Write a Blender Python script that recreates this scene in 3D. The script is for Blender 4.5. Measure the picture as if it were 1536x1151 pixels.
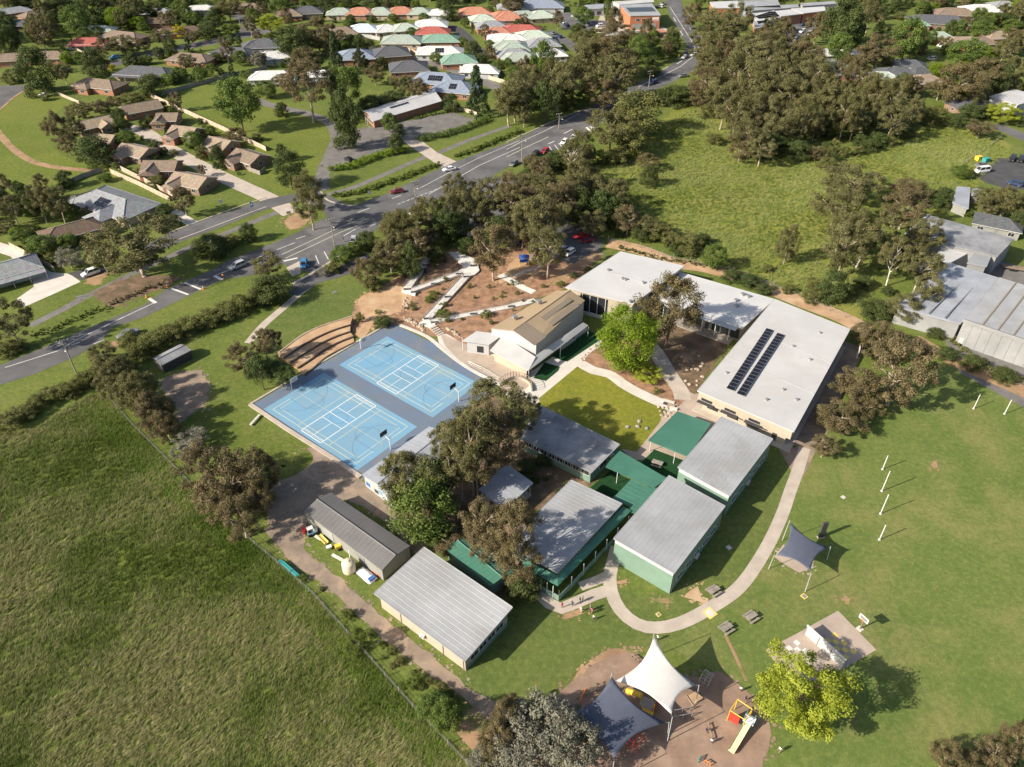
# Aerial view of a school beside a main road, with its suburb.  Units: metres.
import bpy, math, random
import numpy as np
from mathutils import Vector, Matrix
from mathutils.geometry import tessellate_polygon
R = random.Random(7)
for o in list(bpy.data.objects): bpy.data.objects.remove(o)
S = bpy.context.scene
COL = S.collection
# ------------------------------------------------------------------ camera
CAM_H, CAM_F, CAM_P = 104.0, 1150.0, math.radians(38.0)      # height, focal length in photo pixels, tilt below horizon
cd = bpy.data.cameras.new('camera'); cam = bpy.data.objects.new('camera', cd); COL.objects.link(cam)
cd.sensor_width = 36.0; cd.lens = 36.0*CAM_F/1536.0; cd.clip_start = 1.0; cd.clip_end = 6000.0
cam.location = (0, 0, CAM_H); cam.rotation_euler = (math.pi/2-CAM_P, 0, 0)
S.camera = cam
S.render.resolution_x, S.render.resolution_y = 1024, 767
# ------------------------------------------------------------------ light
SUN_EL, SHADOW_AZ = math.radians(31.0), math.radians(24.5)   # shadows fall towards +x, a little +y
W = bpy.data.worlds.new('World'); S.world = W; W.use_nodes = True
nt = W.node_tree; nt.nodes.clear()
sky = nt.nodes.new('ShaderNodeTexSky'); sky.sky_type = 'NISHITA'; sky.sun_disc = False
sky.sun_elevation = SUN_EL
sdir = Vector((-math.cos(SHADOW_AZ)*math.cos(SUN_EL), -math.sin(SHADOW_AZ)*math.cos(SUN_EL), math.sin(SUN_EL)))  # towards the sun
sky.sun_rotation = math.atan2(sdir.x, sdir.y)
sky.air_density = 1.0; sky.dust_density = 2.5; sky.ozone_density = 1.0
bg = nt.nodes.new('ShaderNodeBackground'); bg.inputs['Strength'].default_value = 0.09
wo = nt.nodes.new('ShaderNodeOutputWorld')
nt.links.new(sky.outputs[0], bg.inputs[0]); nt.links.new(bg.outputs[0], wo.inputs[0])
sl = bpy.data.lights.new('sun', 'SUN'); sl.energy = 5.0; sl.angle = math.radians(0.55); sl.color = (1.0, 0.90, 0.75)
so = bpy.data.objects.new('sun', sl); COL.objects.link(so)
so.rotation_euler = (-sdir).to_track_quat('-Z', 'Y').to_euler(); so.location = (-200, -100, 300)
vs = S.view_settings; vs.view_transform = 'Standard'; vs.look = 'None'; vs.exposure = 0.70; vs.gamma = 1.0; vs.use_curve_mapping = False

# ------------------------------------------------------------------ survey helpers: map sheets -> metres on the ground
SHEET = {'A0': (0, 0), 'A1': (380, 0), 'A2': (760, 0), 'A3': (1136, 0), 'B0': (0, 260), 'B1': (380, 280), 'B2': (760, 280),
         'B3': (1136, 280), 'C0': (0, 560), 'C1': (380, 560), 'C2': (760, 560), 'C3': (1136, 560), 'D0': (0, 850),
         'D1': (380, 850), 'D2': (760, 850), 'D3': (1136, 850)}
def T(sheet, x, y):
    ox, oy = SHEET[sheet]; return (ox+x/3.84, oy+y/3.84)
def TL(sheet, pts): return [T(sheet, *p) for p in pts]
FW = Vector((0, math.cos(CAM_P), -math.sin(CAM_P)))
def ray(p):
    x, y = p[0]-768.0, 575.5-p[1]
    return Vector((x, CAM_F*math.cos(CAM_P)+y*math.sin(CAM_P), -CAM_F*math.sin(CAM_P)+y*math.cos(CAM_P)))
def at(p, z=0.0):
    d = ray(p); t = (CAM_H-z)/-d.z
    return Vector((d.x*t, d.y*t, z))
def pxm(v):                                   # photo pixels per metre at a world point
    return CAM_F/((Vector(v)-Vector((0, 0, CAM_H))).dot(FW))
def photo_x(v):
    d = Vector(v)-Vector((0, 0, CAM_H)); return 768+CAM_F*d.x/d.dot(FW)
# ------------------------------------------------------------------ materials
MATS = {}
def newmat(name):
    m = bpy.data.materials.new(name); m.use_nodes = True
    n = m.node_tree.nodes; b = n['Principled BSDF']; b.inputs['Specular IOR Level'].default_value = 0.3
    MATS[name] = m
    return m, n, m.node_tree.links, b
def ramp(n, stops):
    r = n.new('ShaderNodeValToRGB'); e = r.color_ramp.elements
    while len(e) < len(stops): e.new(0.5)
    for k, (p, c) in enumerate(stops): e[k].position = p; e[k].color = (*c, 1)
    return r
def noise(n, l, vec, scale, detail=3, rough=0.6):
    t = n.new('ShaderNodeTexNoise'); t.inputs['Scale'].default_value = scale; t.inputs['Detail'].default_value = detail
    t.inputs['Roughness'].default_value = rough; l.new(vec, t.inputs['Vector']); return t
def mixc(n, l, fac, a, b, mode='MIX'):
    x = n.new('ShaderNodeMix'); x.data_type = 'RGBA'; x.blend_type = mode
    if isinstance(fac, float): x.inputs[0].default_value = fac
    else: l.new(fac, x.inputs[0])
    for s, v in ((6, a), (7, b)):
        if isinstance(v, tuple): x.inputs[s].default_value = (*v, 1)
        else: l.new(v, x.inputs[s])
    return x.outputs[2]
def maprange(n, l, v, a, b, c=0.0, d=1.0):
    x = n.new('ShaderNodeMapRange'); l.new(v, x.inputs[0])
    for k, q in enumerate((a, b, c, d)): x.inputs[k+1].default_value = q
    return x.outputs[0]
def bump(n, l, b, h, strength, dist):
    x = n.new('ShaderNodeBump'); x.inputs['Strength'].default_value = strength; x.inputs['Distance'].default_value = dist
    l.new(h, x.inputs['Height']); l.new(x.outputs[0], b.inputs['Normal'])
def mat(name, c, rough=0.7, var=0.12, scale=1.2, c2=None, metal=0.0, fine=9.0, bmp=0.0, spec=None, c3=None):
    """plain surface: colour, weathering at two sizes, optional relief"""
    if name in MATS: return MATS[name]
    m, n, l, b = newmat(name)
    g = n.new('ShaderNodeNewGeometry')
    a = noise(n, l, g.outputs['Position'], scale, 4); f = noise(n, l, g.outputs['Position'], fine, 2)
    d = tuple(x*(1-var*1.6) for x in c) if c2 is None else c2
    hi = tuple(min(1, x*(1+var)) for x in c)
    k = mixc(n, l, maprange(n, l, a.outputs[0], 0.35, 0.68), d, hi)
    k = mixc(n, l, maprange(n, l, f.outputs[0], 0.3, 0.7, 0, 0.35), k, c)
    if c3:
        h = noise(n, l, g.outputs['Position'], scale*0.55, 6, 0.72); k = mixc(n, l, maprange(n, l, h.outputs[0], 0.53, 0.62, 0, 0.85), k, c3)
    l.new(k, b.inputs['Base Color']); b.inputs['Roughness'].default_value = rough; b.inputs['Metallic'].default_value = metal
    if spec is not None: b.inputs['Specular IOR Level'].default_value = spec
    if bmp: bump(n, l, b, f.outputs[0], bmp, 0.05)
    return m
def grass(name, cols, big=0.05, mid=0.35, fine=3.0, dry=(0.22, 0.19, 0.08), dryamt=0.35, bmp=0.3):
    m, n, l, b = newmat(name)
    g = n.new('ShaderNodeNewGeometry'); P = g.outputs['Position']
    a = noise(n, l, P, big, 4); c = noise(n, l, P, mid, 4, 0.7); f = noise(n, l, P, fine, 3, 0.8); h = noise(n, l, P, big*2.7, 5, 0.75)
    r = ramp(n, [(0.30, cols[0]), (0.50, cols[1]), (0.70, cols[2])]); l.new(a.outputs[0], r.inputs[0])
    r2 = ramp(n, [(0.25, cols[0]), (0.5, cols[1]), (0.75, cols[2])]); l.new(c.outputs[0], r2.inputs[0])
    k = mixc(n, l, 0.5, r.outputs[0], r2.outputs[0])
    k = mixc(n, l, maprange(n, l, h.outputs[0], 0.47, 0.68, 0, dryamt), k, dry)
    e = noise(n, l, P, 1.1, 4, 0.75); k = mixc(n, l, maprange(n, l, e.outputs[0], 0.50, 0.70, 0, 0.45), k, tuple(min(1, x*1.45) for x in cols[2]))
    k = mixc(n, l, maprange(n, l, e.outputs[0], 0.30, 0.50, 0.45, 0), k, tuple(x*0.72 for x in cols[0]))
    dk = tuple(x*0.5 for x in cols[0])
    k = mixc(n, l, maprange(n, l, f.outputs[0], 0.30, 0.60, 0.42, 0.0), k, dk)
    l.new(k, b.inputs['Base Color']); b.inputs['Roughness'].default_value = 0.9; b.inputs['Specular IOR Level'].default_value = 0.1
    bump(n, l, b, f.outputs[0], min(bmp, 0.4), 0.10)
    return m
def leafmat(name, dark, light, warm=None, trans=0.22):
    m, n, l, b = newmat(name)
    at_ = n.new('ShaderNodeAttribute'); at_.attribute_name = 'tint'
    oi = n.new('ShaderNodeObjectInfo')
    k = mixc(n, l, at_.outputs['Fac'], dark, light)
    w = warm or tuple(x*0.8 for x in dark)
    k = mixc(n, l, maprange(n, l, oi.outputs['Random'], 0, 1, 0.0, 0.5), k, w)
    l.new(k, b.inputs['Base Color']); b.inputs['Roughness'].default_value = 0.65; b.inputs['Specular IOR Level'].default_value = 0.2
    t = n.new('ShaderNodeBsdfTranslucent'); l.new(k, t.inputs[0])
    mx = n.new('ShaderNodeMixShader'); mx.inputs[0].default_value = trans
    l.new(b.outputs[0], mx.inputs[1]); l.new(t.outputs[0], mx.inputs[2]); l.new(mx.outputs[0], n['Material Output'].inputs[0])
    return m
def tilemat(name, c, var=0.25):
    """roof tiles or brick courses: row lines with mottled pieces"""
    m, n, l, b = newmat(name)
    tc = n.new('ShaderNodeTexCoord')
    a = noise(n, l, tc.outputs['Object'], 0.9, 5, 0.7); v = n.new('ShaderNodeTexVoronoi'); v.inputs['Scale'].default_value = 3.2
    l.new(tc.outputs['Object'], v.inputs['Vector'])
    k = mixc(n, l, maprange(n, l, a.outputs[0], 0.3, 0.7), tuple(x*(1-var) for x in c), tuple(x*(1+var*0.6) for x in c))
    k = mixc(n, l, 0.3, k, v.outputs['Color'], 'SOFT_LIGHT')
    l.new(k, b.inputs['Base Color']); b.inputs['Roughness'].default_value = 0.8
    w = n.new('ShaderNodeTexWave'); w.bands_direction = 'Z'; w.inputs['Scale'].default_value = 1.1; l.new(tc.outputs['Object'], w.inputs['Vector'])
    bump(n, l, b, w.outputs[0], 0.4, 0.04)
    return m
grass('grass_base', [(0.078, 0.110, 0.026), (0.123, 0.165, 0.036), (0.187, 0.206, 0.052)])
grass('grass_oval', [(0.092, 0.138, 0.036), (0.130, 0.176, 0.044), (0.190, 0.205, 0.062)], big=0.022, mid=0.12, fine=4.0, dryamt=0.62, dry=(0.27, 0.235, 0.10))
grass('grass_green', [(0.077, 0.116, 0.031), (0.116, 0.156, 0.040), (0.165, 0.187, 0.055)], big=0.05, fine=4.0, dryamt=0.25, dry=(0.24, 0.19, 0.09))
grass('grass_lawn', [(0.135, 0.158, 0.022), (0.198, 0.212, 0.029), (0.268, 0.240, 0.040)], big=0.12, mid=0.6, fine=5.0, dryamt=0.45, dry=(0.24, 0.19, 0.06))
grass('grass_paddock', [(0.072, 0.107, 0.020), (0.116, 0.153, 0.030), (0.174, 0.188, 0.051)], big=0.06, mid=0.3, fine=1.6, dryamt=0.3, bmp=0.9)
grass('grass_field', [(0.135, 0.162, 0.032), (0.191, 0.212, 0.042), (0.275, 0.258, 0.073)], big=0.03, mid=0.14, fine=1.2, dryamt=0.4, bmp=0.9, dry=(0.27, 0.22, 0.11))
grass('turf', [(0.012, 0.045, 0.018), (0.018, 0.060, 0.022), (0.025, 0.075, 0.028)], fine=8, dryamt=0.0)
mat('asphalt', (0.122, 0.120, 0.124), 0.9, 0.2, 0.12, fine=2.0, c3=(0.155, 0.152, 0.150))
mat('asphalt_new', (0.075, 0.074, 0.078), 0.9, 0.15, 0.3, fine=3.0)
mat('asphalt_old', (0.175, 0.165, 0.155), 0.9, 0.18, 0.3, fine=2.0)
mat('gravel', (0.255, 0.200, 0.150), 0.95, 0.28, 0.35, c2=(0.19, 0.15, 0.12), fine=3.0, bmp=0.4, c3=(0.36, 0.27, 0.19))
mat('concrete', (0.46, 0.40, 0.34), 0.85, 0.10, 0.4, fine=3.0)
mat('concrete_white', (0.580, 0.545, 0.490), 0.85, 0.08, 0.4)
mat('ramp_concrete', (0.63, 0.61, 0.57), 0.8, 0.06, 0.5)
mat('concrete_pink', (0.410, 0.335, 0.275), 0.85, 0.10, 0.3)
mat('dirt', (0.33, 0.215, 0.125), 0.95, 0.25, 0.22, c2=(0.24, 0.15, 0.09), fine=2.5, bmp=0.4, c3=(0.14, 0.15, 0.05))
mat('mulch', (0.320, 0.185, 0.108), 0.95, 0.25, 0.5, c2=(0.15, 0.09, 0.06), fine=3.0, bmp=0.5, c3=(0.33, 0.215, 0.135))
mat('litter', (0.16, 0.105, 0.07), 0.95, 0.25, 0.35, c2=(0.085, 0.070, 0.040), fine=2.5, bmp=0.5, c3=(0.28, 0.19, 0.125))
mat('bark_chip', (0.27, 0.185, 0.135), 0.95, 0.22, 0.25, c2=(0.19, 0.13, 0.095), fine=3.0, bmp=0.4, c3=(0.33, 0.24, 0.175))
mat('sand', (0.44, 0.30, 0.18), 0.95, 0.2, 0.3, c2=(0.34, 0.21, 0.12), fine=3.0, c3=(0.50, 0.37, 0.24))
mat('court_dark', (0.122, 0.168, 0.245), 0.6, 0.10, 0.22, c2=(0.150, 0.178, 0.215), fine=0.8, c3=(0.185, 0.195, 0.205))
mat('court_blue', (0.155, 0.322, 0.470), 0.6, 0.08, 0.16, c2=(0.195, 0.320, 0.410), fine=0.8, c3=(0.235, 0.345, 0.41))
mat('line_white', (0.72, 0.74, 0.74), 0.7, 0.08, 1.0)
mat('line_yellow', (0.520, 0.530, 0.400), 0.7, 0.10, 1.0)
mat('line_dark', (0.11, 0.20, 0.33), 0.7, 0.05)
mat('paint_white', (0.640, 0.630, 0.610), 0.6, 0.06, 0.6)
mat('paint_worn', (0.55, 0.54, 0.52), 0.8, 0.25, 0.8)
mat('roof_white', (0.515, 0.515, 0.515), 0.45, 0.07, 0.10, fine=0.6, c3=(0.47, 0.465, 0.46))
mat('roof_offwhite', (0.485, 0.483, 0.478), 0.5, 0.07, 0.10, fine=0.6, c3=(0.455, 0.445, 0.43))
mat('roof_zinc', (0.335, 0.347, 0.362), 0.45, 0.12, 0.14, fine=0.9, c3=(0.285, 0.285, 0.285))
mat('roof_zinc_old', (0.27, 0.275, 0.285), 0.55, 0.25, 0.22, c2=(0.15, 0.155, 0.165), fine=0.9)
mat('roof_bluegrey', (0.320, 0.340, 0.380), 0.5, 0.12, 0.2)
mat('roof_dark', (0.16, 0.155, 0.155), 0.55, 0.10, 0.2)
mat('roof_wing', (0.43, 0.432, 0.432), 0.5, 0.06, 0.3)
mat('roof_tan', (0.36, 0.275, 0.175), 0.5, 0.06, 0.2)
mat('roof_tan_dark', (0.25, 0.205, 0.155), 0.5, 0.06, 0.2)
mat('roof_green', (0.062, 0.175, 0.128), 0.45, 0.10, 0.2)
mat('wall_white', (0.425, 0.432, 0.440), 0.7, 0.05, 0.4)
mat('wall_pale', (0.420, 0.435, 0.440), 0.7, 0.05, 0.4)
mat('wall_cream', (0.420, 0.365, 0.290), 0.75, 0.06, 0.4)
mat('wall_green', (0.175, 0.270, 0.215), 0.7, 0.07, 0.4)
mat('wall_dark', (0.06, 0.06, 0.065), 0.6, 0.08)
mat('wall_grey', (0.27, 0.27, 0.25), 0.7, 0.08, 0.4)
mat('precast', (0.290, 0.295, 0.300), 0.8, 0.14, 0.18)
mat('glass', (0.025, 0.03, 0.035), 0.12, 0.05, spec=0.6)
mat('panel_cell', (0.012, 0.012, 0.018), 0.25, 0.05, spec=0.5)
mat('trim_grey', (0.22, 0.22, 0.22), 0.6, 0.08)
mat('steel', (0.42, 0.42, 0.42), 0.4, 0.1, metal=0.6)
mat('steel_white', (0.640, 0.645, 0.645), 0.5, 0.05)
mat('timber', (0.26, 0.20, 0.145), 0.85, 0.2, 2.0)
mat('timber_grey', (0.30, 0.27, 0.23), 0.9, 0.2, 1.0)
mat('fence_tan', (0.50, 0.42, 0.32), 0.9, 0.12, 0.7)
mat('stone', (0.42, 0.34, 0.26), 0.9, 0.2, 1.2, bmp=0.5)
mat('stone_grey', (0.33, 0.31, 0.28), 0.9, 0.2, 1.2, bmp=0.5)
mat('sail_white', (0.52, 0.51, 0.49), 0.8, 0.03)
mat('sail_navy', (0.085, 0.098, 0.138), 0.8, 0.06)
mat('plastic_yellow', (0.75, 0.50, 0.06), 0.4, 0.05)
mat('plastic_cream', (0.72, 0.63, 0.36), 0.4, 0.05)
mat('plastic_red', (0.60, 0.05, 0.035), 0.4, 0.05)
mat('plastic_blue', (0.06, 0.14, 0.40), 0.4, 0.05)
mat('plastic_teal', (0.05, 0.30, 0.28), 0.4, 0.05)
mat('plastic_orange', (0.75, 0.22, 0.05), 0.4, 0.05)
mat('tank_cream', (0.66, 0.57, 0.42), 0.6, 0.05)
mat('tarp_white', (0.80, 0.80, 0.82), 0.6, 0.05)
mat('black', (0.02, 0.02, 0.022), 0.5, 0.05)
mat('rubber', (0.025, 0.025, 0.025), 0.9, 0.05)
mat('bark_gum', (0.38, 0.31, 0.235), 0.9, 0.22, 1.0)
mat('bark_dark', (0.13, 0.095, 0.07), 0.95, 0.2, 1.0)
mat('bark_pale', (0.62, 0.56, 0.49), 0.85, 0.15, 0.8)
mat('skin', (0.46, 0.27, 0.19), 0.6, 0.05); mat('hair', (0.05, 0.03, 0.02), 0.8, 0.1)
for k, c in dict(brown=(0.215, 0.165, 0.125), tan=(0.30, 0.235, 0.175), darkbrown=(0.135, 0.095, 0.07), red=(0.36, 0.105, 0.085), terracotta=(0.42, 0.195, 0.13),
                 slate=(0.10, 0.105, 0.115), grey=(0.26, 0.27, 0.285), greygreen=(0.32, 0.37, 0.32), palegreen=(0.42, 0.48, 0.41), green=(0.19, 0.31, 0.24),
                 white=(0.56, 0.56, 0.55), bluegrey=(0.22, 0.26, 0.33), paleblue=(0.48, 0.55, 0.60)).items(): tilemat('tile_'+k, c)
for k, c in dict(brick=(0.33, 0.165, 0.105), brownbrick=(0.25, 0.165, 0.12), creambrick=(0.50, 0.38, 0.28), orangebrick=(0.42, 0.17, 0.09)).items(): tilemat('wall_'+k, c, 0.15)
LEAF = {'g': leafmat('leaf_gum', (0.080, 0.082, 0.030), (0.215, 0.204, 0.092), (0.150, 0.142, 0.050)),
        'b': leafmat('leaf_gum_brown', (0.092, 0.076, 0.036), (0.225, 0.182, 0.098), (0.150, 0.128, 0.052)),
        'd': leafmat('leaf_dark', (0.036, 0.060, 0.018), (0.118, 0.158, 0.048), (0.100, 0.110, 0.034)),
        'm': leafmat('leaf_mid', (0.058, 0.104, 0.022), (0.165, 0.228, 0.050), (0.120, 0.150, 0.030)),
        'l': leafmat('leaf_lime', (0.115, 0.190, 0.014), (0.235, 0.320, 0.026), (0.150, 0.210, 0.016), 0.35),
        'p': leafmat('leaf_spring', (0.250, 0.300, 0.028), (0.450, 0.500, 0.070), (0.320, 0.360, 0.040), 0.4),
        'y': leafmat('leaf_yellow', (0.300, 0.260, 0.012), (0.520, 0.450, 0.022)),
        'c': leafmat('leaf_conifer', (0.034, 0.062, 0.026), (0.088, 0.132, 0.050), (0.060, 0.086, 0.030)),
        's': leafmat('leaf_shrub', (0.078, 0.090, 0.026), (0.225, 0.225, 0.078), (0.135, 0.142, 0.042)),
        'S': leafmat('leaf_silver', (0.120, 0.125, 0.090), (0.300, 0.290, 0.225), (0.190, 0.185, 0.130)),
        'w': leafmat('leaf_weed', (0.075, 0.115, 0.018), (0.150, 0.190, 0.040), (0.110, 0.135, 0.022))}

# ------------------------------------------------------------------ objects
def tag(o, label=None, cat=None, group=None, kind=None):
    if label: o['label'] = label
    if cat: o['category'] = cat
    if group: o['group'] = group
    if kind: o['kind'] = kind
    return o
def empty(name, loc=(0, 0, 0), rz=0.0, label=None, cat=None, group=None):
    o = bpy.data.objects.new(name, None); o.empty_display_size = 0.5; COL.objects.link(o)
    o.location = loc; o.rotation_euler = (0, 0, rz)
    return tag(o, label, cat, group)
def link(name, me, parent=None, loc=None, rz=0.0, scale=None, m=None):
    o = bpy.data.objects.new(name, me); COL.objects.link(o)
    if parent is not None: o.parent = parent
    if loc is not None: o.location = loc
    if rz: o.rotation_euler = (0, 0, rz)
    if scale is not None: o.scale = scale
    if m is not None:
        o.material_slots[0].link = 'OBJECT'; o.material_slots[0].material = MATS[m] if isinstance(m, str) else m
    return o
class MB:
    """collects faces of one mesh"""
    def __init__(s): s.v = []; s.f = []; s.mi = []; s.cur = 0
    def quad(s, a, b, c, d): s.poly([a, b, c, d])
    def poly(s, pts):
        k = len(s.v); s.v += [tuple(p) for p in pts]; s.f.append(tuple(range(k, k+len(pts)))); s.mi.append(s.cur); return s
    def faces(s, vs, fs):
        k = len(s.v); s.v += [tuple(p) for p in vs]
        for f in fs: s.f.append(tuple(i+k for i in f)); s.mi.append(s.cur)
        return s
    def prism(s, base, z0, z1):
        """solid over polygon base (counter-clockwise xy); z0, z1 numbers or lists per corner"""
        n = len(base)
        a = z0 if isinstance(z0, (list, tuple)) else [z0]*n; b = z1 if isinstance(z1, (list, tuple)) else [z1]*n
        vs = [(p[0], p[1], a[i]) for i, p in enumerate(base)]+[(p[0], p[1], b[i]) for i, p in enumerate(base)]
        fs = [tuple(range(n-1, -1, -1)), tuple(range(n, 2*n))]+[(i, (i+1) % n, n+(i+1) % n, n+i) for i in range(n)]
        return s.faces(vs, fs)
    def box(s, c, d, rz=0.0):
        x, y = d[0]/2, d[1]/2; cs, sn = math.cos(rz), math.sin(rz)
        b = [(c[0]+cs*u-sn*w, c[1]+sn*u+cs*w) for u, w in ((-x, -y), (x, -y), (x, y), (-x, y))]
        return s.prism(b, c[2]-d[2]/2, c[2]+d[2]/2)
    def bar(s, a, b, r, sides=6, r2=None):
        a, b = Vector(a), Vector(b); d = (b-a)
        if d.length < 1e-6: return s
        d.normalize(); u = d.orthogonal().normalized(); w = d.cross(u); r2 = r if r2 is None else r2
        vs = []
        for p, q in ((a, r), (b, r2)):
            for i in range(sides):
                t = 2*math.pi*i/sides; vs.append(p+(u*math.cos(t)+w*math.sin(t))*q)
        fs = [(i, (i+1) % sides, sides+(i+1) % sides, sides+i) for i in range(sides)]
        fs += [tuple(range(sides-1, -1, -1)), tuple(range(sides, 2*sides))]
        return s.faces(vs, fs)
    def lathe(s, prof, sides=16, c=(0, 0, 0)):
        vs = [(c[0]+r*math.cos(2*math.pi*i/sides), c[1]+r*math.sin(2*math.pi*i/sides), c[2]+z) for r, z in prof for i in range(sides)]
        fs = [(k*sides+i, k*sides+(i+1) % sides, (k+1)*sides+(i+1) % sides, (k+1)*sides+i) for k in range(len(prof)-1) for i in range(sides)]
        fs += [tuple(range(sides-1, -1, -1)), tuple((len(prof)-1)*sides+i for i in range(sides))]
        return s.faces(vs, fs)
    def mesh(s, name, mats, smooth=False):
        me = bpy.data.meshes.new(name); me.from_pydata(s.v, [], s.f)
        if not isinstance(mats, (list, tuple)): mats = [mats]
        for m in mats: me.materials.append(MATS[m] if isinstance(m, str) else m)
        if len(mats) > 1: me.polygons.foreach_set('material_index', s.mi)
        if smooth: me.polygons.foreach_set('use_smooth', [True]*len(me.polygons))
        me.update(); return me
    def build(s, name, mats, parent=None, smooth=False, loc=None, rz=0.0): return link(name, s.mesh(name, mats, smooth), parent, loc, rz)
# ordinal labels: every countable thing says which one it is, counted from the left of the photograph
REG = {}
ORD = ['zero', 'first', 'second', 'third', 'fourth', 'fifth', 'sixth', 'seventh', 'eighth', 'ninth', 'tenth', 'eleventh', 'twelfth', 'thirteenth', 'fourteenth',
       'fifteenth', 'sixteenth', 'seventeenth', 'eighteenth', 'nineteenth', 'twentieth']
def ordinal(n):
    if n <= 20: return ORD[n]
    t = ['', '', 'twenty', 'thirty', 'forty', 'fifty', 'sixty', 'seventy'][n//10]
    return (t[:-1]+'ieth') if n % 10 == 0 else t+'-'+ORD[n % 10]
def count(o, look, where, cat, x, group=None):
    o['category'] = cat; o['group'] = group or (cat+'s '+where)
    REG.setdefault((look, where), []).append((x, o))
def finish_labels():
    for (look, where), lst in REG.items():
        lst.sort(key=lambda t: t[0])
        for i, (x, o) in enumerate(lst):
            if len(lst) == 1: o['label'] = '%s %s' % (look, where)
            else: o['label'] = '%s, %s from the left %s' % (look, ordinal(i+1), where)
# smooth outlines
def spline(pts, closed=True, step=2.0):
    P = [Vector((p[0], p[1])) for p in pts]; n = len(P); out = []
    rng = range(n if closed else n-1)
    for i in rng:
        p0, p1, p2, p3 = (P[(i-1) % n], P[i], P[(i+1) % n], P[(i+2) % n]) if closed else (P[max(i-1, 0)], P[i], P[i+1], P[min(i+2, n-1)])
        k = max(1, int((p2-p1).length/step))
        for j in range(k):
            t = j/k
            out.append(0.5*((2*p1)+(p2-p0)*t+(2*p0-5*p1+4*p2-p3)*t*t+(3*p1-p0-3*p2+p3)*t**3))
    if not closed: out.append(P[-1])
    return out
def inpoly(x, y, P):
    c = False; j = len(P)-1
    for i in range(len(P)):
        if (P[i][1] > y) != (P[j][1] > y) and x < (P[j][0]-P[i][0])*(y-P[i][1])/(P[j][1]-P[i][1]+1e-12)+P[i][0]: c = not c
        j = i
    return c
ZN = [0]
OCC = []          # hard surfaces and footprints, kept clear of scattered plants
def hard(m): return any(k in m for k in ('asphalt', 'concrete', 'court', 'gravel', 'sand', 'dirt'))
def sheet(name, pts, m, layer, smooth=False, rough=0.0, label=None, kind='structure', parent=None):
    """flat ground sheet over an outline in metres"""
    if smooth: pts = spline(pts, True, 1.5)
    pts = [Vector((p[0], p[1])) for p in pts]
    if rough:
        rr = random.Random(len(pts)); pts = [p+Vector((rr.uniform(-1, 1), rr.uniform(-1, 1)))*rough for p in pts]
    ZN[0] += 1; z = 0.006*layer+0.0004*(ZN[0] % 14)
    if hard(m): OCC.append([(p.x, p.y) for p in pts])
    v = [Vector((p.x, p.y, z)) for p in pts]
    me = bpy.data.meshes.new(name)
    fs = []; fl = []
    if rough:                                          # ragged edge: loose flecks outside the outline
        rr = random.Random(len(pts)*7); big = [(p.x, p.y) for p in pts]; j = 0; far = max(1.0, min(3.0, sum(p.y for p in pts)/len(pts)/110.0))
        for a, b in zip(pts, pts[1:]+pts[:1]):
            for _ in range(min(40, int((b-a).length*6.0/far)+1)):
                q = a.lerp(b, rr.random())+Vector((rr.gauss(0, 1), rr.gauss(0, 1)))*0.55*far; r_ = (0.05+0.32*rr.random()**2.5)*far
                if inpoly(q.x, q.y, big): continue
                j += 1; zz = z+0.0002*(j % 12); fl.append([(q.x+r_*rr.uniform(0.5, 1.2)*math.cos(t), q.y+r_*rr.uniform(0.5, 1.2)*math.sin(t), zz) for t in (0, 1.05, 2.1, 3.14, 4.2, 5.25)])
    for t in tessellate_polygon([v]):
        a, b, c = (v[i] for i in t)
        fs.append(tuple(t) if (b-a).cross(c-a).z > 0 else tuple(reversed(t)))
    V = [tuple(p) for p in v]
    for q in fl: fs.append(tuple(range(len(V), len(V)+6))); V += q
    me.from_pydata(V, [], fs); me.materials.append(MATS[m])
    o = link(name, me, parent); 
    if parent is None: tag(o, label, None, None, kind)
    return o
def gsheet(name, px, m, layer, **k): return sheet(name, [at(p) for p in px], m, layer, **k)
def offset_line(pts, w):
    L, Rr = [], []
    for i, p in enumerate(pts):
        d = (pts[min(i+1, len(pts)-1)]-pts[max(i-1, 0)]); d.normalize(); nn = Vector((-d.y, d.x))
        L.append(p+nn*w/2); Rr.append(p-nn*w/2)
    return L, Rr
def strip(name, px, w, m, layer, z=None, thick=None, smooth=True, label=None, parent=None):
    pts = [at(p).xy for p in px]
    if smooth: pts = spline(pts, False, 1.5)
    L, Rr = offset_line(pts, w)
    if w > 2.3 and hard(m): OCC.append([(p.x, p.y) for p in L]+[(p.x, p.y) for p in Rr[::-1]])
    ZN[0] += 1; mb = MB(); zz = 0.006*layer+0.0004*(ZN[0] % 14) if z is None else z
    for i in range(len(pts)-1):
        q = [Rr[i], Rr[i+1], L[i+1], L[i]]
        if thick: mb.prism(q, zz-thick, zz)
        else: mb.poly([(p.x, p.y, zz) for p in q])
    o = mb.build(name, m, parent)
    if parent is None: tag(o, label, None, None, 'structure')
    return o
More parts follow.
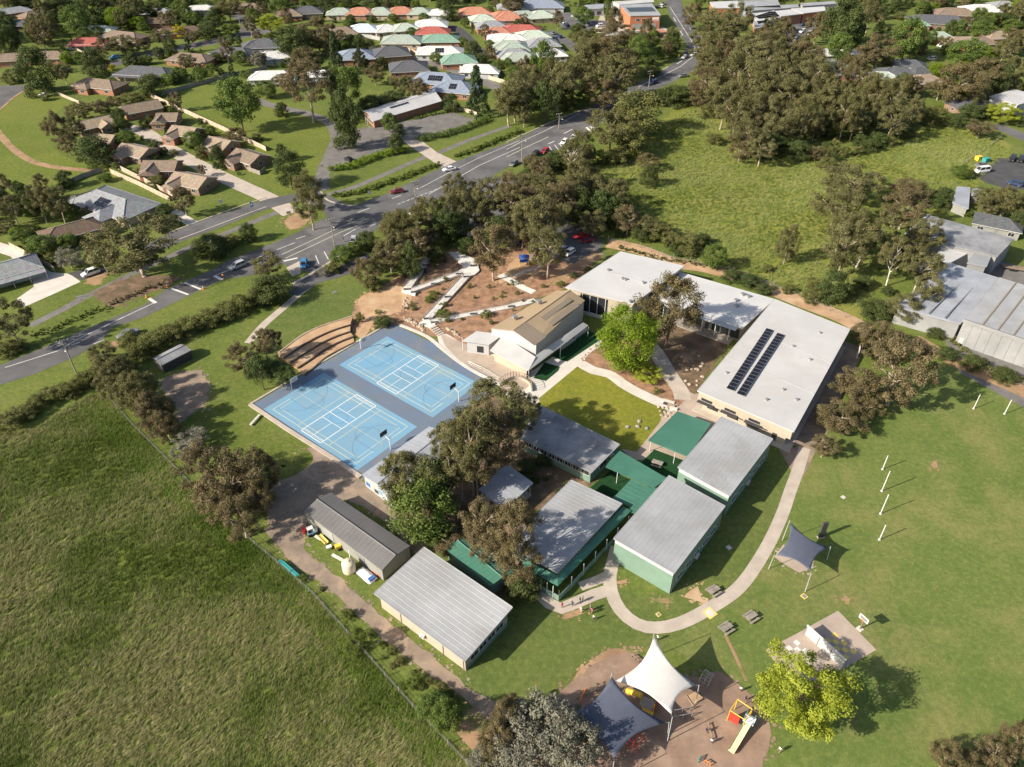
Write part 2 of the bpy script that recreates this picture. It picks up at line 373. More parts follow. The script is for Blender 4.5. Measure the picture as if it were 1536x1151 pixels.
# ================================================================== GROUND
grass('grass_park', [(0.100, 0.138, 0.026), (0.140, 0.175, 0.034), (0.190, 0.205, 0.050)], big=0.03, mid=0.15, fine=1.2, dryamt=0.25)
sheet('ground', [(-1800, -300), (1800, -300), (1800, 3000), (-1800, 3000)], 'grass_base', 0)
gsheet('oval_lawn', [(1185, 700), (1215, 650), (1280, 600), (1380, 550), (1425, 548), (1480, 575), (1620, 620), (1800, 800), (1750, 1300), (1080, 1300), (1140, 1151),
                     (1130, 1060), (1060, 1000), (1000, 960), (1060, 905), (1130, 845), (1172, 780)], 'grass_oval', 1, smooth=True, rough=0.2)
gsheet('school_lawn', [(690, 1010), (770, 930), (830, 900), (920, 880), (1000, 890), (1090, 770), (1150, 680), (1188, 698), (1176, 780), (1135, 850), (1065, 908), (1005, 962), (930, 975),
                       (860, 1010), (790, 1050), (735, 1060)], 'grass_green', 2, smooth=True, rough=0.2)
PADDOCK = [(165, 600), (200, 640), (250, 690), (300, 742), (350, 790), (400, 832), (470, 893), (540, 972), (620, 1062), (700, 1146), (760, 1230), (-250, 1300), (-300, 700), (0, 655), (60, 640), (110, 605), (140, 592)]
gsheet('rough_paddock', PADDOCK, 'grass_paddock', 1, rough=0.1)
gsheet('back_field', [(880, 250), (905, 228), (960, 205), (985, 190), (1030, 150), (1080, 165), (1110, 200), (1150, 238), (1250, 243), (1340, 218), (1400, 186), (1490, 205), (1515, 228), (1450, 290),
                      (1400, 330), (1340, 340), (1300, 470), (1265, 465), (1160, 432), (1050, 392), (980, 350), (915, 325), (870, 290)], 'grass_field', 1, smooth=True, rough=0.3)
gsheet('park_lawn', TL('A0', [(-300, 720), (0, 625), (160, 520), (310, 560), (400, 600), (270, 690), (290, 830), (410, 920), (640, 960), (570, 985), (330, 1085), (180, 1150), (-300, 1150)]), 'grass_park', 1, smooth=True)
gsheet('reserve_lawn', [(245, 150), (325, 128), (385, 142), (412, 150), (462, 165), (500, 190), (505, 222), (480, 265), (455, 288), (412, 288), (350, 222), (285, 172)], 'grass_park', 1, rough=0.2)
gsheet('ramp_lawn', [(368, 520), (425, 462), (470, 440), (540, 420), (555, 445), (535, 478), (470, 505), (420, 540), (395, 560)], 'grass_green', 2, smooth=True, rough=0.2)
# --- roads
UP = [(-80, 588), (0, 548), (58, 525), (115, 500), (161, 481), (216, 458), (250, 434), (276, 423), (312, 408), (346, 390), (400, 369), (440, 352), (484, 329), (530, 309), (583, 290), (640, 262), (682, 243.5), (735, 224),
      (780, 208), (812, 190), (835, 180), (885, 161), (942, 133), (989, 109), (1020, 88), (1032, 70), (1020, 49), (1005, 23), (994, -14)]
LO = [(1018, -14), (1024, 10), (1043, 47), (1058, 62), (1054, 86), (1044, 104), (1000, 128), (976, 137), (930, 158), (890, 195), (846, 221), (760, 252), (720, 275), (655, 300), (614, 318), (578, 335), (531, 368), (498, 391), (468, 410),
      (440, 402), (420, 395), (405, 402), (380, 413), (336, 419), (300, 435), (281, 445), (216, 476), (167, 492), (156, 508), (132, 524), (112, 536), (90, 545), (50, 562), (0, 578), (-80, 612)]
road = gsheet('main_road', UP+LO, 'asphalt', 4)
ws = gsheet('side_street', [(200, 378), (249, 352), (296, 333), (400, 299), (440, 291), (475, 284), (488, 291), (520, 307), (545, 312), (500, 338), (486, 318), (462, 303), (440, 303), (400, 314), (320, 345), (262, 366), (215, 390)], 'asphalt', 3)
strip('entry_drive', [(436, 440), (470, 420), (505, 410), (527, 400), (550, 388), (590, 370), (640, 358), (700, 345)], 5.0, 'asphalt', 5)
gsheet('school_car_park', [(655, 325), (690, 290), (725, 272), (765, 262), (850, 325), (905, 362), (897, 384), (860, 398), (800, 372), (720, 358)], 'asphalt', 3, rough=0.2)
gsheet('far_street', TL('A0', [(560, 385), (760, 318), (1000, 268), (1200, 228), (1370, 190), (1400, 150), (1330, 90), (1400, 85), (1470, 140), (1560, 160), (1560, 185), (1440, 215), (1200, 262), (1000, 300), (780, 355), (600, 400)]), 'asphalt', 2)
gsheet('corner_street', TL('A0', [(-250, 540), (-100, 500), (80, 492), (165, 490), (150, 525), (90, 555), (0, 635), (-250, 800)]), 'asphalt', 2)
strip('estate_street', TL('A1', [(1120, 150), (1180, 175), (1240, 235), (1300, 300), (1360, 330)]), 7, 'asphalt_new', 2)
strip('court_street', TL('A1', [(930, 325), (1060, 370), (1200, 420), (1330, 470), (1440, 520)]), 7, 'asphalt_old', 2)
strip('shop_street', TL('A3', [(60, 300), (200, 200), (330, 115), (500, 20)]), 12, 'asphalt', 2)
strip('lane', TL('A2', [(240, 180), (310, 220), (380, 260), (430, 300)]), 7, 'asphalt', 2)
gsheet('shop_car_park', TL('A2', [(265, 75), (420, 75), (540, 130), (480, 180), (330, 175)]), 'asphalt', 2)
gsheet('station_yard', TL('A2', [(540, 90), (640, 80), (700, 160), (900, 155), (960, 190), (500, 190)]), 'concrete', 2)
gsheet('clinic_car_park', TL('A3', [(1225, 1000), (1390, 910), (1440, 915), (1750, 960), (1750, 1100), (1440, 1090), (1320, 1055)]), 'asphalt_new', 3)
strip('clinic_road', TL('A3', [(1370, 720), (1535, 790), (1750, 880)]), 7, 'asphalt', 2)
gsheet('gravel_yard', TL('A1', [(470, 850), (600, 745), (740, 725), (870, 700), (1150, 650), (1270, 690), (1240, 725), (960, 800), (860, 815), (720, 870), (580, 920), (450, 990), (390, 1030), (430, 900)]), 'asphalt_old', 2, rough=0.3)
gsheet('yard_entrance', TL('A1', [(860, 812), (960, 805), (1060, 880), (1190, 940), (1090, 970), (1010, 915), (900, 840)]), 'concrete', 3)
strip('lane_drive', TL('A1', [(20, 575), (80, 600), (200, 630), (330, 660), (440, 710), (480, 790), (450, 880), (400, 1000), (395, 1100)]), 4.5, 'asphalt_old', 2)
strip('villa_drive', TL('A0', [(730, 735), (830, 760), (930, 830), (1060, 905), (1230, 995), (1400, 1075), (1560, 1150), (1680, 1230)]), 6.0, 'concrete', 2)
gsheet('house_drive', TL('B0', [(-60, 380), (70, 420), (200, 495), (290, 570), (400, 580), (465, 625), (300, 700), (130, 775), (95, 725), (195, 655), (185, 600), (60, 480), (-60, 440)]), 'concrete_white', 3)
gsheet('shed_apron', TL('B0', [(390, 578), (450, 560), (600, 540), (640, 560), (470, 618)]), 'asphalt_new', 4)
strip('verge_path', TL('B0', [(170, 880), (330, 800), (480, 720), (620, 650), (740, 590), (1000, 470), (1100, 425), (1330, 335), (1535, 250), (1700, 190)]), 2.4, 'asphalt_old', 2)
strip('verge_path', TL('A1', [(430, 1120), (560, 1085), (700, 1030), (860, 960), (1000, 900)]), 2.4, 'asphalt_old', 2)
strip('verge_path', TL('A1', [(1060, 885), (1200, 825), (1350, 770), (1480, 725)]), 2.4, 'asphalt_old', 2)
strip('park_track', TL('A0', [(-60, 700), (20, 800), (90, 870), (200, 935), (350, 968), (550, 985)]), 2.6, 'dirt', 3)
strip('house_path', TL('B0', [(1000, 215), (1050, 255), (1110, 290)]), 3.5, 'concrete_white', 3)
strip('school_track_path', [(372, 515), (395, 488), (425, 462), (450, 440), (470, 425)], 2.0, 'concrete', 3)
# --- road paint (parts of the road)
def line(name, px, w, m='paint_worn', parent=road, layer=6): return strip(name, px, w, m, layer, smooth=False, parent=parent)
line('centre_line', TL('B0', [(30, 1120), (330, 1025), (460, 950), (680, 845), (893, 745)]), 0.28)
for a, b in ((((290, 1000), (430, 940))), (((410, 990), (460, 975))), (((540, 985), (600, 960)))): line('lane_dash', TL('B0', [a, b]), 0.3)
line('stop_line', TL('B0', [(858, 722), (898, 748)]), 0.9, 'paint_white'); line('stop_line', TL('B0', [(1235, 592), (1280, 615)]), 0.9, 'paint_white')
line('hump_edge', TL('B0', [(990, 665), (1085, 700)]), 0.6, 'paint_white'); line('hump_edge', TL('B0', [(1065, 632), (1158, 670)]), 0.6, 'paint_white')
gsheet('speed_hump', TL('B0', [(1000, 662), (1062, 636), (1150, 670), (1085, 696)]), 'asphalt_new', 5, parent=road)
line('centre_line', TL('B0', [(1240, 590), (1400, 525), (1535, 465), (1700, 400)]), 0.28)
for dx, dy in ((0, 0), (20, 22)):
    line('median_line', TL('B1', [(165+dx, 392+dy), (330+dx, 315+dy), (480+dx, 243+dy), (640+dx, 178+dy)]), 0.25, 'line_yellow')
line('median_line', TL('A1', [(960, 1085), (1100, 1010), (1300, 910), (1535, 810)]), 0.25)
line('median_line', TL('A1', [(1010, 1120), (1300, 955), (1535, 850)]), 0.3)
line('median_line', TL('A2', [(0, 862), (110, 805), (200, 765), (300, 715), (420, 655)]), 0.3)
line('median_line', TL('A2', [(0, 905), (110, 850), (240, 790)]), 0.3, 'line_yellow')
line('median_line', TL('A2', [(760, 500), (900, 435), (1000, 385), (1070, 330), (1085, 270), (1010, 150), (940, 40)]), 0.35)
for a, b in (((245, 303), (300, 285)), ((430, 215), (500, 200)), ((600, 150), (670, 125)), ((520, 285), (590, 245)), ((670, 230), (725, 207)), ((800, 70), (850, 50))): line('lane_dash', TL('B1', [a, b]), 0.32)
for k in range(9): line('lane_dash', TL('B1', [(830+26*k, 104-10*k), (848+26*k, 96-10*k)]), 0.3)
for a, b in (((240, 830), (275, 815)), ((330, 770), (380, 745)), ((900, 400), (930, 385)), ((980, 370), (1010, 350)), ((960, 100), (975, 125)), ((1000, 180), (1015, 205))): line('lane_dash', TL('A2', [a, b]), 0.4, 'paint_white')
line('arrow_mark', TL('B1', [(175, 430), (255, 412)]), 0.7, 'paint_white')
for a, b in (((358, 397), (378, 445)), ((408, 375), (432, 420)), ((555, 315), (572, 345)), ((300, 425), (318, 460))): line('bay_line', TL('B1', [a, b]), 0.25, 'paint_white')
for a, b in (((245, 845), (265, 875)), ((275, 835), (297, 862)), ((300, 825), (320, 850)), ((225, 862), (240, 885))): line('bay_line', TL('A2', [a, b]), 0.3, 'paint_white')
gsheet('parking_island', TL('B1', [(190, 468), (265, 430), (275, 500), (225, 520)]), 'concrete', 6, parent=road)
strip('kerb', TL('B1', [(230, 560), (340, 500), (460, 425), (560, 350), (610, 330)]), 0.9, 'concrete', 0, z=0.14, thick=0.14)
strip('kerb', TL('B1', [(390, 30), (430, 80), (500, 100), (570, 112), (600, 108)]), 0.5, 'concrete', 0, z=0.14, thick=0.14)
strip('kerb', TL('B0', [(960, 350), (1140, 280), (1400, 185), (1535, 140)]), 0.4, 'concrete', 0, z=0.12, thick=0.12)
strip('kerb', TL('B0', [(1010, 390), (1200, 320), (1450, 225), (1535, 195)]), 0.4, 'concrete', 0, z=0.12, thick=0.12)
strip('kerb', TL('A0', [(165, 512), (92, 553), (0, 632)]), 1.0, 'dirt', 0, z=0.05, thick=0.05)
strip('kerb', TL('A2', [(0, 820), (200, 730), (290, 690), (470, 622)]), 0.4, 'concrete', 0, z=0.12, thick=0.12)
# --- school grounds
gsheet('mulch_bank', [(538, 452), (560, 438), (620, 402), (700, 366), (760, 372), (830, 362), (890, 382), (868, 420), (830, 440), (800, 452), (750, 488), (705, 520), (655, 505), (590, 487), (560, 492), (530, 498), (528, 474)], 'mulch', 3, smooth=True, rough=0.25)
gsheet('bare_dirt', TL('B1', [(600, 655), (720, 590), (850, 575), (910, 640), (840, 720), (760, 745), (700, 790), (620, 880), (580, 850), (640, 780)]), 'sand', 4, smooth=True, rough=0.3)
gsheet('bare_dirt', TL('B2', [(-20, 500), (60, 410), (150, 390), (210, 440), (190, 500), (60, 520), (-40, 560)]), 'sand', 4, smooth=True, rough=0.3)
gsheet('bare_dirt', TL('B2', [(250, 560), (330, 480), (450, 410), (540, 380), (560, 400), (400, 500), (320, 560)]), 'dirt', 4, smooth=True, rough=0.3)
gsheet('hall_paving', [(655, 500), (672, 502), (700, 520), (738, 528), (800, 556), (880, 500), (905, 512), (893, 532), (874, 550), (806, 605), (775, 612), (748, 578), (700, 552), (660, 523)], 'concrete_white', 5)
gsheet('hall_apron', [(660, 500), (700, 517), (740, 535), (790, 560), (798, 575), (770, 600), (740, 572), (700, 551), (668, 520)], 'concrete_pink', 6)
gsheet('court_lawn', [(808, 598), (866, 550), (880, 556), (919, 569), (930, 581), (984, 608), (994, 620), (990, 633), (955, 678), (925, 672), (812, 614)], 'grass_lawn', 7)
gsheet('garden_bed', [(877, 542), (903, 519), (960, 508), (985, 540), (1002, 575), (1027, 601), (1018, 610), (950, 578), (932, 571), (905, 561)], 'mulch', 6, smooth=True, rough=0.05)
gsheet('sunken_garden', [(975, 515), (1000, 480), (1045, 465), (1110, 490), (1090, 520), (1062, 560), (1042, 592), (1028, 585), (1005, 550)], 'litter', 5, rough=0.1)
strip('court_path', [(872, 546), (890, 556), (915, 562), (934, 576), (955, 588), (985, 602), (1012, 613)], 2.8, 'concrete_white', 8)
strip('link_path', [(970, 513), (985, 530), (1003, 560), (1022, 588), (1024, 600)], 3.6, 'concrete', 8)
gsheet('court_paving', [(1003, 612), (1028, 585), (1047, 590), (1052, 612), (1115, 668), (1060, 660), (1035, 690), (950, 690), (930, 672), (958, 668)], 'concrete_pink', 4)
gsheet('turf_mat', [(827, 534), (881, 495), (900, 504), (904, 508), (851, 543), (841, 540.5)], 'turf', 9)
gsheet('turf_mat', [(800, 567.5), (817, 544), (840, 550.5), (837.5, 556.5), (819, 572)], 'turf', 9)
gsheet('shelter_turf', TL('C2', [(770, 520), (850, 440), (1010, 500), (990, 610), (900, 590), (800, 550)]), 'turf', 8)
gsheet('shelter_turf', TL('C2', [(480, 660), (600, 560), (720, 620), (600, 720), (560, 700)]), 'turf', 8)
gsheet('gum_litter', [(598, 700), (640, 650), (700, 600), (740, 590), (790, 655), (890, 712), (862, 742), (800, 775), (780, 880), (740, 890), (700, 830), (640, 800), (590, 755)], 'litter', 3, smooth=True, rough=0.4)
gsheet('work_yard', [(400, 760), (425, 705), (468, 672), (545, 722), (600, 762), (645, 800), (625, 830), (575, 780), (500, 745), (462, 775), (455, 815), (420, 815)], 'gravel', 2, smooth=True, rough=0.3)
gsheet('service_track', [(400, 795), (430, 835), (470, 868), (510, 898), (550, 938), (590, 970), (640, 1008), (690, 1045), (735, 1080), (752, 1062), (700, 1028), (655, 990), (610, 953), (570, 920), (530, 883), (490, 853), (452, 820), (425, 785)], 'gravel', 3, smooth=True, rough=0.3)
gsheet('rocky_patch', [(243, 572), (300, 556), (312, 590), (292, 640), (262, 648), (266, 610)], 'gravel', 2, smooth=True, rough=0.5)
gsheet('bank_dirt', [(262, 650), (330, 600), (380, 640), (440, 660), (470, 690), (420, 720), (380, 690), (330, 690)], 'grass_paddock', 2, smooth=True)
strip('drain_bank', [(912, 365), (960, 375), (1010, 394), (1060, 402), (1120, 420), (1200, 452), (1260, 475), (1300, 496)], 5.5, 'sand', 3)
strip('drain_bank', [(1370, 508), (1400, 525), (1450, 550), (1540, 590), (1640, 640)], 4.5, 'dirt', 3)
strip('building_path', [(1275, 515), (1250, 560), (1222, 620), (1205, 672)], 7.0, 'gravel', 3)
gsheet('path_head', [(1165, 668), (1192, 672), (1225, 655), (1222, 680), (1205, 715), (1190, 712)], 'gravel', 4)
RING = [(1207, 672), (1197, 705), (1186, 735), (1172, 775), (1148, 825), (1110, 880), (1062, 914), (1020, 935), (985, 942), (955, 936), (930, 915), (917, 888), (915, 862), (922, 835), (925, 820)]
ringp = strip('ring_path', RING, 2.2, 'concrete', 6)
strip('class_path', [(918, 884), (890, 893), (865, 904), (842, 913), (825, 906), (808, 890)], 2.2, 'concrete', 7)
strip('class_path', [(915, 862), (893, 872), (870, 880)], 1.8, 'concrete', 7)
gsheet('playground_bark', TL('D2', [(230, 860), (280, 750), (400, 650), (530, 550), (650, 500), (760, 510), (850, 590), (1050, 640), (1240, 610), (1330, 680), (1450, 770), (1510, 860), (1525, 960), (1500, 1060), (1470, 1180), (1400, 1400), (200, 1400), (100, 1100)]), 'bark_chip', 4, smooth=True, rough=0.2)
gsheet('red_dirt', TL('D1', [(1150, 920), (1230, 830), (1380, 800), (1500, 840), (1480, 960), (1400, 1060), (1250, 1060)]), 'dirt', 3, smooth=True, rough=0.3)
gsheet('worn_patch', TL('D2', [(560, 500), (680, 470), (760, 490), (650, 540), (520, 570), (430, 640), (380, 660), (470, 560)]), 'dirt', 3, smooth=True, rough=0.4)
gsheet('worn_patch', TL('D2', [(1020, 170), (1100, 110), (1130, 180), (1190, 220), (1150, 250), (1120, 210)]), 'sand', 5, smooth=True, rough=0.25)
gsheet('worn_patch', TL('D2', [(320, 280), (420, 250), (440, 275), (330, 305)]), 'dirt', 5, smooth=True, rough=0.2)
gsheet('worn_patch', TL('D2', [(600, 90), (690, 70), (700, 95), (620, 105)]), 'dirt', 5, smooth=True, rough=0.2)
gsheet('worn_patch', TL('D2', [(830, 180), (930, 180), (970, 210), (880, 215)]), 'dirt', 5, smooth=True, rough=0.2)
gsheet('worn_patch', TL('D3', [(470, 170), (540, 180), (530, 205), (480, 195)]), 'dirt', 3, smooth=True, rough=0.2)
gsheet('worn_patch', TL('C3', [(1000, 520), (1030, 500), (1045, 540), (1015, 555)]), 'dirt', 3, smooth=True, rough=0.2)
strip('worn_line', TL('D2', [(1260, 400), (1310, 500), (1350, 590), (1380, 660)]), 0.5, 'dirt', 5)
gsheet('sail_slab', TL('C3', [(95, 1060), (150, 985), (230, 1050), (330, 1120), (240, 1150), (170, 1110)]), 'concrete_pink', 5, rough=0.05)
gsheet('warehouse_yard', [(1380, 430), (1420, 380), (1460, 395), (1540, 400), (1700, 450), (1700, 700), (1440, 560)], 'asphalt_old', 2)
gsheet('warehouse_yard', TL('B3', [(1300, 500), (1420, 430), (1700, 520), (1700, 620), (1390, 530)]), 'asphalt_old', 3)
gsheet('roadworks_dirt', TL('B0', [(540, 695), (620, 650), (720, 610), (860, 590), (1000, 600), (1045, 598), (960, 655), (860, 690), (760, 725), (650, 775), (600, 745)]), 'litter', 3, smooth=True, rough=0.3)
gsheet('verge_dirt', TL('B0', [(500, 610), (560, 580), (650, 565), (600, 610), (540, 650)]), 'dirt', 2, smooth=True, rough=0.3)
gsheet('verge_dirt', TL('B1', [(180, 200), (260, 150), (330, 150), (300, 220), (220, 250)]), 'dirt', 2, smooth=True, rough=0.3)
gsheet('verge_dirt', TL('B0', [(600, 990), (680, 965), (720, 985), (650, 1005)]), 'dirt', 2, smooth=True, rough=0.3)
# ================================================================== BUILDING KIT
def ccw(q):
    a = sum(q[i].x*q[(i+1) % len(q)].y-q[(i+1) % len(q)].x*q[i].y for i in range(len(q)))
    return a > 0
def inset(q, d):
    n = len(q); out = []
    for i in range(n):
        p0, p1, p2 = q[i-1].xy, q[i].xy, q[(i+1) % n].xy
        a = (p1-p0).normalized(); b = (p2-p1).normalized()
        na, nb = Vector((-a.y, a.x)), Vector((-b.y, b.x))
        k = 1+na.dot(nb)
        out.append(p1+(na+nb)*(d/max(k, 0.3)))
    return out
def unit_window(w, h, name):
    f = MB(); t = 0.07
    for c, d in (((0, 0, h/2-t/2), (w, 0.12, t)), ((0, 0, -h/2+t/2), (w, 0.14, t)), ((-w/2+t/2, 0, 0), (t, 0.12, h-2*t)), ((w/2-t/2, 0, 0), (t, 0.12, h-2*t)), ((0, 0, 0), (t*0.7, 0.10, h-2*t))): f.box(c, d)
    g = MB().box((0, 0, 0), (w-0.1, 0.05, h-0.1))
    return f.mesh(name, 'paint_white'), g.mesh('pane', 'glass')
WINM = {}
def window(root, pos, ang, w=1.7, h=1.2, fm=None):
    k = (round(w, 1), round(h, 1))
    if k not in WINM: WINM[k] = unit_window(k[0], k[1], 'window')
    o = link('window', WINM[k][0], root, pos, ang, m=fm)
    link('pane', WINM[k][1], o)
    return o
DOORM = MB().box((0, 0, 1.02), (0.95, 0.10, 2.04)).mesh('door', 'trim_grey')
HANDLE = MB().box((0.36, -0.08, 1.0), (0.14, 0.06, 0.05)).mesh('handle', 'steel')
def door(root, pos, ang, m='trim_grey'):
    o = link('door', DOORM, root, pos, ang, m=m); link('handle', HANDLE, o); return o
def edge(q, i, t, out=0.05):
    a, b = Vector(q[i]).xy, Vector(q[(i+1) % len(q)]).xy; d = (b-a).normalized(); nn = Vector((d.y, -d.x))
    p = a.lerp(b, t)+nn*out
    return (p.x, p.y), math.atan2(d.y, d.x), (b-a).length
def roof_slab(mb, q, z, th, rib=None, pitch=0.9, rh=0.022):
    """sheet roof over quad q with corner heights z; ribs run from edge 0-1 to edge 3-2 (rib=0) or from 1-2 to 0-3 (rib=1)"""
    mb.prism(q, [a-th for a in z], z)
    if rib is None: return
    idx = (0, 1, 3, 2) if rib == 0 else (1, 2, 0, 3)
    P = [Vector((q[i][0], q[i][1], z[i])) for i in range(4)]
    a, b, c, d = (P[i] for i in idx)
    n = max(2, int((b-a).length/pitch)); w = 0.05
    for k in range(n+1):
        t = k/n; s = P and a.lerp(b, t); e = c.lerp(d, t); u = (b-a).normalized()*w
        up = Vector((0, 0, rh))
        mb.faces([s-u, s+u, e+u, e-u, s-u*0.4+up, s+u*0.4+up, e+u*0.4+up, e-u*0.4+up], [(4, 5, 6, 7), (0, 1, 5, 4), (2, 3, 7, 6), (1, 2, 6, 5), (3, 0, 4, 7)])
def flat_building(name, label, cat, px, z, roofm, wallm, over=0.35, rib=None, pitch=0.9, th=0.22, group=None, walls=True, band=None, root=None):
    """mono-pitch or flat building from its roof outline"""
    z = list(z) if isinstance(z, (list, tuple)) else [z]*4
    q = [at(p, zz) for p, zz in zip(px, z)]
    if not ccw(q): q.reverse(); z.reverse(); 
    c = sum((Vector((p.x, p.y, 0)) for p in q), Vector())/4; OCC.append([(p.x, p.y) for p in q])
    if root is None: root = empty(name, c, 0, label, cat, group)
    else: c = root.location
    q = [Vector((p.x-c.x, p.y-c.y)) for p in q]
    mb = MB(); roof_slab(mb, q, z, th, rib, pitch); ro = mb.build('roof', roofm, root)
    w = inset([Vector((p.x, p.y, 0)) for p in q], over)
    if walls:
        if band:
            bz, bm = band
            MB().prism(w, 0, bz).build('wall', bm, root)
            wi = inset([Vector((p.x, p.y, 0)) for p in w], 0.04)
            MB().prism(wi, bz+0.002, [a-th-0.01 for a in z]).build('wall', wallm, root)
        else: MB().prism(w, 0, [a-th-0.01 for a in z]).build('wall', wallm, root)
    g = MB()
    for i in range(4):                                # barge boards and gutters round the roof edge
        a, b = q[i], q[(i+1) % 4]; d = (b-a).normalized(); nn = Vector((d.y, -d.x))*0.06
        A = [a+nn*0.2, b+nn*0.2, b+nn*1.6, a+nn*1.6]
        za, zb = z[i], z[(i+1) % 4]
        g.prism([(p.x, p.y) for p in A], [za-0.24, zb-0.24, zb-0.24, za-0.24], [za+0.03, zb+0.03, zb+0.03, za+0.03])
    g.build('gutter', roofm, ro)
    return root, w, z, q, ro
def wall_windows(root, w, i, n, zc, ww=1.7, hh=1.2, t0=0.1, t1=0.9, fm=None, out=0.03):
    for k in range(n):
        t = t0+(t1-t0)*(k+0.5)/n; p, a, L = edge(w, i, t, out); window(root, (p[0], p[1], zc), a, ww, hh, fm)
def gable_roof(mb, q, ze, zr, th=0.2, over=0.0, axis=0):
    """gable over quad q; axis 0: ridge from middle of edge 3-0 to middle of edge 1-2"""
    Q = [Vector((p[0], p[1], ze)) for p in q]
    if axis: Q = Q[1:]+Q[:1]
    a = (Q[3]+Q[0])/2; b = (Q[1]+Q[2])/2; a.z = b.z = zr
    dn = Vector((0, 0, -th))
    for s in ((Q[0], Q[1], b, a), (a, b, Q[2], Q[3])):
        p = list(s); mb.faces(p+[x+dn for x in p], [(0, 1, 2, 3), (7, 6, 5, 4), (0, 4, 5, 1), (1, 5, 6, 2), (2, 6, 7, 3), (3, 7, 4, 0)])
    return a, b
def gable_building(name, label, cat, px, ze, zr, roofm, wallm, axis=0, over=0.4, group=None, ribs=0.0):
    q = [at(p, ze) for p in px]
    if not ccw(q): q = [q[1], q[0], q[3], q[2]]
    c = sum((Vector((p.x, p.y, 0)) for p in q), Vector())/4; OCC.append([(p.x, p.y) for p in q])
    root = empty(name, c, 0, label, cat, group)
    q = [Vector((p.x-c.x, p.y-c.y)) for p in q]
    mb = MB(); a, b = gable_roof(mb, q, ze, zr, 0.16, 0, axis)
    Q = q[1:]+q[:1] if axis else q
    if ribs:
        for s0, s1, r0, r1 in ((Q[0], Q[1], a, b), (Q[3], Q[2], a, b)):
            A, B = Vector((s0.x, s0.y, ze)), Vector((s1.x, s1.y, ze)); n = int((B-A).length/ribs)
            for k in range(n+1):
                t = k/n; s = A.lerp(B, t); e = r0.lerp(r1, t); u = (B-A).normalized()*0.04; up = Vector((0, 0, 0.02))
                mb.faces([s-u, s+u, e+u, e-u, s-u*0.4+up, s+u*0.4+up, e+u*0.4+up, e-u*0.4+up], [(4, 5, 6, 7), (1, 2, 6, 5), (3, 0, 4, 7), (0, 1, 5, 4)])
    ro = mb.build('roof', roofm, root)
    MB().bar(a+Vector((0, 0, 0.02)), b+Vector((0, 0, 0.02)), 0.13, 6).build('ridge_cap', roofm, ro)
    w = inset([Vector((p.x, p.y, 0)) for p in q], over)
    wm = MB().prism(w, 0, ze-0.17)
    W4 = w[1:]+w[:1] if axis else w
    for i, j in ((3, 0), (1, 2)):                     # gable triangles, set inside the roof
        p, r = W4[i], W4[j]; m = (p+r)/2
        full = ((Q[i]-Q[j]).length)/2; zz = ze-0.17+(zr-ze)*((p-r).length/2)/full*0.97
        d = Vector((r.y-p.y, p.x-r.x)).normalized()*0.2
        if d.dot(m) > 0: d = -d
        P = [(p.x, p.y, ze-0.172), (r.x, r.y, ze-0.172), (m.x, m.y, zz)]; K = [(x+d.x, y+d.y, z) for x, y, z in P]
        wm.faces(P+K, [(0, 1, 2), (5, 4, 3), (0, 3, 4, 1), (1, 4, 5, 2), (2, 5, 3, 0)])
    wm.build('wall', wallm, root)
    return root, w, q, ro, a, b
PANEL = {}
def solar(ro, pos, u, v, n, m, pw=1.0, ph=1.65, up=0.12, gap=0.04):
    """rows of panels on a roof; u along row, v up the slope (3-D unit vectors), n by m pieces"""
    u, v = Vector(u).normalized(), Vector(v).normalized(); nn = u.cross(v)
    if nn.z < 0: nn = -nn
    key = (pw, ph)
    if key not in PANEL:
        mb = MB(); mb.box((0, 0, 0), (pw, ph, 0.05)); mb.cur = 1
        mb.box((0, 0, 0.028), (pw-0.07, ph-0.07, 0.01)); PANEL[key] = mb.mesh('solar_panel', ['steel', 'panel_cell'])
    M = Matrix((u, nn.cross(u), nn)).transposed()
    for i in range(n):
        for j in range(m):
            o = link('solar_panel', PANEL[key], ro); p = Vector(pos)+u*((i-(n-1)/2)*(pw+gap))+v*((j-(m-1)/2)*(ph+gap))+nn*up
            o.matrix_local = Matrix.Translation(p) @ M.to_4x4()
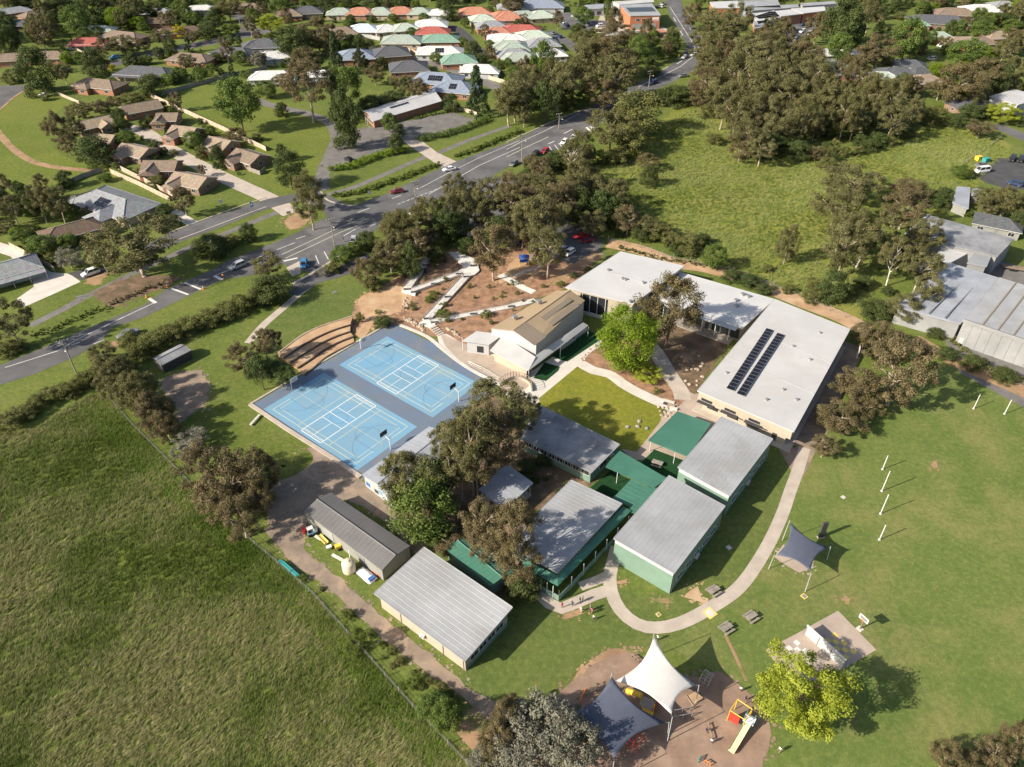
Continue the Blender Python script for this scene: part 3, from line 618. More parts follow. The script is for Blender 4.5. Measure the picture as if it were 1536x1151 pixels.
def house_at(c, ang, L, Wd, kind, roof, wall, wh=2.7, rise=None, nwin=3, wing=None, chimney=False, panels=0, veranda=None, name='house'):
    """suburban house: walls, hip (h) or gable (g) roof, windows, door; optional cross wing"""
    root = empty(name, (c[0], c[1], 0), ang)
    OCC.append([(c[0]+math.cos(ang)*u-math.sin(ang)*v, c[1]+math.sin(ang)*u+math.cos(ang)*v) for u, v in ((-L/2-1, -Wd/2-1), (L/2+1, -Wd/2-1), (L/2+1, Wd/2+1), (-L/2-1, Wd/2+1))])
    rise = rise or Wd*0.21; ov = 0.5
    l, w = L/2, Wd/2
    mb = MB(); zt = wh+rise; ze = wh-0.05; lo, wo_ = l+ov, w+ov
    def hip(mb, l, w, ze, zt, hipl):
        e = [Vector((-l, -w, ze)), Vector((l, -w, ze)), Vector((l, w, ze)), Vector((-l, w, ze))]
        a, b = Vector((-l+hipl, 0, zt)), Vector((l-hipl, 0, zt)); d = Vector((0, 0, -0.18))
        V = e+[a, b]+[x+d for x in e]
        mb.faces(V, [(0, 1, 5, 4), (2, 3, 4, 5), (3, 0, 4), (1, 2, 5), (0, 6, 7, 1), (1, 7, 8, 2), (2, 8, 9, 3), (3, 9, 6, 0), (9, 8, 7, 6)])
        return a, b
    a, b = hip(mb, lo, wo_, ze, zt, wo_*0.95 if kind == 'h' else 0.02)
    caps = [(a, b)]
    if kind == 'h': caps += [(a, Vector((-lo, -wo_, ze))), (a, Vector((-lo, wo_, ze))), (b, Vector((lo, -wo_, ze))), (b, Vector((lo, wo_, ze)))]
    wm = MB(); wm.box((0, 0, (wh-0.2)/2), (L, Wd, wh-0.2))
    if kind == 'g':
        for s in (-1, 1):
            P = [(s*l, -w, wh-0.2), (s*l, w, wh-0.2), (s*l, 0, zt-0.35)]; K = [(x-s*0.2, y, z) for x, y, z in P]
            wm.faces(P+K, [(0, 1, 2), (5, 4, 3), (0, 3, 4, 1), (1, 4, 5, 2), (2, 5, 3, 0)])
    if wing:
        wx, wl, ww, side = wing                       # position along the house, length out, width, side -1 or 1
        k = len(mb.v)
        m2 = MB(); h2 = min(rise, (ww/2+ov)*0.46)
        a2, b2 = hip(m2, (w+wl)/2+ov, ww/2+ov, ze-0.012, ze+h2, ww/2+ov if kind == 'h' else 0.02)
        def tr(p): return Vector((wx-p[1]*side, side*(p[0]+(w+wl)/2), p[2]))
        mb.faces([tr(p) for p in m2.v], m2.f)
        caps.append((tr(a2), tr(b2)))
        wm.box((wx, side*(w+wl/2), (wh-0.22)/2), (ww, wl-0.01, wh-0.22))
        if kind == 'g':
            y = side*(w+wl); P = [(wx-ww/2, y, wh-0.22), (wx+ww/2, y, wh-0.22), (wx, y, ze+h2-0.4)]; K = [(x, yy-side*0.2, z) for x, yy, z in P]
            wm.faces(P+K, [(0, 1, 2), (5, 4, 3), (0, 3, 4, 1), (1, 4, 5, 2), (2, 5, 3, 0)])
        window(root, (wx, side*(w+wl+0.03), 1.45), 0 if side < 0 else math.pi, 1.9, 1.2)
    ro = mb.build('roof', roof, root)
    cm = MB()
    for p, q in caps: cm.bar(p+Vector((0, 0, 0.03)), q+Vector((0, 0, 0.03)), 0.11, 5)
    cm.build('ridge_cap', roof, ro)
    wm.build('wall', wall, root)
    for s in (-1, 1):
        for i in range(nwin):
            x = -l+L*(i+0.5)/nwin
            if wing and wing[3] == s and abs(x-wing[0]) < wing[2]/2+1.0: continue
            if s < 0 and i == nwin//2: door(root, (x, -w-0.03, 0), 0)
            else: window(root, (x, s*(w+0.03), 1.45), 0 if s < 0 else math.pi, 1.7, 1.2)
        window(root, (s*(l+0.03), 0, 1.45), math.pi/2 if s > 0 else -math.pi/2, 1.5, 1.2)
    for s in (-1, 1): MB().box((0, s*(wo_+0.06), ze-0.07), (2*lo, 0.11, 0.12)).build('gutter', 'paint_white', ro)
    if chimney: MB().box((l*0.35, w*0.3, zt+0.1), (0.7, 0.7, 1.6)).build('chimney', wall, ro)
    if panels:
        sl = Vector((0, wo_, rise+0.05)).normalized(); sgn = 1 if panels > 0 else -1
        k = abs(panels)
        solar(ro, (0, -sgn*wo_*0.5, (ze+zt)/2+0.02), (1, 0, 0), (0, sgn*sl.y, sl.z), k, 2)
    if veranda:
        vm = MB(); y = -wo_-veranda
        vm.faces([(-lo, -wo_+0.05, ze-0.15), (lo, -wo_+0.05, ze-0.15), (lo, y, ze-0.5), (-lo, y, ze-0.5), (-lo, -wo_+0.05, ze-0.22), (lo, -wo_+0.05, ze-0.22), (lo, y, ze-0.57), (-lo, y, ze-0.57)],
                 [(3, 2, 1, 0), (4, 5, 6, 7), (2, 3, 7, 6), (1, 2, 6, 5), (3, 0, 4, 7)])
        vo = vm.build('veranda_roof', roof, root)
        for i in range(5): MB().box((-lo+0.2+(2*lo-0.4)*i/4, y+0.15, (ze-0.55)/2), (0.12, 0.12, ze-0.56)).build('post', 'paint_white', root)
    return root
def house_ridge(sh, x1, y1, x2, y2, Wd, kind, roof, wall, wh=2.7, **k):
    zr = wh+Wd*0.21
    a, b = at(T(sh, x1, y1), zr), at(T(sh, x2, y2), zr); d = b-a
    L = d.length+(Wd*0.95 if kind == 'h' else 0)
    L = min(max(L, 7), 26)
    m = (a+b)/2
    return house_at(m, math.atan2(d.y, d.x), L, Wd, kind, 'tile_'+roof, wall, wh, **k), m
# ================================================================== VEGETATION KIT
def cloud(rng, n, shape):
    """clump centres (unit crown) with radius"""
    out = []
    while len(out) < n:
        p = rng.normal(size=3); p /= np.linalg.norm(p); r = rng.uniform(0, 1)**(1/3.0)
        if shape == 'conifer':
            z = rng.uniform(-1, 1); rad = 0.08+0.92*((1-z)/2)**0.85; a = rng.uniform(0, 2*math.pi); q = rng.uniform(0.45, 1)
            out.append((rad*q*math.cos(a), rad*q*math.sin(a), z, 0.17)); continue
        if shape == 'dome':
            z = rng.uniform(-0.95, 0.95); a = rng.uniform(0, 2*math.pi); rad = math.sqrt(max(0.05, 1-max(z, -0.25)**2)); q = rng.uniform(0.3, 0.9)
            out.append((rad*q*math.cos(a), rad*q*math.sin(a), z*0.85, 0.26)); continue
        if shape == 'open':
            if r < 0.45: continue
            p = p*r; p[2] = p[2]*0.95+0.05
            out.append((p[0]*0.88, p[1]*0.88, p[2]*0.86, rng.uniform(0.11, 0.24))); continue
        if shape == 'tall':
            r = 0.3+0.7*r; z = p[2]*r; a = math.atan2(p[1], p[0]); rad = math.hypot(p[0], p[1])*r*(0.75+0.25*(z < 0.3))
            out.append((rad*math.cos(a)*0.9, rad*math.sin(a)*0.9, z*0.88, rng.uniform(0.14, 0.24))); continue
        p = p*(0.40+0.45*r)
        out.append((p[0], p[1], p[2], rng.uniform(0.20, 0.32)))
    return out
def leaves(name, clumps, per, size, seed, m, squash=0.75, droop=0.0, hole=0.0):
    """one mesh of many leaf sprays: rhombs facing roughly out of their clump, tinted clump by clump"""
    rng = np.random.default_rng(seed)
    C = np.array(clumps, float); n = len(C)
    idx = np.repeat(np.arange(n), per); N = len(idx)
    d = rng.normal(size=(N, 3)); d /= np.linalg.norm(d, axis=1)[:, None]
    r = C[idx, 3]*(rng.uniform(0, 1, N)**0.45)
    d2 = d.copy(); d2[:, 2] *= squash
    p = C[idx, :3]+d2*r[:, None]
    nr = d*0.85+rng.normal(size=(N, 3))*0.55+np.array([0, 0, 0.35]); nr /= np.linalg.norm(nr, axis=1)[:, None]
    t = rng.normal(size=(N, 3)); t[:, 2] -= droop; t -= nr*(np.sum(t*nr, axis=1)[:, None]); t /= np.linalg.norm(t, axis=1)[:, None]
    b = np.cross(nr, t); s = size*rng.uniform(0.6, 1.35, N)[:, None]
    V = np.empty((N, 4, 3)); V[:, 0] = p-t*s; V[:, 1] = p+b*s*0.55; V[:, 2] = p+t*s; V[:, 3] = p-b*s*0.55
    me = bpy.data.meshes.new(name); me.vertices.add(N*4); me.vertices.foreach_set('co', V.ravel())
    me.loops.add(N*4); me.loops.foreach_set('vertex_index', np.arange(N*4))
    me.polygons.add(N); me.polygons.foreach_set('loop_start', np.arange(N)*4)
    tint = np.clip(rng.uniform(0, 1, n)[idx]*0.75+rng.uniform(0, 0.5, N)-0.12, 0, 1)
    at_ = me.attributes.new('tint', 'FLOAT', 'POINT'); at_.data.foreach_set('value', np.repeat(tint, 4).astype(np.float32))
    me.materials.append(LEAF[m]); me.update(); me.validate()
    return me
def trunk_mesh(name, seed, m, limbs=6, r=0.05, spread=0.55, lean=0.06, split=0.45):
    """unit trunk: crown centre at height 1, crown radius 1"""
    rr = random.Random(seed); mb = MB()
    p = Vector((0, 0, -0.03)); q = r; x = rr.uniform(-lean, lean); y = rr.uniform(-lean, lean)
    pts = [p]
    for k in range(1, 5):
        pts.append(Vector((x*k*0.6+rr.uniform(-0.02, 0.02), y*k*0.6+rr.uniform(-0.02, 0.02), k*0.25)))
    for k in range(4): mb.bar(pts[k], pts[k+1], r*(1.25-0.22*k), 7, r*(1.25-0.22*(k+1)))
    mb.bar((0, 0, -0.03), (0, 0, 0.05), r*1.7, 7, r*1.2)
    for i in range(limbs):
        z = split+(0.95-split)*i/limbs; a = 2.4*i+rr.uniform(-0.5, 0.5); k = min(3, int(z*4)); base = pts[k].lerp(pts[k+1], z*4-k)
        e1 = base+Vector((math.cos(a)*spread*0.5, math.sin(a)*spread*0.5, rr.uniform(0.10, 0.22)))
        e2 = e1+Vector((math.cos(a+rr.uniform(-0.5, 0.5))*spread*0.6, math.sin(a+rr.uniform(-0.5, 0.5))*spread*0.6, rr.uniform(0.06, 0.30)))
        mb.bar(base, e1, r*0.5, 5, r*0.32); mb.bar(e1, e2, r*0.32, 5, r*0.12)
        e3 = e1+Vector((math.cos(a+1.1)*spread*0.4, math.sin(a+1.1)*spread*0.4, rr.uniform(0.1, 0.3))); mb.bar(e1, e3, r*0.25, 4, r*0.08)
    return mb.mesh(name, m, True)
CROWN, TRUNK = {}, {}
def rng_cloud(seed, n, shape): return cloud(np.random.default_rng(seed), n, shape)
SPEC = {  # shape, clumps, leaves per clump, leaf size, variants, trunk material
    'g': ('open', 62, 260, 0.0255, 6, 'bark_gum'), 'b': ('open', 64, 260, 0.0255, 6, 'bark_gum'), 'd': ('dome', 80, 130, 0.038, 3, 'bark_dark'),
    'm': ('round', 80, 130, 0.038, 3, 'bark_dark'), 'l': ('round', 90, 280, 0.0255, 2, 'bark_dark'), 'p': ('open', 74, 270, 0.0245, 2, 'bark_dark'),
    'y': ('round', 40, 80, 0.06, 1, 'bark_dark'), 'c': ('conifer', 90, 70, 0.045, 2, 'bark_dark'), 's': ('dome', 60, 120, 0.042, 4, 'bark_dark'),
    'S': ('open', 80, 110, 0.034, 2, 'bark_gum'), 'w': ('dome', 36, 70, 0.055, 2, 'bark_dark')}
for k, (sh, n, per, sz, nv, bark) in SPEC.items():
    CROWN[k] = [leaves('crown', rng_cloud(hash((ord(k), v)) % 9999, n, 'tall' if (sh == 'open' and v == 3) else sh), per, sz, 31*ord(k)+v, k, droop=0.8 if sh == 'open' else 0.1) for v in range(nv)]
for k in ('bark_gum', 'bark_dark', 'bark_pale'):
    TRUNK[k] = [trunk_mesh('trunk', 5+v*7+len(k), k, limbs=9 if k != 'bark_dark' else 6, r=0.05 if k != 'bark_dark' else 0.04) for v in range(3)]
LOOK = {'g': ('olive-green gum tree', 'tree', 'gum_tree'), 'b': ('brownish olive native tree', 'tree', 'native_tree'), 'd': ('dark green bushy tree', 'tree', 'bushy_tree'), 'm': ('mid-green leafy tree', 'tree', 'leafy_tree'),
        'l': ('bright lime-green tree', 'tree', 'leafy_tree'), 'p': ('yellow-green tree in spring leaf', 'tree', 'leafy_tree'), 'y': ('golden yellow shrub', 'shrub', 'shrub'), 'c': ('dark pointed conifer', 'tree', 'conifer_tree'),
        's': ('olive rounded shrub', 'shrub', 'shrub'), 'S': ('silver-grey leaved tree', 'tree', 'leafy_tree'), 'w': ('small fresh green bush', 'bush', 'bush')}
TREEN = [0]
CLEAR = {'g': 0.55, 'b': 0.45, 'd': 0.06, 'm': 0.30, 'l': 0.25, 'p': 0.45, 'y': 0.05, 'c': 0.05, 's': 0.02, 'S': 0.25, 'w': 0.0}
def tree(px, rx, ry, sp, where, clear=None, bark=None, look=None, vmin=0.55):
    """tree or shrub from its crown's place and half-sizes as seen"""
    TREEN[0] += 1
    zc = 4.0
    for _ in range(3):
        P = at(px, zc); s = pxm(P); a = max(0.35, rx/s)
        d = (P-Vector((0, 0, CAM_H))); th = math.atan2(-d.z, math.hypot(d.x, d.y))
        e = ry/s; b2 = (e*e-(a*math.sin(th))**2)/math.cos(th)**2
        b = math.sqrt(max(b2, (vmin*a)**2)); b = min(b, 2.2*a)
        cl = (CLEAR[sp] if clear is None else clear)*b
        zc = b*0.96+cl
    return plant(P, a, b, zc, sp, where, clear, bark, look, px[0])
def plant(P, a, b, zc, sp, where, clear=None, bark=None, look=None, x=None):
    i = TREEN[0]; rr = random.Random(i*17)
    look0, cat, name = LOOK[sp]
    root = empty(name, (P.x, P.y, 0), 0)
    crowns = CROWN[sp]; me = crowns[i % len(crowns)]
    if b > 1.25*a and sp in 'gb': me = crowns[3]
    sc = 1.2 if sp in 'gbSp' else 1.1
    link('crown', me, root, (0, 0, zc), rr.uniform(0, 6.28), (a*sc, a*sc, b*(sc-0.03)))
    tm = TRUNK[bark or SPEC[sp][5]]
    if sp not in 'sywd' or clear: link('trunk', tm[i % 3], root, (0, 0, 0), rr.uniform(0, 6.28), (a*0.95, a*0.95, zc))
    else: link('stem', tm[i % 3], root, (0, 0, 0), rr.uniform(0, 6.28), (a*0.6, a*0.6, zc*0.9))
    size = 'tall ' if zc+b > 15 else ('small ' if zc+b < 4.5 and cat == 'tree' else '')
    OCC.append([(P.x+a*0.5*math.cos(t), P.y+a*0.5*math.sin(t)) for t in (0, 1.57, 3.14, 4.71)])
    count(root, look or (size+look0), where, cat, photo_x((P.x, P.y, zc)) if x is None else x)
    return root
def scatter(px, n, kinds, where, seed, gap=1.6):
    """plants over an outline, off roads, paving and buildings; kinds: species -> (weight, radius range, height ratio)"""
    rr = random.Random(seed); W_ = [at(p) for p in px]; poly = [(p.x, p.y) for p in W_]; x0, x1 = min(p[0] for p in poly), max(p[0] for p in poly); y0, y1 = min(p[1] for p in poly), max(p[1] for p in poly)
    occ = [(P, min(q[0] for q in P), max(q[0] for q in P), min(q[1] for q in P), max(q[1] for q in P)) for P in OCC]
    ks = [k for k in kinds for _ in range(kinds[k][0])]; got = 0
    for _ in range(n*30):
        if got >= n: break
        x, y = rr.uniform(x0, x1), rr.uniform(y0, y1)
        if not inpoly(x, y, poly): continue
        k = rr.choice(ks); a = rr.uniform(*kinds[k][1]); m = a*0.55+gap*0.3; bad = False
        for dx, dy in ((0, 0), (m, 0), (-m, 0), (0, m), (0, -m)):
            for P, a0, a1, b0, b1 in occ:
                if a0 <= x+dx <= a1 and b0 <= y+dy <= b1 and inpoly(x+dx, y+dy, P): bad = True; break
            if bad: break
        if bad: continue
        TREEN[0] += 1; b = a*kinds[k][2]*rr.uniform(0.85, 1.2); plant(Vector((x, y, 0)), a, b, b*0.96+CLEAR[k]*b, k, where); got += 1
        occ.append((OCC[-1], x-a, x+a, y-a, y+a))
def trees(sh, lst, where, **k):
    for t in lst:
        x, y, rx, ry, sp = t[:5]; kk = dict(k)
        if len(t) > 5: kk.update(t[5])
        tree(T(sh, x, y), rx/3.84, ry/3.84, sp, where, **kk)
def hedge(px, w, h, sp, label, name='hedge', dens=1.0, seed=1):
    pts = spline([at(p).xy for p in px], False, 1.0); rng = np.random.default_rng(seed+len(pts)); cl = []
    c = pts[len(pts)//2]
    for i, p in enumerate(pts):
        for k in range(int(3*dens)+1):
            cl.append((p.x-c.x+rng.uniform(-w/2, w/2)*0.75, p.y-c.y+rng.uniform(-w/2, w/2)*0.75, rng.uniform(0.25, 0.8)*h, min(w, h)*rng.uniform(0.28, 0.42)))
    root = empty(name, (c.x, c.y, 0), 0, label, 'hedge')
    link('foliage', leaves('foliage', cl, 42, 0.16, seed*3+1, sp), root)
    st = MB()
    for i in range(0, len(pts), 3): p = pts[i]; st.bar((p.x-c.x, p.y-c.y, -0.05), (p.x-c.x+0.1, p.y-c.y, h*0.6), 0.05, 5, 0.02)
    st.build('stem', 'bark_dark', root)
    return root
# ================================================================== SCHOOL BUILDINGS
def slab(root, px, z, th, m, name='roof', rib=None, pitch=0.9):
    z = list(z) if isinstance(z, (list, tuple)) else [z]*len(px)
    q = [at(p, a) for p, a in zip(px, z)]
    if not ccw(q): q.reverse(); z.reverse()
    c = root.location; q = [Vector((p.x-c.x, p.y-c.y)) for p in q]
    mb = MB(); roof_slab(mb, q, z, th, rib, pitch)
    return mb.build(name, m, root), q, z
def post(root, px, z, r=0.07, m='steel_white', name='post', zt=None):
    p = at(px)-root.location
    return MB().bar((p.x, p.y, 0), (p.x, p.y, z), r, 8).build(name, m, root)
def post_xy(root, p, z, r=0.07, m='steel_white', name='post'): return MB().bar((p[0], p[1], 0), (p[0], p[1], z), r, 8).build(name, m, root)
def vent(ro, px, z, root, s=0.6):
    p = at(px, z)-root.location; MB().box((p.x, p.y, z+s*0.3), (s, s, s*0.7), 0.5).build('roof_vent', 'steel', ro)
# --- big white classroom block
root, w, z, q, ro = flat_building('classroom_block', 'large white flat-roofed classroom block with two rows of solar panels', 'building',
    [(1046.5, 586), (1190.7, 647.2), (1274.8, 494), (1161.3, 448.8)], [5.3, 5.2, 5.3, 5.4], 'roof_offwhite', 'wall_white', over=0.25, walls=False)
MB().prism(w, 2.7, [a-0.23 for a in z]).build('fascia_wall', 'wall_cream', root)
wl = inset([Vector((p.x, p.y, 0)) for p in w], 1.0); MB().prism(wl, 0, 2.698).build('wall', 'wall_cream', root)
MB().prism(inset([Vector((p.x, p.y, 0)) for p in w], -0.6), 0, 0.12).build('plinth', 'concrete', root)
for i in range(4):
    L = (wl[(i+1) % 4]-wl[i]).length; n = int(L/3.6)
    for k in range(n):
        p, a, _ = edge(wl, i, (k+0.5)/n, 0.03)
        if k % 5 == 3: door(root, (p[0], p[1], 0.12), a, 'wall_dark')
        else: window(root, (p[0], p[1], 1.75), a, 2.4, 1.4, 'wall_dark')
i0 = min(range(4), key=lambda i: ((w[i]+w[(i+1) % 4])/2).y)
for t in (0.10, 0.36, 0.62):                          # dark awnings over the front windows
    p, a, L = edge(w, i0, t, 0.45); MB().box((p[0], p[1], 2.95), (3.6, 0.9, 0.12), a).build('awning', 'wall_dark', root)
    p, a, L = edge(w, i0, t, 0.03); window(root, (p[0], p[1], 3.5), a, 2.4, 0.6, 'wall_dark')
for a, b in (((1156, 493), (1093, 588)), ((1172.5, 500), (1108.5, 596))):
    A, B = at(a, 5.4)-root.location, at(b, 5.4)-root.location; u = (B-A); Ln = u.length; u.normalize(); v = Vector((-u.y, u.x, 0))
    solar(ro, (A+B)/2, u, v, int(Ln/1.34), 1, 1.28, 1.62, 0.2)
for p in ((1190, 520), (1215, 540), (1150, 600), (1175, 585), (1195, 600), (1230, 500), (1090, 560), (1120, 545)): vent(ro, p, 5.3, root, 0.5)
for k in range(2):
    a, b = (q[0].lerp(q[3], 0.33+0.3*k)), (q[1].lerp(q[2], 0.33+0.3*k)); MB().bar((a.x, a.y, 5.36), (b.x, b.y, 5.28), 0.07, 6).build('roof_joint', 'roof_zinc', ro)
# --- link block
root, w, z, q, ro = flat_building('link_block', 'low white-roofed link building between the two big white school blocks', 'building', [(1022, 409), (1161, 449), (1114, 492), (985, 447)], [4.4, 4.4, 4.2, 4.2], 'roof_white', 'wall_grey', over=0.6)
i0 = min(range(4), key=lambda i: ((w[i]+w[(i+1) % 4])/2).x+((w[i]+w[(i+1) % 4])/2).y)
for k in range(9):
    p, a, L = edge(w, i0, (k+0.5)/9, 0.03)
    if k in (2, 5): door(root, (p[0], p[1], 0), a, 'wall_dark')
    else: window(root, (p[0], p[1], 1.7), a, 2.2, 2.6, 'wall_dark')
for p in ((1114, 443), (1104, 452), (1122, 446), (1105, 460)): vent(ro, p, 4.3, root, 0.9)
for k in range(6): p, a, L = edge(w, i0, 0.1+0.8*k/5, 1.6); post_xy(root, p, 3.9, 0.08)
p, a, L = edge(w, i0, 0.5, 1.2); MB().box((p[0], p[1], 4.02), (L*0.96, 2.6, 0.12), a).build('awning', 'roof_wing', root); p, a, L = edge(w, i0, 0.6, 1.6); MB().box((p[0], p[1], 0.15), (L*0.7, 3.0, 0.3), a).build('deck', 'timber_grey', root)
# --- gymnasium-like white block
root, w, z, q, ro = flat_building('learning_block', 'tall white flat-roofed block behind the tan-roofed hall', 'building', [(930.6, 377.6), (1026, 399.3), (950, 455.8), (848.5, 431)], [6.3, 6.3, 5.9, 5.9], 'roof_white', 'wall_cream', over=0.3)
i0 = min(range(4), key=lambda i: ((w[i]+w[(i+1) % 4])/2).y)
p, a, L = edge(w, i0, 0.42, 0.06); gl = MB(); gl.box((p[0], p[1], 2.6), (L*0.42, 0.10, 5.0), a); gl.build('glazing', 'glass', root)
for t in (0.24, 0.36, 0.48, 0.60):
    p, a, L = edge(w, i0, t, 0.14); MB().box((p[0], p[1], 2.6), (0.12, 0.12, 5.1), a).build('mullion', 'steel_white', root)
p, a, L = edge(w, i0, 0.42, 1.2); MB().box((p[0], p[1], 0.5), (L*0.35, 0.15, 1.0), a).build('low_wall', 'wall_white', root)
i1 = (i0+1) % 4
for k in range(4): p, a, L = edge(w, i1, (k+0.5)/4, 0.03); window(root, (p[0], p[1], 4.6), a, 2.6, 0.7, 'wall_dark')
MB().prism([tuple(v) for v in inset([Vector((v.x*0.98, v.y*0.5+ (q[0].y+q[1].y)*0.0, 0)) for v in q], 0.2)], 5.7, 5.75).build('roof_step', 'roof_white', ro) if False else None
for p in ((913, 406), (934, 419), (938, 420), (965, 425), (946, 453)): vent(ro, p, 6.1, root, 0.7)
A, B = at((905, 405), 6.2)-root.location, at((988, 430), 6.1)-root.location
MB().bar(A+Vector((0, 0, 0.08)), B+Vector((0, 0, 0.08)), 0.12, 6).build('roof_joint', 'roof_zinc', ro)
# --- hall with tan gable roof and white skillion wings
Z = lambda x, y: (680+x/5.904, 400+y/5.904)
root, w, q, ro, ra, rb = gable_building('school_hall', 'school hall with tan gable roof and white lean-to wings beside the blue court', 'building', [Z(330, 545), Z(905, 215), Z(1165, 300), Z(735, 690)], 5.8, 7.3, 'roof_tan', 'wall_white', 0, 0.15)
for p, s in ((Z(760, 318), 1.0), (Z(545, 455), 1.0)): vent(ro, p, 6.9, root, s)
rd = (rb-ra).normalized(); rn = Vector((rd.y, -rd.x, 0)); rn = rn if rn.y < 0 else -rn
hw = max(abs((Vector((v.x, v.y, 0))-Vector((ra.x, ra.y, 0))).dot(rn)) for v in q)
def on_roof(t, s, up=0.03): p = ra.lerp(rb, t)+rn*s*hw; p.z = 7.3-1.5*s+up; return p
def roof_patch(name, t0, t1, s0, s1, m, up=0.06):
    P = [on_roof(t0, s0, up), on_roof(t0, s1, up), on_roof(t1, s1, up), on_roof(t1, s0, up)]; K = [v-Vector((0, 0, 0.05)) for v in P]
    return MB().faces(P+K, [(0, 1, 2, 3) if (P[1]-P[0]).cross(P[2]-P[0]).z > 0 else (3, 2, 1, 0), (7, 6, 5, 4), (0, 4, 5, 1), (1, 5, 6, 2), (2, 6, 7, 3), (3, 7, 4, 0)]).build(name, m, ro)
roof_patch('skylight', 0.12, 0.62, 0.22, 0.42, 'roof_tan_dark'); roof_patch('skylight', 0.12, 0.62, 0.58, 0.78, 'roof_tan_dark'); roof_patch('roof_end', 0.80, 1.0, 0.02, 1.0, 'roof_tan_dark', 0.07)
fw, qf, zf = slab(root, [Z(325, 742), Z(665, 922), Z(730, 800), Z(440, 610)], [3.0, 2.8, 3.7, 4.1], 0.18, 'roof_wing', 'wing_roof')
lw, ql, zl = slab(root, [Z(78, 658), Z(318, 692), Z(445, 600), Z(205, 572)], [3.5, 3.4, 4.3, 4.3], 0.18, 'roof_wing', 'wing_roof')
vr, qv, zv = slab(root, [Z(736, 782), Z(1150, 494), Z(1196, 522), Z(668, 920)], [3.65, 3.65, 2.95, 2.82], 0.15, 'roof_wing', 'veranda_roof')
wf = inset([Vector((v.x, v.y, 0)) for v in qf], 0.7); MB().prism(wf, 0, [a-0.24 for a in zf]).build('wall', 'wall_cream', root)
wl2 = inset([Vector((v.x, v.y, 0)) for v in ql], 0.5); MB().prism(wl2, 0, [a-0.22 for a in zl]).build('wall', 'wall_white', root)
i0 = min(range(4), key=lambda i: ((wf[i]+wf[(i+1) % 4])/2).y)
for k, t in enumerate((0.2, 0.46, 0.7, 0.9)):
    p, a, L = edge(wf, i0, t, 0.03)
    if k == 1: door(root, (p[0], p[1], 0), a, 'wall_dark')
    elif k == 0: MB().box((p[0], p[1], 1.15), (1.5, 0.08, 2.3), a).build('doorway', 'wall_dark', root)
    else: window(root, (p[0], p[1], 1.6), a, 0.8, 1.2, 'wall_dark')
i0 = min(range(4), key=lambda i: ((wl2[i]+wl2[(i+1) % 4])/2).y)
p, a, L = edge(wl2, i0, 0.6, 0.03); window(root, (p[0], p[1], 1.4), a, 1.5, 1.7, 'wall_dark')
for p in (Z(668, 985), Z(945, 803), Z(1190, 622)): post(root, p, 2.75)
post(root, Z(85, 738), 3.3)
for p in (Z(1010, 690), Z(1110, 610)):
    p = at(p)-root.location; MB().box((p.x, p.y, 0.35), (5.5, 1.0, 0.7), 0.85).build('low_wall', 'wall_white', root)
# --- relocatable classrooms
def ac_unit(root, w, i, t, z=1.2):
    p, a, L = edge(w, i, t, 0.28); u = MB().box((p[0], p[1], z), (0.9, 0.4, 0.7), a).build('air_conditioner', 'paint_white', root)
    p, a, L = edge(w, i, t, 0.485); MB().lathe([(0.26, -0.01), (0.26, 0.01)], 12).build('fan_grille', 'trim_grey', u).matrix_local = Matrix.Translation((p[0], p[1], z)) @ Matrix.Rotation(a, 4, 'Z') @ Matrix.Rotation(math.pi/2, 4, 'X')
def down_pipe(root, w, i, t, z): p, a, L = edge(w, i, t, 0.08); MB().bar((p[0], p[1], 0), (p[0], p[1], z), 0.06, 6).build('downpipe', 'wall_cream', root)
def idx(w, kind):
    f = {'s': lambda m: m.y, 'n': lambda m: -m.y, 'w': lambda m: m.x, 'e': lambda m: -m.x, 'sw': lambda m: m.x+m.y, 'se': lambda m: m.y-m.x, 'ne': lambda m: -m.x-m.y, 'nw': lambda m: m.x-m.y}[kind]
    return min(range(4), key=lambda i: f((w[i]+w[(i+1) % 4])/2))
rD, wD, zD, qD, oD = flat_building('classroom', 'grey-roofed green-walled classroom standing nearest to the curved path', 'building', [(921, 807.4), (1011.3, 859.5), (1087.6, 759.2), (1003.5, 713.6)], [5.8, 5.7, 5.7, 5.8], 'roof_zinc', 'paint_white', 0.15, 0, 0.8, band=(4.6, 'wall_green'))
rC, wC, zC, qC, oC = flat_building('classroom', 'grey-roofed green-walled classroom directly in front of the solar-panelled block', 'building', [(1017.3, 700.6), (1094.6, 743.6), (1159.2, 658.4), (1082.9, 625.1)], [5.5, 5.4, 5.4, 5.5], 'roof_zinc', 'paint_white', 0.15, 0, 0.8, band=(4.3, 'wall_green'))
for r_, w_, o_, q_, z_ in ((rD, wD, oD, qD, zD), (rC, wC, oC, qC, zC)):
    i = idx(w_, 'se'); wall_windows(r_, w_, i, 5, 1.9, 1.9, 1.3, 0.08, 0.92); ac_unit(r_, w_, i, 0.5); down_pipe(r_, w_, i, 0.02, 3.6); down_pipe(r_, w_, i, 0.98, 3.6)
    i = idx(w_, 'nw'); wall_windows(r_, w_, i, 5, 1.9, 1.9, 1.3)
    i = idx(w_, 'ne'); p, a, L = edge(w_, i, 0.3, 0.03); door(r_, (p[0], p[1], 0.1), a)
rE, wE, zE, qE, oE = flat_building('classroom', 'grey-roofed cream and green classroom beside the gravel track at the bottom left', 'building', [(561.5, 889.6), (697.7, 991.4), (768.5, 911), (636, 821)], [3.9, 3.9, 4.5, 4.5], 'roof_zinc', 'wall_cream', 0.55, 1, 0.8)
i = idx(wE, 'sw'); wall_windows(rE, wE, i, 2, 2.9, 1.7, 0.5, 0.05, 0.95); ac_unit(rE, wE, i, 0.52)
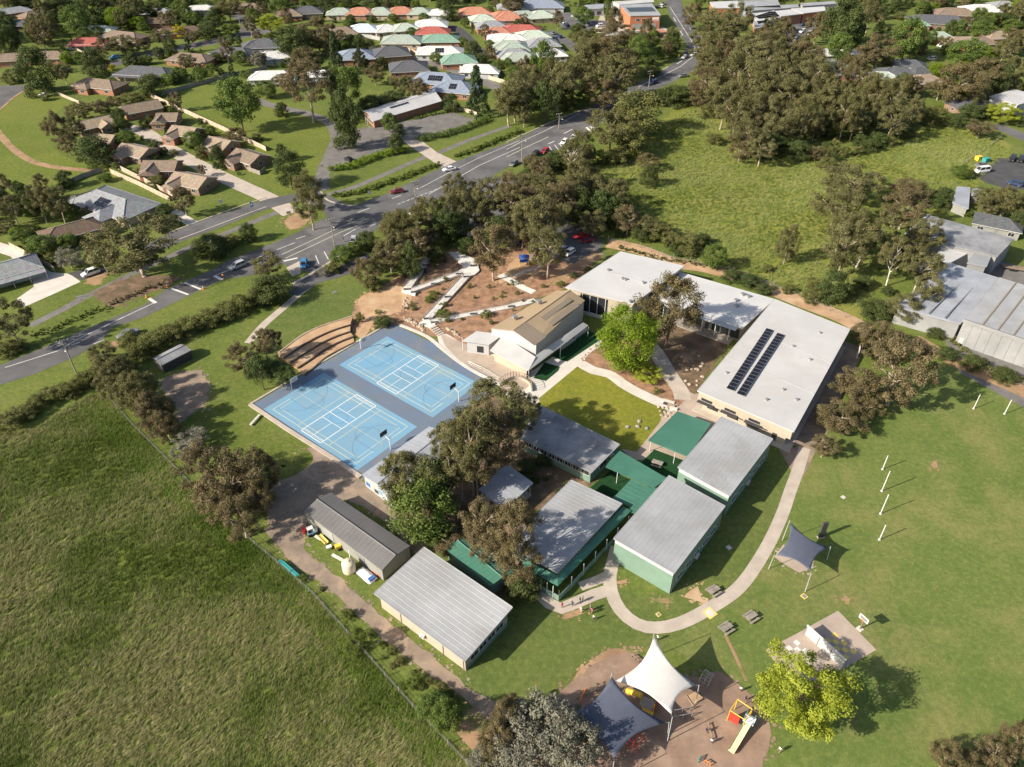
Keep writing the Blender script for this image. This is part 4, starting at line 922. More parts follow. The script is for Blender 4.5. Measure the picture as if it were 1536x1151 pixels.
for t in (0.25, 0.75, 0.98): down_pipe(rE, wE, i, t, 2.9)
i = idx(wE, 'se'); wall_windows(rE, wE, i, 4, 1.8, 1.8, 1.2)
p, a, L = edge(wE, i, 0.5, 0.02); MB().box((p[0], p[1], 2.6), (L-0.1, 0.05, 0.5), a).build('fascia_board', 'wall_green', rE)
p, a, L = edge(wE, i, 0.5, 0.025); MB().box((p[0], p[1], 0.5), (L-0.1, 0.05, 1.0), a).build('dado_board', 'wall_green', rE)
rG, wG, zG, qG, oG = flat_building('classroom', 'long weathered grey-roofed classroom along the edge of the courtyard lawn', 'building', [(808, 607), (929.3, 666.8), (887.6, 708.4), (780, 657)], [3.9, 3.9, 3.5, 3.5], 'roof_zinc_old', 'wall_green', 0.5, 1, 1.0, band=(1.2, 'wall_green'))
i = idx(wG, 'sw'); wall_windows(rG, wG, i, 8, 2.3, 2.3, 1.3, 0.03, 0.97); i2 = i
p, a, L = edge(wG, i, 0.5, 0.03); MB().box((p[0], p[1], 3.05), (L, 0.06, 0.25), a).build('fascia_board', 'wall_cream', rG)
for t in (0.22, 0.45, 0.7):                            # raised translucent sheets across the roof
    A = qG[idx(qG, 'sw')].lerp(qG[(idx(qG, 'sw')+1) % 4], t); B = qG[(idx(qG, 'sw')+3) % 4].lerp(qG[(idx(qG, 'sw')+2) % 4], t)
    MB().bar((A.x, A.y, 3.53), (B.x, B.y, 3.93), 0.08, 6).build('roof_joint', 'roof_zinc', oG)
i = idx(wG, 'se'); p, a, L = edge(wG, i, 0.5, 0.03); window(rG, (p[0], p[1], 1.9), a, 2.4, 1.5); ac_unit(rG, wG, i, 0.8, 2.4)
# classroom with green veranda
rF, wF, zF, qF, oF = flat_building('classroom', 'pale grey-roofed classroom with a green veranda roof on two sides', 'building', [(856.6, 720.4), (932.8, 755.6), (836, 858.6), (760, 815)], [4.3, 4.3, 4.0, 4.0], 'roof_zinc', 'wall_green', 0.4, 1, 0.8)
v1, q1, z1 = slab(rF, [(934.5, 760), (947, 766), (836.7, 879), (836, 864)], [3.5, 3.1, 3.0, 3.5], 0.12, 'roof_green', 'veranda_roof', 0)
v2, q2, z2 = slab(rF, [(836, 864), (836.7, 879), (786, 852), (784, 838)], [3.5, 3.0, 3.0, 3.5], 0.12, 'roof_green', 'veranda_roof', 1)
fl = [at(p)-rF.location for p in ((941, 792), (838, 902), (785, 872), (800, 850))]
for a, b in ((fl[0], fl[1]), (fl[1], fl[2])):          # deck edge, balustrade and posts
    d = (b-a).normalized(); nn = Vector((-d.y, d.x, 0)); ang = math.atan2(d.y, d.x); m_ = (a+b)/2
    MB().box((m_.x, m_.y, 0.75), ((b-a).length, 0.08, 1.3), ang).build('balustrade', 'wall_green', rF)
    n = 6
    for k in range(n+1): p = a.lerp(b, k/n); post_xy(rF, p, 3.0, 0.07, 'steel_white' if k else 'trim_grey')
i = idx(wF, 'se'); wall_windows(rF, wF, i, 6, 1.9, 1.8, 1.4)
i = idx(wF, 'nw'); wall_windows(rF, wF, i, 6, 1.9, 1.8, 1.2)
# covered walkways
root = empty('covered_walkway', at((955, 705)), 0, 'green metal walkway roof joining the classrooms around the courtyard', 'walkway roof')
slab(root, TL('C2', [(640, 440), (925, 605), (845, 662), (570, 540)]), [3.1, 3.1, 2.9, 2.9], 0.12, 'roof_green', 'roof', 0)
slab(root, TL('C2', [(715, 612), (842, 668), (730, 780), (612, 720)]), [2.95, 2.95, 2.8, 2.8], 0.12, 'roof_green', 'roof', 1)
slab(root, TL('C2', [(845, 662), (870, 660), (740, 810), (690, 790)]), [3.02, 3.02, 2.9, 2.9], 0.10, 'roof_green', 'roof', 1)
for p in TL('C2', [(632, 635), (720, 560), (960, 520), (700, 700), (620, 810)]): post(root, p, 2.78)
root, w, z, q, ro = flat_building('shade_shelter', 'square green metal shelter roof beside the courtyard lawn', 'shelter', [(1016.5, 617.8), (1066, 635.5), (1032, 684), (973.5, 660.3)], [3.3, 3.3, 3.0, 3.0], 'roof_green', 'wall_green', th=0.14, walls=False)
for v in inset([Vector((p.x, p.y, 0)) for p in q], 0.3): post_xy(root, v, 2.85)
root, w, z, q, ro = flat_building('open_shelter', 'small white open-sided shelter half hidden by gum trees', 'shelter', [(760, 696.5), (799, 724.5), (758, 764), (719, 734)], [3.2, 3.2, 2.9, 2.9], 'roof_bluegrey', 'wall_white', rib=1, th=0.14, walls=False)
for v in inset([Vector((p.x, p.y, 0)) for p in q], 0.35): post_xy(root, v, 2.8)
MB().prism(inset([Vector((p.x, p.y, 0)) for p in q], 0.1), 0.02, 0.12).build('slab', 'concrete', root)
root, w, q, ro, a, b = gable_building('court_shed', 'long grey gable-roofed shed along the lower edge of the blue court', 'shed', [(543, 712), (643.3, 640.2), (690, 662), (590, 748)], 3.1, 3.7, 'roof_bluegrey', 'wall_pale', 0, 0.25, ribs=1.0)
i = idx(w, 'sw'); p, an, L = edge(w, i, 0.5, 0.03); mu = MB().box((p[0], p[1], 1.4), (L*0.96, 0.04, 2.4), an).build('mural_panel', 'wall_pale', root)
for k, (t, zz, s, mm) in enumerate(((0.12, 1.2, 1.2, 'plastic_blue'), (0.26, 1.7, 0.9, 'line_yellow'), (0.4, 1.0, 1.1, 'wall_dark'), (0.55, 1.6, 1.2, 'court_blue'), (0.7, 1.1, 1.0, 'line_white'), (0.85, 1.6, 1.1, 'plastic_blue'))):
    p, an, L = edge(w, i, t, 0.06); MB().box((p[0], p[1], zz), (s, 0.02, s*0.8), an).build('painted_patch', mm, mu)
root, w, q, ro, a, b = gable_building('maintenance_shed', 'long dark grey maintenance shed beside the gravel yard', 'shed', [(456.3, 767.3), (572.9, 855.6), (615.2, 819), (496, 738.6)], 2.9, 3.6, 'roof_dark', 'wall_grey', 0, 0.12, ribs=0.9)
i = idx(w, 'sw'); p, an, L = edge(w, i, 0.3, 0.03); MB().box((p[0], p[1], 1.2), (2.6, 0.06, 2.3), an).build('roller_door', 'roof_zinc', root); p, an, L = edge(w, i, 0.75, 0.03); door(root, (p[0], p[1], 0), an)
root, w, q, ro, a, b = gable_building('green_shed', 'green-roofed shed squeezed behind the cream and green classroom', 'shed', [(668, 822), (735, 880), (772, 858), (706, 806)], 2.8, 3.3, 'roof_green', 'wall_green', 0, 0.2, ribs=0.9)
p, an, L = edge(w, idx(w, 'se'), 0.5, 0.03); door(root, (p[0], p[1], 0), an)
root, w, q, ro, a, b = gable_building('storage_shed', 'small dark shed standing alone on the grass below the hedge', 'shed', TL('B0', [(880, 1065), (1035, 985), (1100, 1020), (935, 1105)]), 2.3, 2.9, 'roof_zinc_old', 'wall_dark', 0, 0.1, ribs=0.8)
p, an, L = edge(w, idx(w, 's'), 0.5, 0.03); MB().box((p[0], p[1], 1.0), (2.4, 0.06, 1.9), an).build('roller_door', 'trim_grey', root)
# ================================================================== COURT
cA, cB, cC, cD = (at(p).xy for p in ((580.2, 504.8), (720.7, 573.6), (649, 624.6), (510.1, 543.2)))
cu = ((cB-cA)+(cC-cD)).normalized(); cv = Vector((cu.y, -cu.x))
if cv.dot(cD-cA) < 0: cv = -cv
CL, CW = 29.2, 14.8
court = gsheet('sports_court', [(379, 607), (584, 487), (594, 488), (650, 515), (662, 527), (752, 575), (553, 724)], 'court_dark', 7)
strip('court_edge', [(375, 607), (430, 644), (500, 688), (541, 716)], 0.9, 'concrete', 0, z=0.22, thick=0.3, smooth=False)
strip('court_edge', [(376, 606), (440, 568), (510, 528), (579, 488)], 0.5, 'concrete', 0, z=0.12, thick=0.2, smooth=False)
strip('court_edge', [(600, 488), (640, 505), (665, 525), (700, 551), (750, 578)], 0.9, 'concrete_white', 0, z=0.12, thick=0.2)
o2 = at((486, 559.5)).xy
for o in (cA, o2):
    CW = 14.8 if o is cA else 16.4
    P = lambda u, v: o+cu*u+cv*v
    panel = sheet('playing_panel', [P(0, 0), P(CL, 0), P(CL, CW), P(0, CW)], 'court_blue', 8, parent=court)
    mk = {}
    def seg(m, u1, v1, u2, v2, w=0.12):
        a, b = P(u1, v1), P(u2, v2); d = (b-a).normalized(); nn = Vector((-d.y, d.x))*w/2
        z = 0.006*{'line_yellow': 9, 'line_dark': 10, 'line_white': 11}[m]
        mk.setdefault(m, MB()).poly([(q.x, q.y, z) for q in ((a-nn), (b-nn), (b+nn), (a+nn))] if (b-a).cross(nn) > 0 else [(q.x, q.y, z) for q in ((a+nn), (b+nn), (b-nn), (a-nn))])
    def rect(m, u1, v1, u2, v2, w=0.12):
        for s in ((u1, v1, u2, v1), (u2, v1, u2, v2), (u2, v2, u1, v2), (u1, v2, u1, v1)): seg(m, *s, w)
    def arc(m, cu_, cv_, r, a0, a1, w=0.09):
        n = 20
        for k in range(n):
            t0, t1 = (math.radians(a0+(a1-a0)*j/n) for j in (k, k+1)); seg(m, cu_+r*math.cos(t0), cv_+r*math.sin(t0), cu_+r*math.cos(t1), cv_+r*math.sin(t1), w)
    mu_, mv = CL/2, CW/2
    rect('line_yellow', 1.6, 1.2, CL-1.6, CW-1.2, 0.16); rect('line_yellow', 2.6, 2.4, CL-2.6, CW-2.4, 0.12)
    seg('line_yellow', CL/3, 1.2, CL/3, CW-1.2); seg('line_yellow', 2*CL/3, 1.2, 2*CL/3, CW-1.2); seg('line_yellow', 1.6, mv, CL-1.6, mv, 0.08)
    rect('line_white', mu_-3.05, 0.7, mu_+3.05, CW-0.7, 0.18); seg('line_white', mu_-3.05, mv, mu_+3.05, mv, 0.14)
    for e in (0.7, ):
        seg('line_white', mu_-3.05, 1.5, mu_+3.05, 1.5); seg('line_white', mu_-3.05, CW-1.5, mu_+3.05, CW-1.5)
        seg('line_white', mu_-3.05, mv-2, mu_+3.05, mv-2); seg('line_white', mu_-3.05, mv+2, mu_+3.05, mv+2); seg('line_white', mu_, 0.7, mu_, mv-2); seg('line_white', mu_, mv+2, mu_, CW-0.7)
    arc('line_dark', mu_, mv, 1.8, 0, 360); arc('line_dark', 1.6, mv, 6.0, -88, 88); arc('line_dark', CL-1.6, mv, 6.0, 92, 268)
    rect('line_dark', 1.6, mv-2.4, 7.0, mv+2.4, 0.09); rect('line_dark', CL-7.0, mv-2.4, CL-1.6, mv+2.4, 0.09); arc('line_dark', 7.0, mv, 1.8, -90, 90); arc('line_dark', CL-7.0, mv, 1.8, 90, 270)
    for m, b in mk.items(): b.build('line_marking', m, panel)
    for end in (0, 1):
        u = -0.9 if end == 0 else CL+0.7; s = 1 if end == 0 else -1
        b = P(u, mv); ang = math.atan2(cu.y*s, cu.x*s)
        hp = empty('basketball_hoop', (b.x, b.y, 0.05), ang)
        MB().bar((0, 0, 0), (0, 0, 2.6), 0.09, 10).build('pole', 'steel_white', hp)
        MB().bar((0, 0, 2.55), (1.5, 0, 3.15), 0.08, 8).build('arm', 'steel_white', hp)
        bb = MB().box((1.55, 0, 3.35), (0.06, 1.8, 1.1)).build('backboard', 'black' if end else 'paint_white', hp)
        tr_ = MB()
        for y0, z0, dy, dz in ((0, 3.05, 0.6, 0.05), (0, 3.5, 0.6, 0.05), (-0.3, 3.27, 0.05, 0.4), (0.3, 3.27, 0.05, 0.4)): tr_.box((1.59, y0, z0), (0.02, dy, dz))
        tr_.build('target_square', 'black' if not end else 'paint_white', bb)
        ring = MB(); n = 14
        for k in range(n):
            t0, t1 = 2*math.pi*k/n, 2*math.pi*(k+1)/n; ring.bar((1.85+0.23*math.cos(t0), 0.23*math.sin(t0), 3.0), (1.85+0.23*math.cos(t1), 0.23*math.sin(t1), 3.0), 0.025, 5)
        ring.build('ring', 'plastic_orange', hp)
        count(hp, 'basketball hoop with %s backboard' % ('black' if end else 'white'), 'at the end of the blue court', 'basketball hoop', photo_x((b.x, b.y, 0)), 'basketball hoops on the blue court')
# ================================================================== RAMPS, TERRACES, FENCES
Y = lambda x, y: (600+x/7.675, 380+y/7.675)
def rail(root, pts, h=1.0, gap=2.2, m='steel', name='handrail'):
    mb = MB()
    for a, b in zip(pts[:-1], pts[1:]):
        n = max(1, int((b-a).length/gap))
        for k in range(n+1): p = a.lerp(b, k/n); mb.bar(p, p+Vector((0, 0, h)), 0.03, 5)
        mb.bar(a+Vector((0, 0, h)), b+Vector((0, 0, h)), 0.03, 5); mb.bar(a+Vector((0, 0, h*0.5)), b+Vector((0, 0, h*0.5)), 0.02, 5)
    return mb.build(name, m, root)
rampr = empty('zigzag_ramp', at(Y(500, 500)), 0, 'pale concrete zigzag ramp with handrails climbing the mulched bank', 'ramp')
RL = rampr.location
def ramp_leg(a, b, w, z0, z1):
    A, B = at(a)-RL, at(b)-RL; d = (B-A).normalized(); nn = Vector((-d.y, d.x, 0))*w/2
    MB().prism([(p.x, p.y) for p in (A-nn, B-nn, B+nn, A+nn)], -0.1, [z0, z1, z1, z0]).build('ramp_slab', 'ramp_concrete', rampr)
    for s in (-1, 1):
        P, Q = A+nn*s*0.95+Vector((0, 0, z0)), B+nn*s*0.95+Vector((0, 0, z1))
        k = MB(); k.prism([(p.x, p.y) for p in ((P-nn*0.04, Q-nn*0.04, Q+nn*0.04, P+nn*0.04) if True else ())], [z0-0.05, z1-0.05, z1-0.05, z0-0.05], [z0+0.15, z1+0.15, z1+0.15, z0+0.15]); k.build('kerb', 'concrete', rampr)
        rail(rampr, [P, Q], 0.95)
def pad(p, ang, z, w=1.9, l=0.9):
    c = at(p)-RL; MB().box((c.x, c.y, z+0.012), (w, l, 0.02), ang).build('tactile_pad', 'wall_dark', rampr)
ramp_leg(Y(335, 45), Y(90, 410), 2.2, 0.62, 0.50); ramp_leg(Y(110, 455), Y(690, 240), 2.0, 0.50, 0.42); ramp_leg(Y(775, 265), Y(300, 775), 2.2, 0.42, 0.25); ramp_leg(Y(345, 800), Y(1290, 615), 1.9, 0.25, 0.13); ramp_leg(Y(1280, 612), Y(1560, 545), 2.2, 0.13, 0.09)
for pts, z in (([(20, 450), (60, 400), (150, 420), (200, 440), (175, 498)], 0.505), ([(650, 240), (740, 165), (900, 165), (915, 215), (860, 260), (760, 290)], 0.425), ([(220, 815), (300, 755), (420, 780), (400, 850), (350, 865)], 0.255), ([(740, 170), (900, 165), (920, 110), (680, 0), (560, 0)], 0.43)):
    q = [at(Y(*p))-RL for p in pts]; q = q if ccw(q) else q[::-1]; MB().prism([(p.x, p.y) for p in q], -0.1, z).build('landing', 'ramp_concrete', rampr)
for p, z in (((85, 432), 0.51), ((170, 465), 0.51), ((270, 205), 0.57), ((300, 158), 0.58), ((400, 368), 0.47), ((685, 252), 0.44), ((770, 286), 0.435), ((555, 515), 0.35), ((320, 762), 0.27), ((400, 805), 0.265), ((850, 705), 0.2), ((1285, 617), 0.14), ((850, 160), 0.44)): pad(Y(*p), 0.1, z)
for k in range(5):
    c = at(Y(385+20*k, 860+18*k))-RL; MB().box((c.x, c.y, 0.12-0.02*k+0.05), (2.0, 0.55, 0.30-0.05*k), 0.75).build('step', 'concrete', rampr)
strip('bank_path', [Y(1150, 250), Y(1300, 330), Y(1420, 400), Y(1540, 450)], 2.2, 'ramp_concrete', 6)
strip('bank_path', [Y(1300, 270), Y(1600, 150)], 1.2, 'concrete', 6)
# terraced seating
X1 = lambda x, y: (370+x/7.675, 480+y/7.675)
ter = empty('terraced_seating', at(X1(850, 300)), 0, 'curved gravel terraces with dark timber edges above the blue court', 'terrace')
TLn = [[(385, 430), (640, 235), (850, 130), (1040, 65), (1230, 5)], [(430, 480), (650, 330), (830, 230), (1020, 150), (1200, 95)], [(500, 520), (680, 405), (850, 300), (1020, 220), (1195, 160)], [(580, 570), (720, 480), (870, 375), (1040, 280), (1230, 205)], [(660, 640), (760, 560), (900, 440), (1060, 350), (1240, 260)]]
tl3 = [[at(X1(*p)).xy for p in l] for l in TLn]; tl3 = [spline(l, False, 1.2) for l in tl3]
def resamp(l, n):
    out = []
    for k in range(n+1): t = k/n*(len(l)-1); i = min(int(t), len(l)-2); out.append(l[i].lerp(l[i+1], t-i))
    return out
tl3 = [resamp(l, 18) for l in tl3]; c = ter.location
for k in range(4):
    z = 1.15-0.3*k; mb = MB(); tb = MB()
    for i in range(18):
        a, b, d, e = tl3[k][i], tl3[k][i+1], tl3[k+1][i+1], tl3[k+1][i]
        q = [(p.x-c.x, p.y-c.y) for p in (e, d, b, a)]; mb.prism(q, -0.05, z)
        dd = (d-e).normalized(); nn = Vector((-dd.y, dd.x))*0.12
        if k < 3 or True: tb.prism([(p.x-c.x, p.y-c.y) for p in (e-nn*3.0, d-nn*3.0, d-nn*0.2, e-nn*0.2)], -0.05, z+0.05)
    mb.build('terrace_step', 'sand', ter); tb.build('timber_edge', 'bark_dark', ter)
mb = MB()
for i in range(18):
    e, d = tl3[0][i], tl3[0][i+1]; dd = (d-e).normalized(); nn = Vector((-dd.y, dd.x))*0.35
    mb.prism([(p.x-c.x, p.y-c.y) for p in (e, d, d+nn, e+nn)], -0.05, 1.28)
mb.build('stone_edge', 'stone', ter)
# boulders on the bank and in the sunken garden
def rock_mesh(seed, m):
    rr = random.Random(seed); mb = MB(); pr = []
    vs = []; n = 8
    for k, (r, z) in enumerate(((0.75, 0.0), (1.0, 0.28), (0.85, 0.6), (0.4, 0.82))):
        for i in range(n): t = 2*math.pi*i/n; q = r*rr.uniform(0.75, 1.15); vs.append((q*math.cos(t), q*math.sin(t)*0.8, z*rr.uniform(0.85, 1.15)))
    fs = [(k*n+i, k*n+(i+1) % n, (k+1)*n+(i+1) % n, (k+1)*n+i) for k in range(3) for i in range(n)]+[tuple(3*n+i for i in range(n))]
    mb.faces(vs, fs); return mb.mesh('boulder', m)
ROCK = [rock_mesh(i, 'stone') for i in range(4)]+[rock_mesh(9+i, 'stone_grey') for i in range(3)]
def rock(px, s, where, i, z=0.0, grey=False):
    P = at(px); o = link('boulder', ROCK[4+i % 3] if grey else ROCK[i % 4], None, (P.x, P.y, z-0.05), i*1.3, (s, s, s*0.8))
    count(o, 'grey boulder' if grey else 'sandy brown boulder', where, 'boulder', px[0]); return o
rr = random.Random(3)
for i in range(40):
    t = i/39; a = Y(60+t*350, 740+t*230) if i < 26 else Y(540+(i-26)*13, 880+(i-26)*7); rock((a[0]+rr.uniform(-3, 3), a[1]+rr.uniform(-2.5, 2.5)), rr.uniform(0.3, 0.65), 'in the rock edging below the ramp', i)
for i in range(12): a = Y(20+rr.uniform(0, 90), 650-i*12); rock(a, rr.uniform(0.3, 0.55), 'on the bare slope left of the ramp', i)
V8 = lambda x, y: (880+x/7.675, 520+y/7.675)
for i, (x, y, s) in enumerate(((1150, 275, .55), (1210, 265, .5), (1270, 270, .7), (1320, 230, .6), (1330, 195, .5), (1180, 440, .6), (1270, 400, .5), (1330, 350, .5), (1140, 400, .5), (1270, 450, .4), (1100, 120, .4), (1290, 110, .4), (940, 330, .5), (1070, 210, .35))): rock(V8(x, y), s, 'in the sunken garden', i, 0.03)
for i, (x, y) in enumerate(((470, 930), (605, 865), (590, 925), (690, 945))): rock(V8(x, y), 0.55, 'on the shaded courtyard lawn', i, 0.05, True)
for i in range(9): rock(V8(830+i*17, 700+i*3+(i % 3)*45), 0.42, 'beside the steps at the lawn corner', i, 0.04)
# steps and planters at the lawn corner
st = empty('garden_steps', at(V8(960, 690)), 0, 'pale concrete steps with planters at the corner of the courtyard lawn', 'steps'); c = st.location
for k, (x, y, dx, dy, m) in enumerate(((940, 640, 2.6, 0.9, 'concrete_white'), (915, 665, 1.3, 0.7, 'wall_dark'), (970, 690, 1.6, 1.2, 'stone'), (1000, 720, 1.6, 0.6, 'concrete_white'))): p = at(V8(x, y))-c; MB().box((p.x, p.y, 0.15), (dx, dy, 0.25+0.06*k), -0.45).build('step' if k in (0, 3) else 'planter', m, st)
# curved balustrade below the hall
bal = empty('curved_balustrade', at((785, 585)), 0, 'curved slatted balustrade on a cream wall below the hall', 'balustrade'); c = bal.location
pts = spline([at(p).xy for p in ((749, 580), (758, 573), (770, 569), (783, 570), (795, 578), (798, 588))], False, 0.6); mb = MB()
for i in range(len(pts)-1):
    a, b = pts[i], pts[i+1]; d = (b-a).normalized(); nn = Vector((-d.y, d.x))*0.15
    mb.prism([(p.x-c.x, p.y-c.y) for p in (a-nn, b-nn, b+nn, a+nn)], 0, 0.7)
mb.build('low_wall', 'wall_cream', bal)
SLAT = MB().box((0, 0, 0), (0.06, 0.12, 1.3)).mesh('slat', 'timber')
for i, p in enumerate(pts): link('slat', SLAT, bal, (p.x-c.x, p.y-c.y, 1.3), 0.3*i)
tr_ = MB()
for a, b in zip(pts[:-1], pts[1:]): tr_.bar((a.x-c.x, a.y-c.y, 1.98), (b.x-c.x, b.y-c.y, 1.98), 0.05, 5)
tr_.build('top_rail', 'timber', bal)
fr = empty('court_railing', at((720, 552)), 0, 'thin grey railing between the hall apron and the blue court', 'railing'); rail(fr, [at(p)-fr.location for p in ((702, 547), (722, 556), (748, 572))], 1.0, 1.6)
# fences
def fence(label, px, h, m, span=2.6, name='paling_fence', post_m='timber_grey', wire=False, cat='fence', board=0.05):
    P = [at(p) for p in px]; c = P[len(P)//2].copy(); root = empty(name, c, 0, label, cat)
    PM = MB().box((0, 0, h/2), (0.11, 0.11, h+0.08)).mesh('post', post_m); cache = {}
    for a, b in zip(P[:-1], P[1:]):
        n = max(1, round((b-a).length/span)); ang = math.atan2(b.y-a.y, b.x-a.x); L = (b-a).length/n
        pm = None
        for k in range(n):
            p = a.lerp(b, k/n)-c; q = a.lerp(b, (k+0.5)/n)-c
            link('post', PM, root, p, ang)
            if not wire:
                if pm is None:
                    f = MB(); nb = max(4, int(L/0.5)); rr = random.Random(k)
                    for j in range(nb): f.box((-L/2+L*(j+0.5)/nb, 0.03*(j % 2), h/2+rr.uniform(-0.03, 0.03)), (L/nb*0.99, board, h))
                    pm = f.mesh('panel', m)
                link('panel', pm, root, q, ang)
        link('post', PM, root, b-c, ang)
        if wire:
            wmb = MB()
            for z in (0.35, 0.7, 1.05): wmb.bar(a-c+Vector((0, 0, z)), b-c+Vector((0, 0, z)), 0.02, 4)
            wmb.build('wire', 'steel', root)
    return root
fence('post-and-wire fence along the edge of the rough left paddock', [(165, 600), (200, 640), (250, 690), (300, 742), (350, 790), (400, 832), (470, 893), (540, 972), (620, 1062), (700, 1146)], 1.25, 'timber', 3.5, 'paddock_fence', wire=True)
# ================================================================== SCHOOL OBJECTS
def sail(name, label, corners, heights, m, sag=0.9, posts=True, root_px=None):
    """four-cornered shade sail: curved edges, saddle surface, posts leaning out"""
    C = [at(p, h) for p, h in zip(corners, heights)]; c = sum(C, Vector())/4; c.z = 0
    root = empty(name, c, 0, label, 'shade sail'); n = 12; mb = MB(); V = []
    C = [p-c for p in C]; ctr = sum(C, Vector())/4
    for j in range(n+1):
        for i in range(n+1):
            u, v = i/n, j/n
            e0, e1 = C[0].lerp(C[1], u), C[3].lerp(C[2], u); p = e0.lerp(e1, v)
            pull = (4*u*(1-u))*(abs(2*v-1)**3)+(4*v*(1-v))*(abs(2*u-1)**3)
            p = p+(ctr-p)*0.22*pull
            V.append(p)
    F = [(j*(n+1)+i, j*(n+1)+i+1, (j+1)*(n+1)+i+1, (j+1)*(n+1)+i) for j in range(n) for i in range(n)]
    mb.faces(V, F); me = mb.mesh('fabric', m, True); o = link('fabric', me, root)
    so_ = o.modifiers.new('thickness', 'SOLIDIFY'); so_.thickness = 0.02
    for p, h in zip(C, heights):
        d = Vector((p.x-ctr.x, p.y-ctr.y, 0)).normalized(); top = p+d*0.45+Vector((0, 0, 0.1)); bot = Vector((top.x+d.x*0.25, top.y+d.y*0.25, -0.05))
        po = MB().bar(bot, top, 0.065, 10, 0.05).build('post', 'wall_pale', root); MB().bar(top+Vector((0, 0, -0.05)), p, 0.025, 5).build('turnbuckle', 'steel', po)
    return root
U = lambda x, y: (850+x/7.675, 950+y/7.675)
sail('shade_sail', 'white four-cornered shade sail over the playground', [U(1010, 45), U(1485, 598), U(1205, 935), U(570, 548)], [6.7, 4.7, 5.8, 3.8], 'sail_white')
sail('shade_sail', 'navy blue shade sail beside the white one over the playground', [U(520, 500), U(1140, 1030), U(545, 1440), U(-20, 950)], [5.6, 3.3, 5.2, 3.2], 'sail_navy')
sail('shade_sail', 'dark navy shade sail alone on the oval near the curved path', TL('C3', [(193, 862), (408, 1003), (305, 1140), (112, 1048)]), [5.3, 3.4, 4.4, 3.4], 'sail_navy')
p = at(T('C3', 365, 945)); sgn = empty('padded_post', p, 0, 'tall dark padded board standing behind the lone navy sail', 'post'); MB().box((0, 0, 1.9), (1.0, 0.35, 3.8), 0.2).build('board', 'wall_dark', sgn); MB().box((0, 0, 0.06), (1.3, 0.6, 0.12), 0.2).build('base', 'concrete', sgn)
GP = [((1323.5, 704.5), 3.7), ((1322.5, 737), 5.2), ((1320.6, 771), 5.0), ((1319, 810), 3.8)]
for (px, h) in GP+[((1460.2, 613.4), 3.8), ((1506.6, 621.2), 3.8)]:
    p = at(px); g = empty('goal_post', p); MB().bar((0, 0, 0), (0, 0, h), 0.09, 10, 0.08).build('pole', 'steel_white', g); MB().lathe([(0.22, 0), (0.22, 0.12), (0.12, 0.14)], 12).build('socket', 'paint_white', g)
    count(g, ('tall' if h > 4 else 'short')+' white goal post', 'in the row on the oval' if px[0] < 1400 else 'at the far side of the oval', 'goal post', px[0]+px[1]*0.001, 'white goal posts')
def picnic(px, ang, where, label):
    p = at(px); t = empty('picnic_table', p, ang, label, 'picnic table', 'picnic tables')
    for k in range(5): MB().box((0, -0.36+0.18*k, 0.74), (2.1, 0.165, 0.05)).build('table_plank', 'timber_grey', t)
    for s in (-1, 1):
        for k in (0, 1): MB().box((0, s*(0.72+0.17*k), 0.45), (2.1, 0.155, 0.05)).build('bench_plank', 'timber_grey', t)
        f = MB(); f.bar((s*0.7, -0.75, 0), (s*0.7, -0.25, 0.70), 0.05, 5); f.bar((s*0.7, 0.75, 0), (s*0.7, 0.25, 0.70), 0.05, 5); f.box((s*0.7, 0, 0.40), (0.08, 1.7, 0.08)); f.build('trestle', 'timber', t)
    return t
picnic(T('D2', 1190, 150), 0.55, '', 'weathered picnic table on the inside of the curved path'); picnic(T('D2', 1262, 365), 0.55, '', 'weathered picnic table just outside the curved path'); picnic(T('D2', 1405, 300), 0.55, '', 'picnic table farthest out on the oval grass'); picnic(T('C2', 865, 530), -0.45, '', 'picnic table on dark turf by the green square shelter')
# rebound wall on its painted slab
hb = gsheet('ball_court_slab', TL('D3', [(48, 480), (230, 385), (355, 315), (465, 255), (685, 480), (520, 575), (330, 660), (130, 590)]), 'concrete_pink', 4)
wq = [at(T('D3', 270, 385)), at(T('D3', 490, 585))]; m_ = (wq[0]+wq[1])/2; d = wq[1]-wq[0]
rw = empty('rebound_wall', m_, math.atan2(d.y, d.x), 'pale grey ball wall standing across the pink slab', 'wall'); L = d.length
for k in range(7): MB().box((-L/2+L*(k+0.5)/7, 0, 1.05), (L/7-0.02, 0.16, 2.1)).build('wall_panel', 'wall_pale', rw)
MB().box((0, 0, 2.15), (L+0.1, 0.26, 0.10)).build('capping', 'paint_white', rw)
for k in range(4): MB().box((-L/2+L*k/3*0.98+0.1, -0.12, 1.0), (0.12, 0.1, 2.0)).build('stiffener', 'trim_grey', rw)
uu = d.normalized(); vv = Vector((uu.y, -uu.x, 0))
for cpx, m, zc in (((1258, 971), 'line_yellow', 'y'), ((1200, 983), 'paint_white', 'w')):
    c = at(cpx); mb = MB()
    MATS.setdefault('slab_yellow', mat('slab_yellow', (0.74, 0.56, 0.16), 0.8))
    for i in range(4):
        for j in range(5):
            if (i+j) % 2 == 0: p = c+uu*(j-2)*0.85+vv*(i-1.5)*0.85; q = [p-uu*0.4-vv*0.4, p+uu*0.4-vv*0.4, p+uu*0.4+vv*0.4, p-uu*0.4+vv*0.4]; q = q if ccw(q) else q[::-1]; mb.poly([(a.x, a.y, 0.031) for a in q])
    mb.build('painted_squares', 'slab_yellow' if zc == 'y' else 'paint_white', hb)
b = at(T('D3', 590, 360)); hp = empty('basketball_hoop', b, math.pi+0.55, 'small basketball hoop with white framed backboard beside the pink slab', 'basketball hoop', 'basketball hoops')
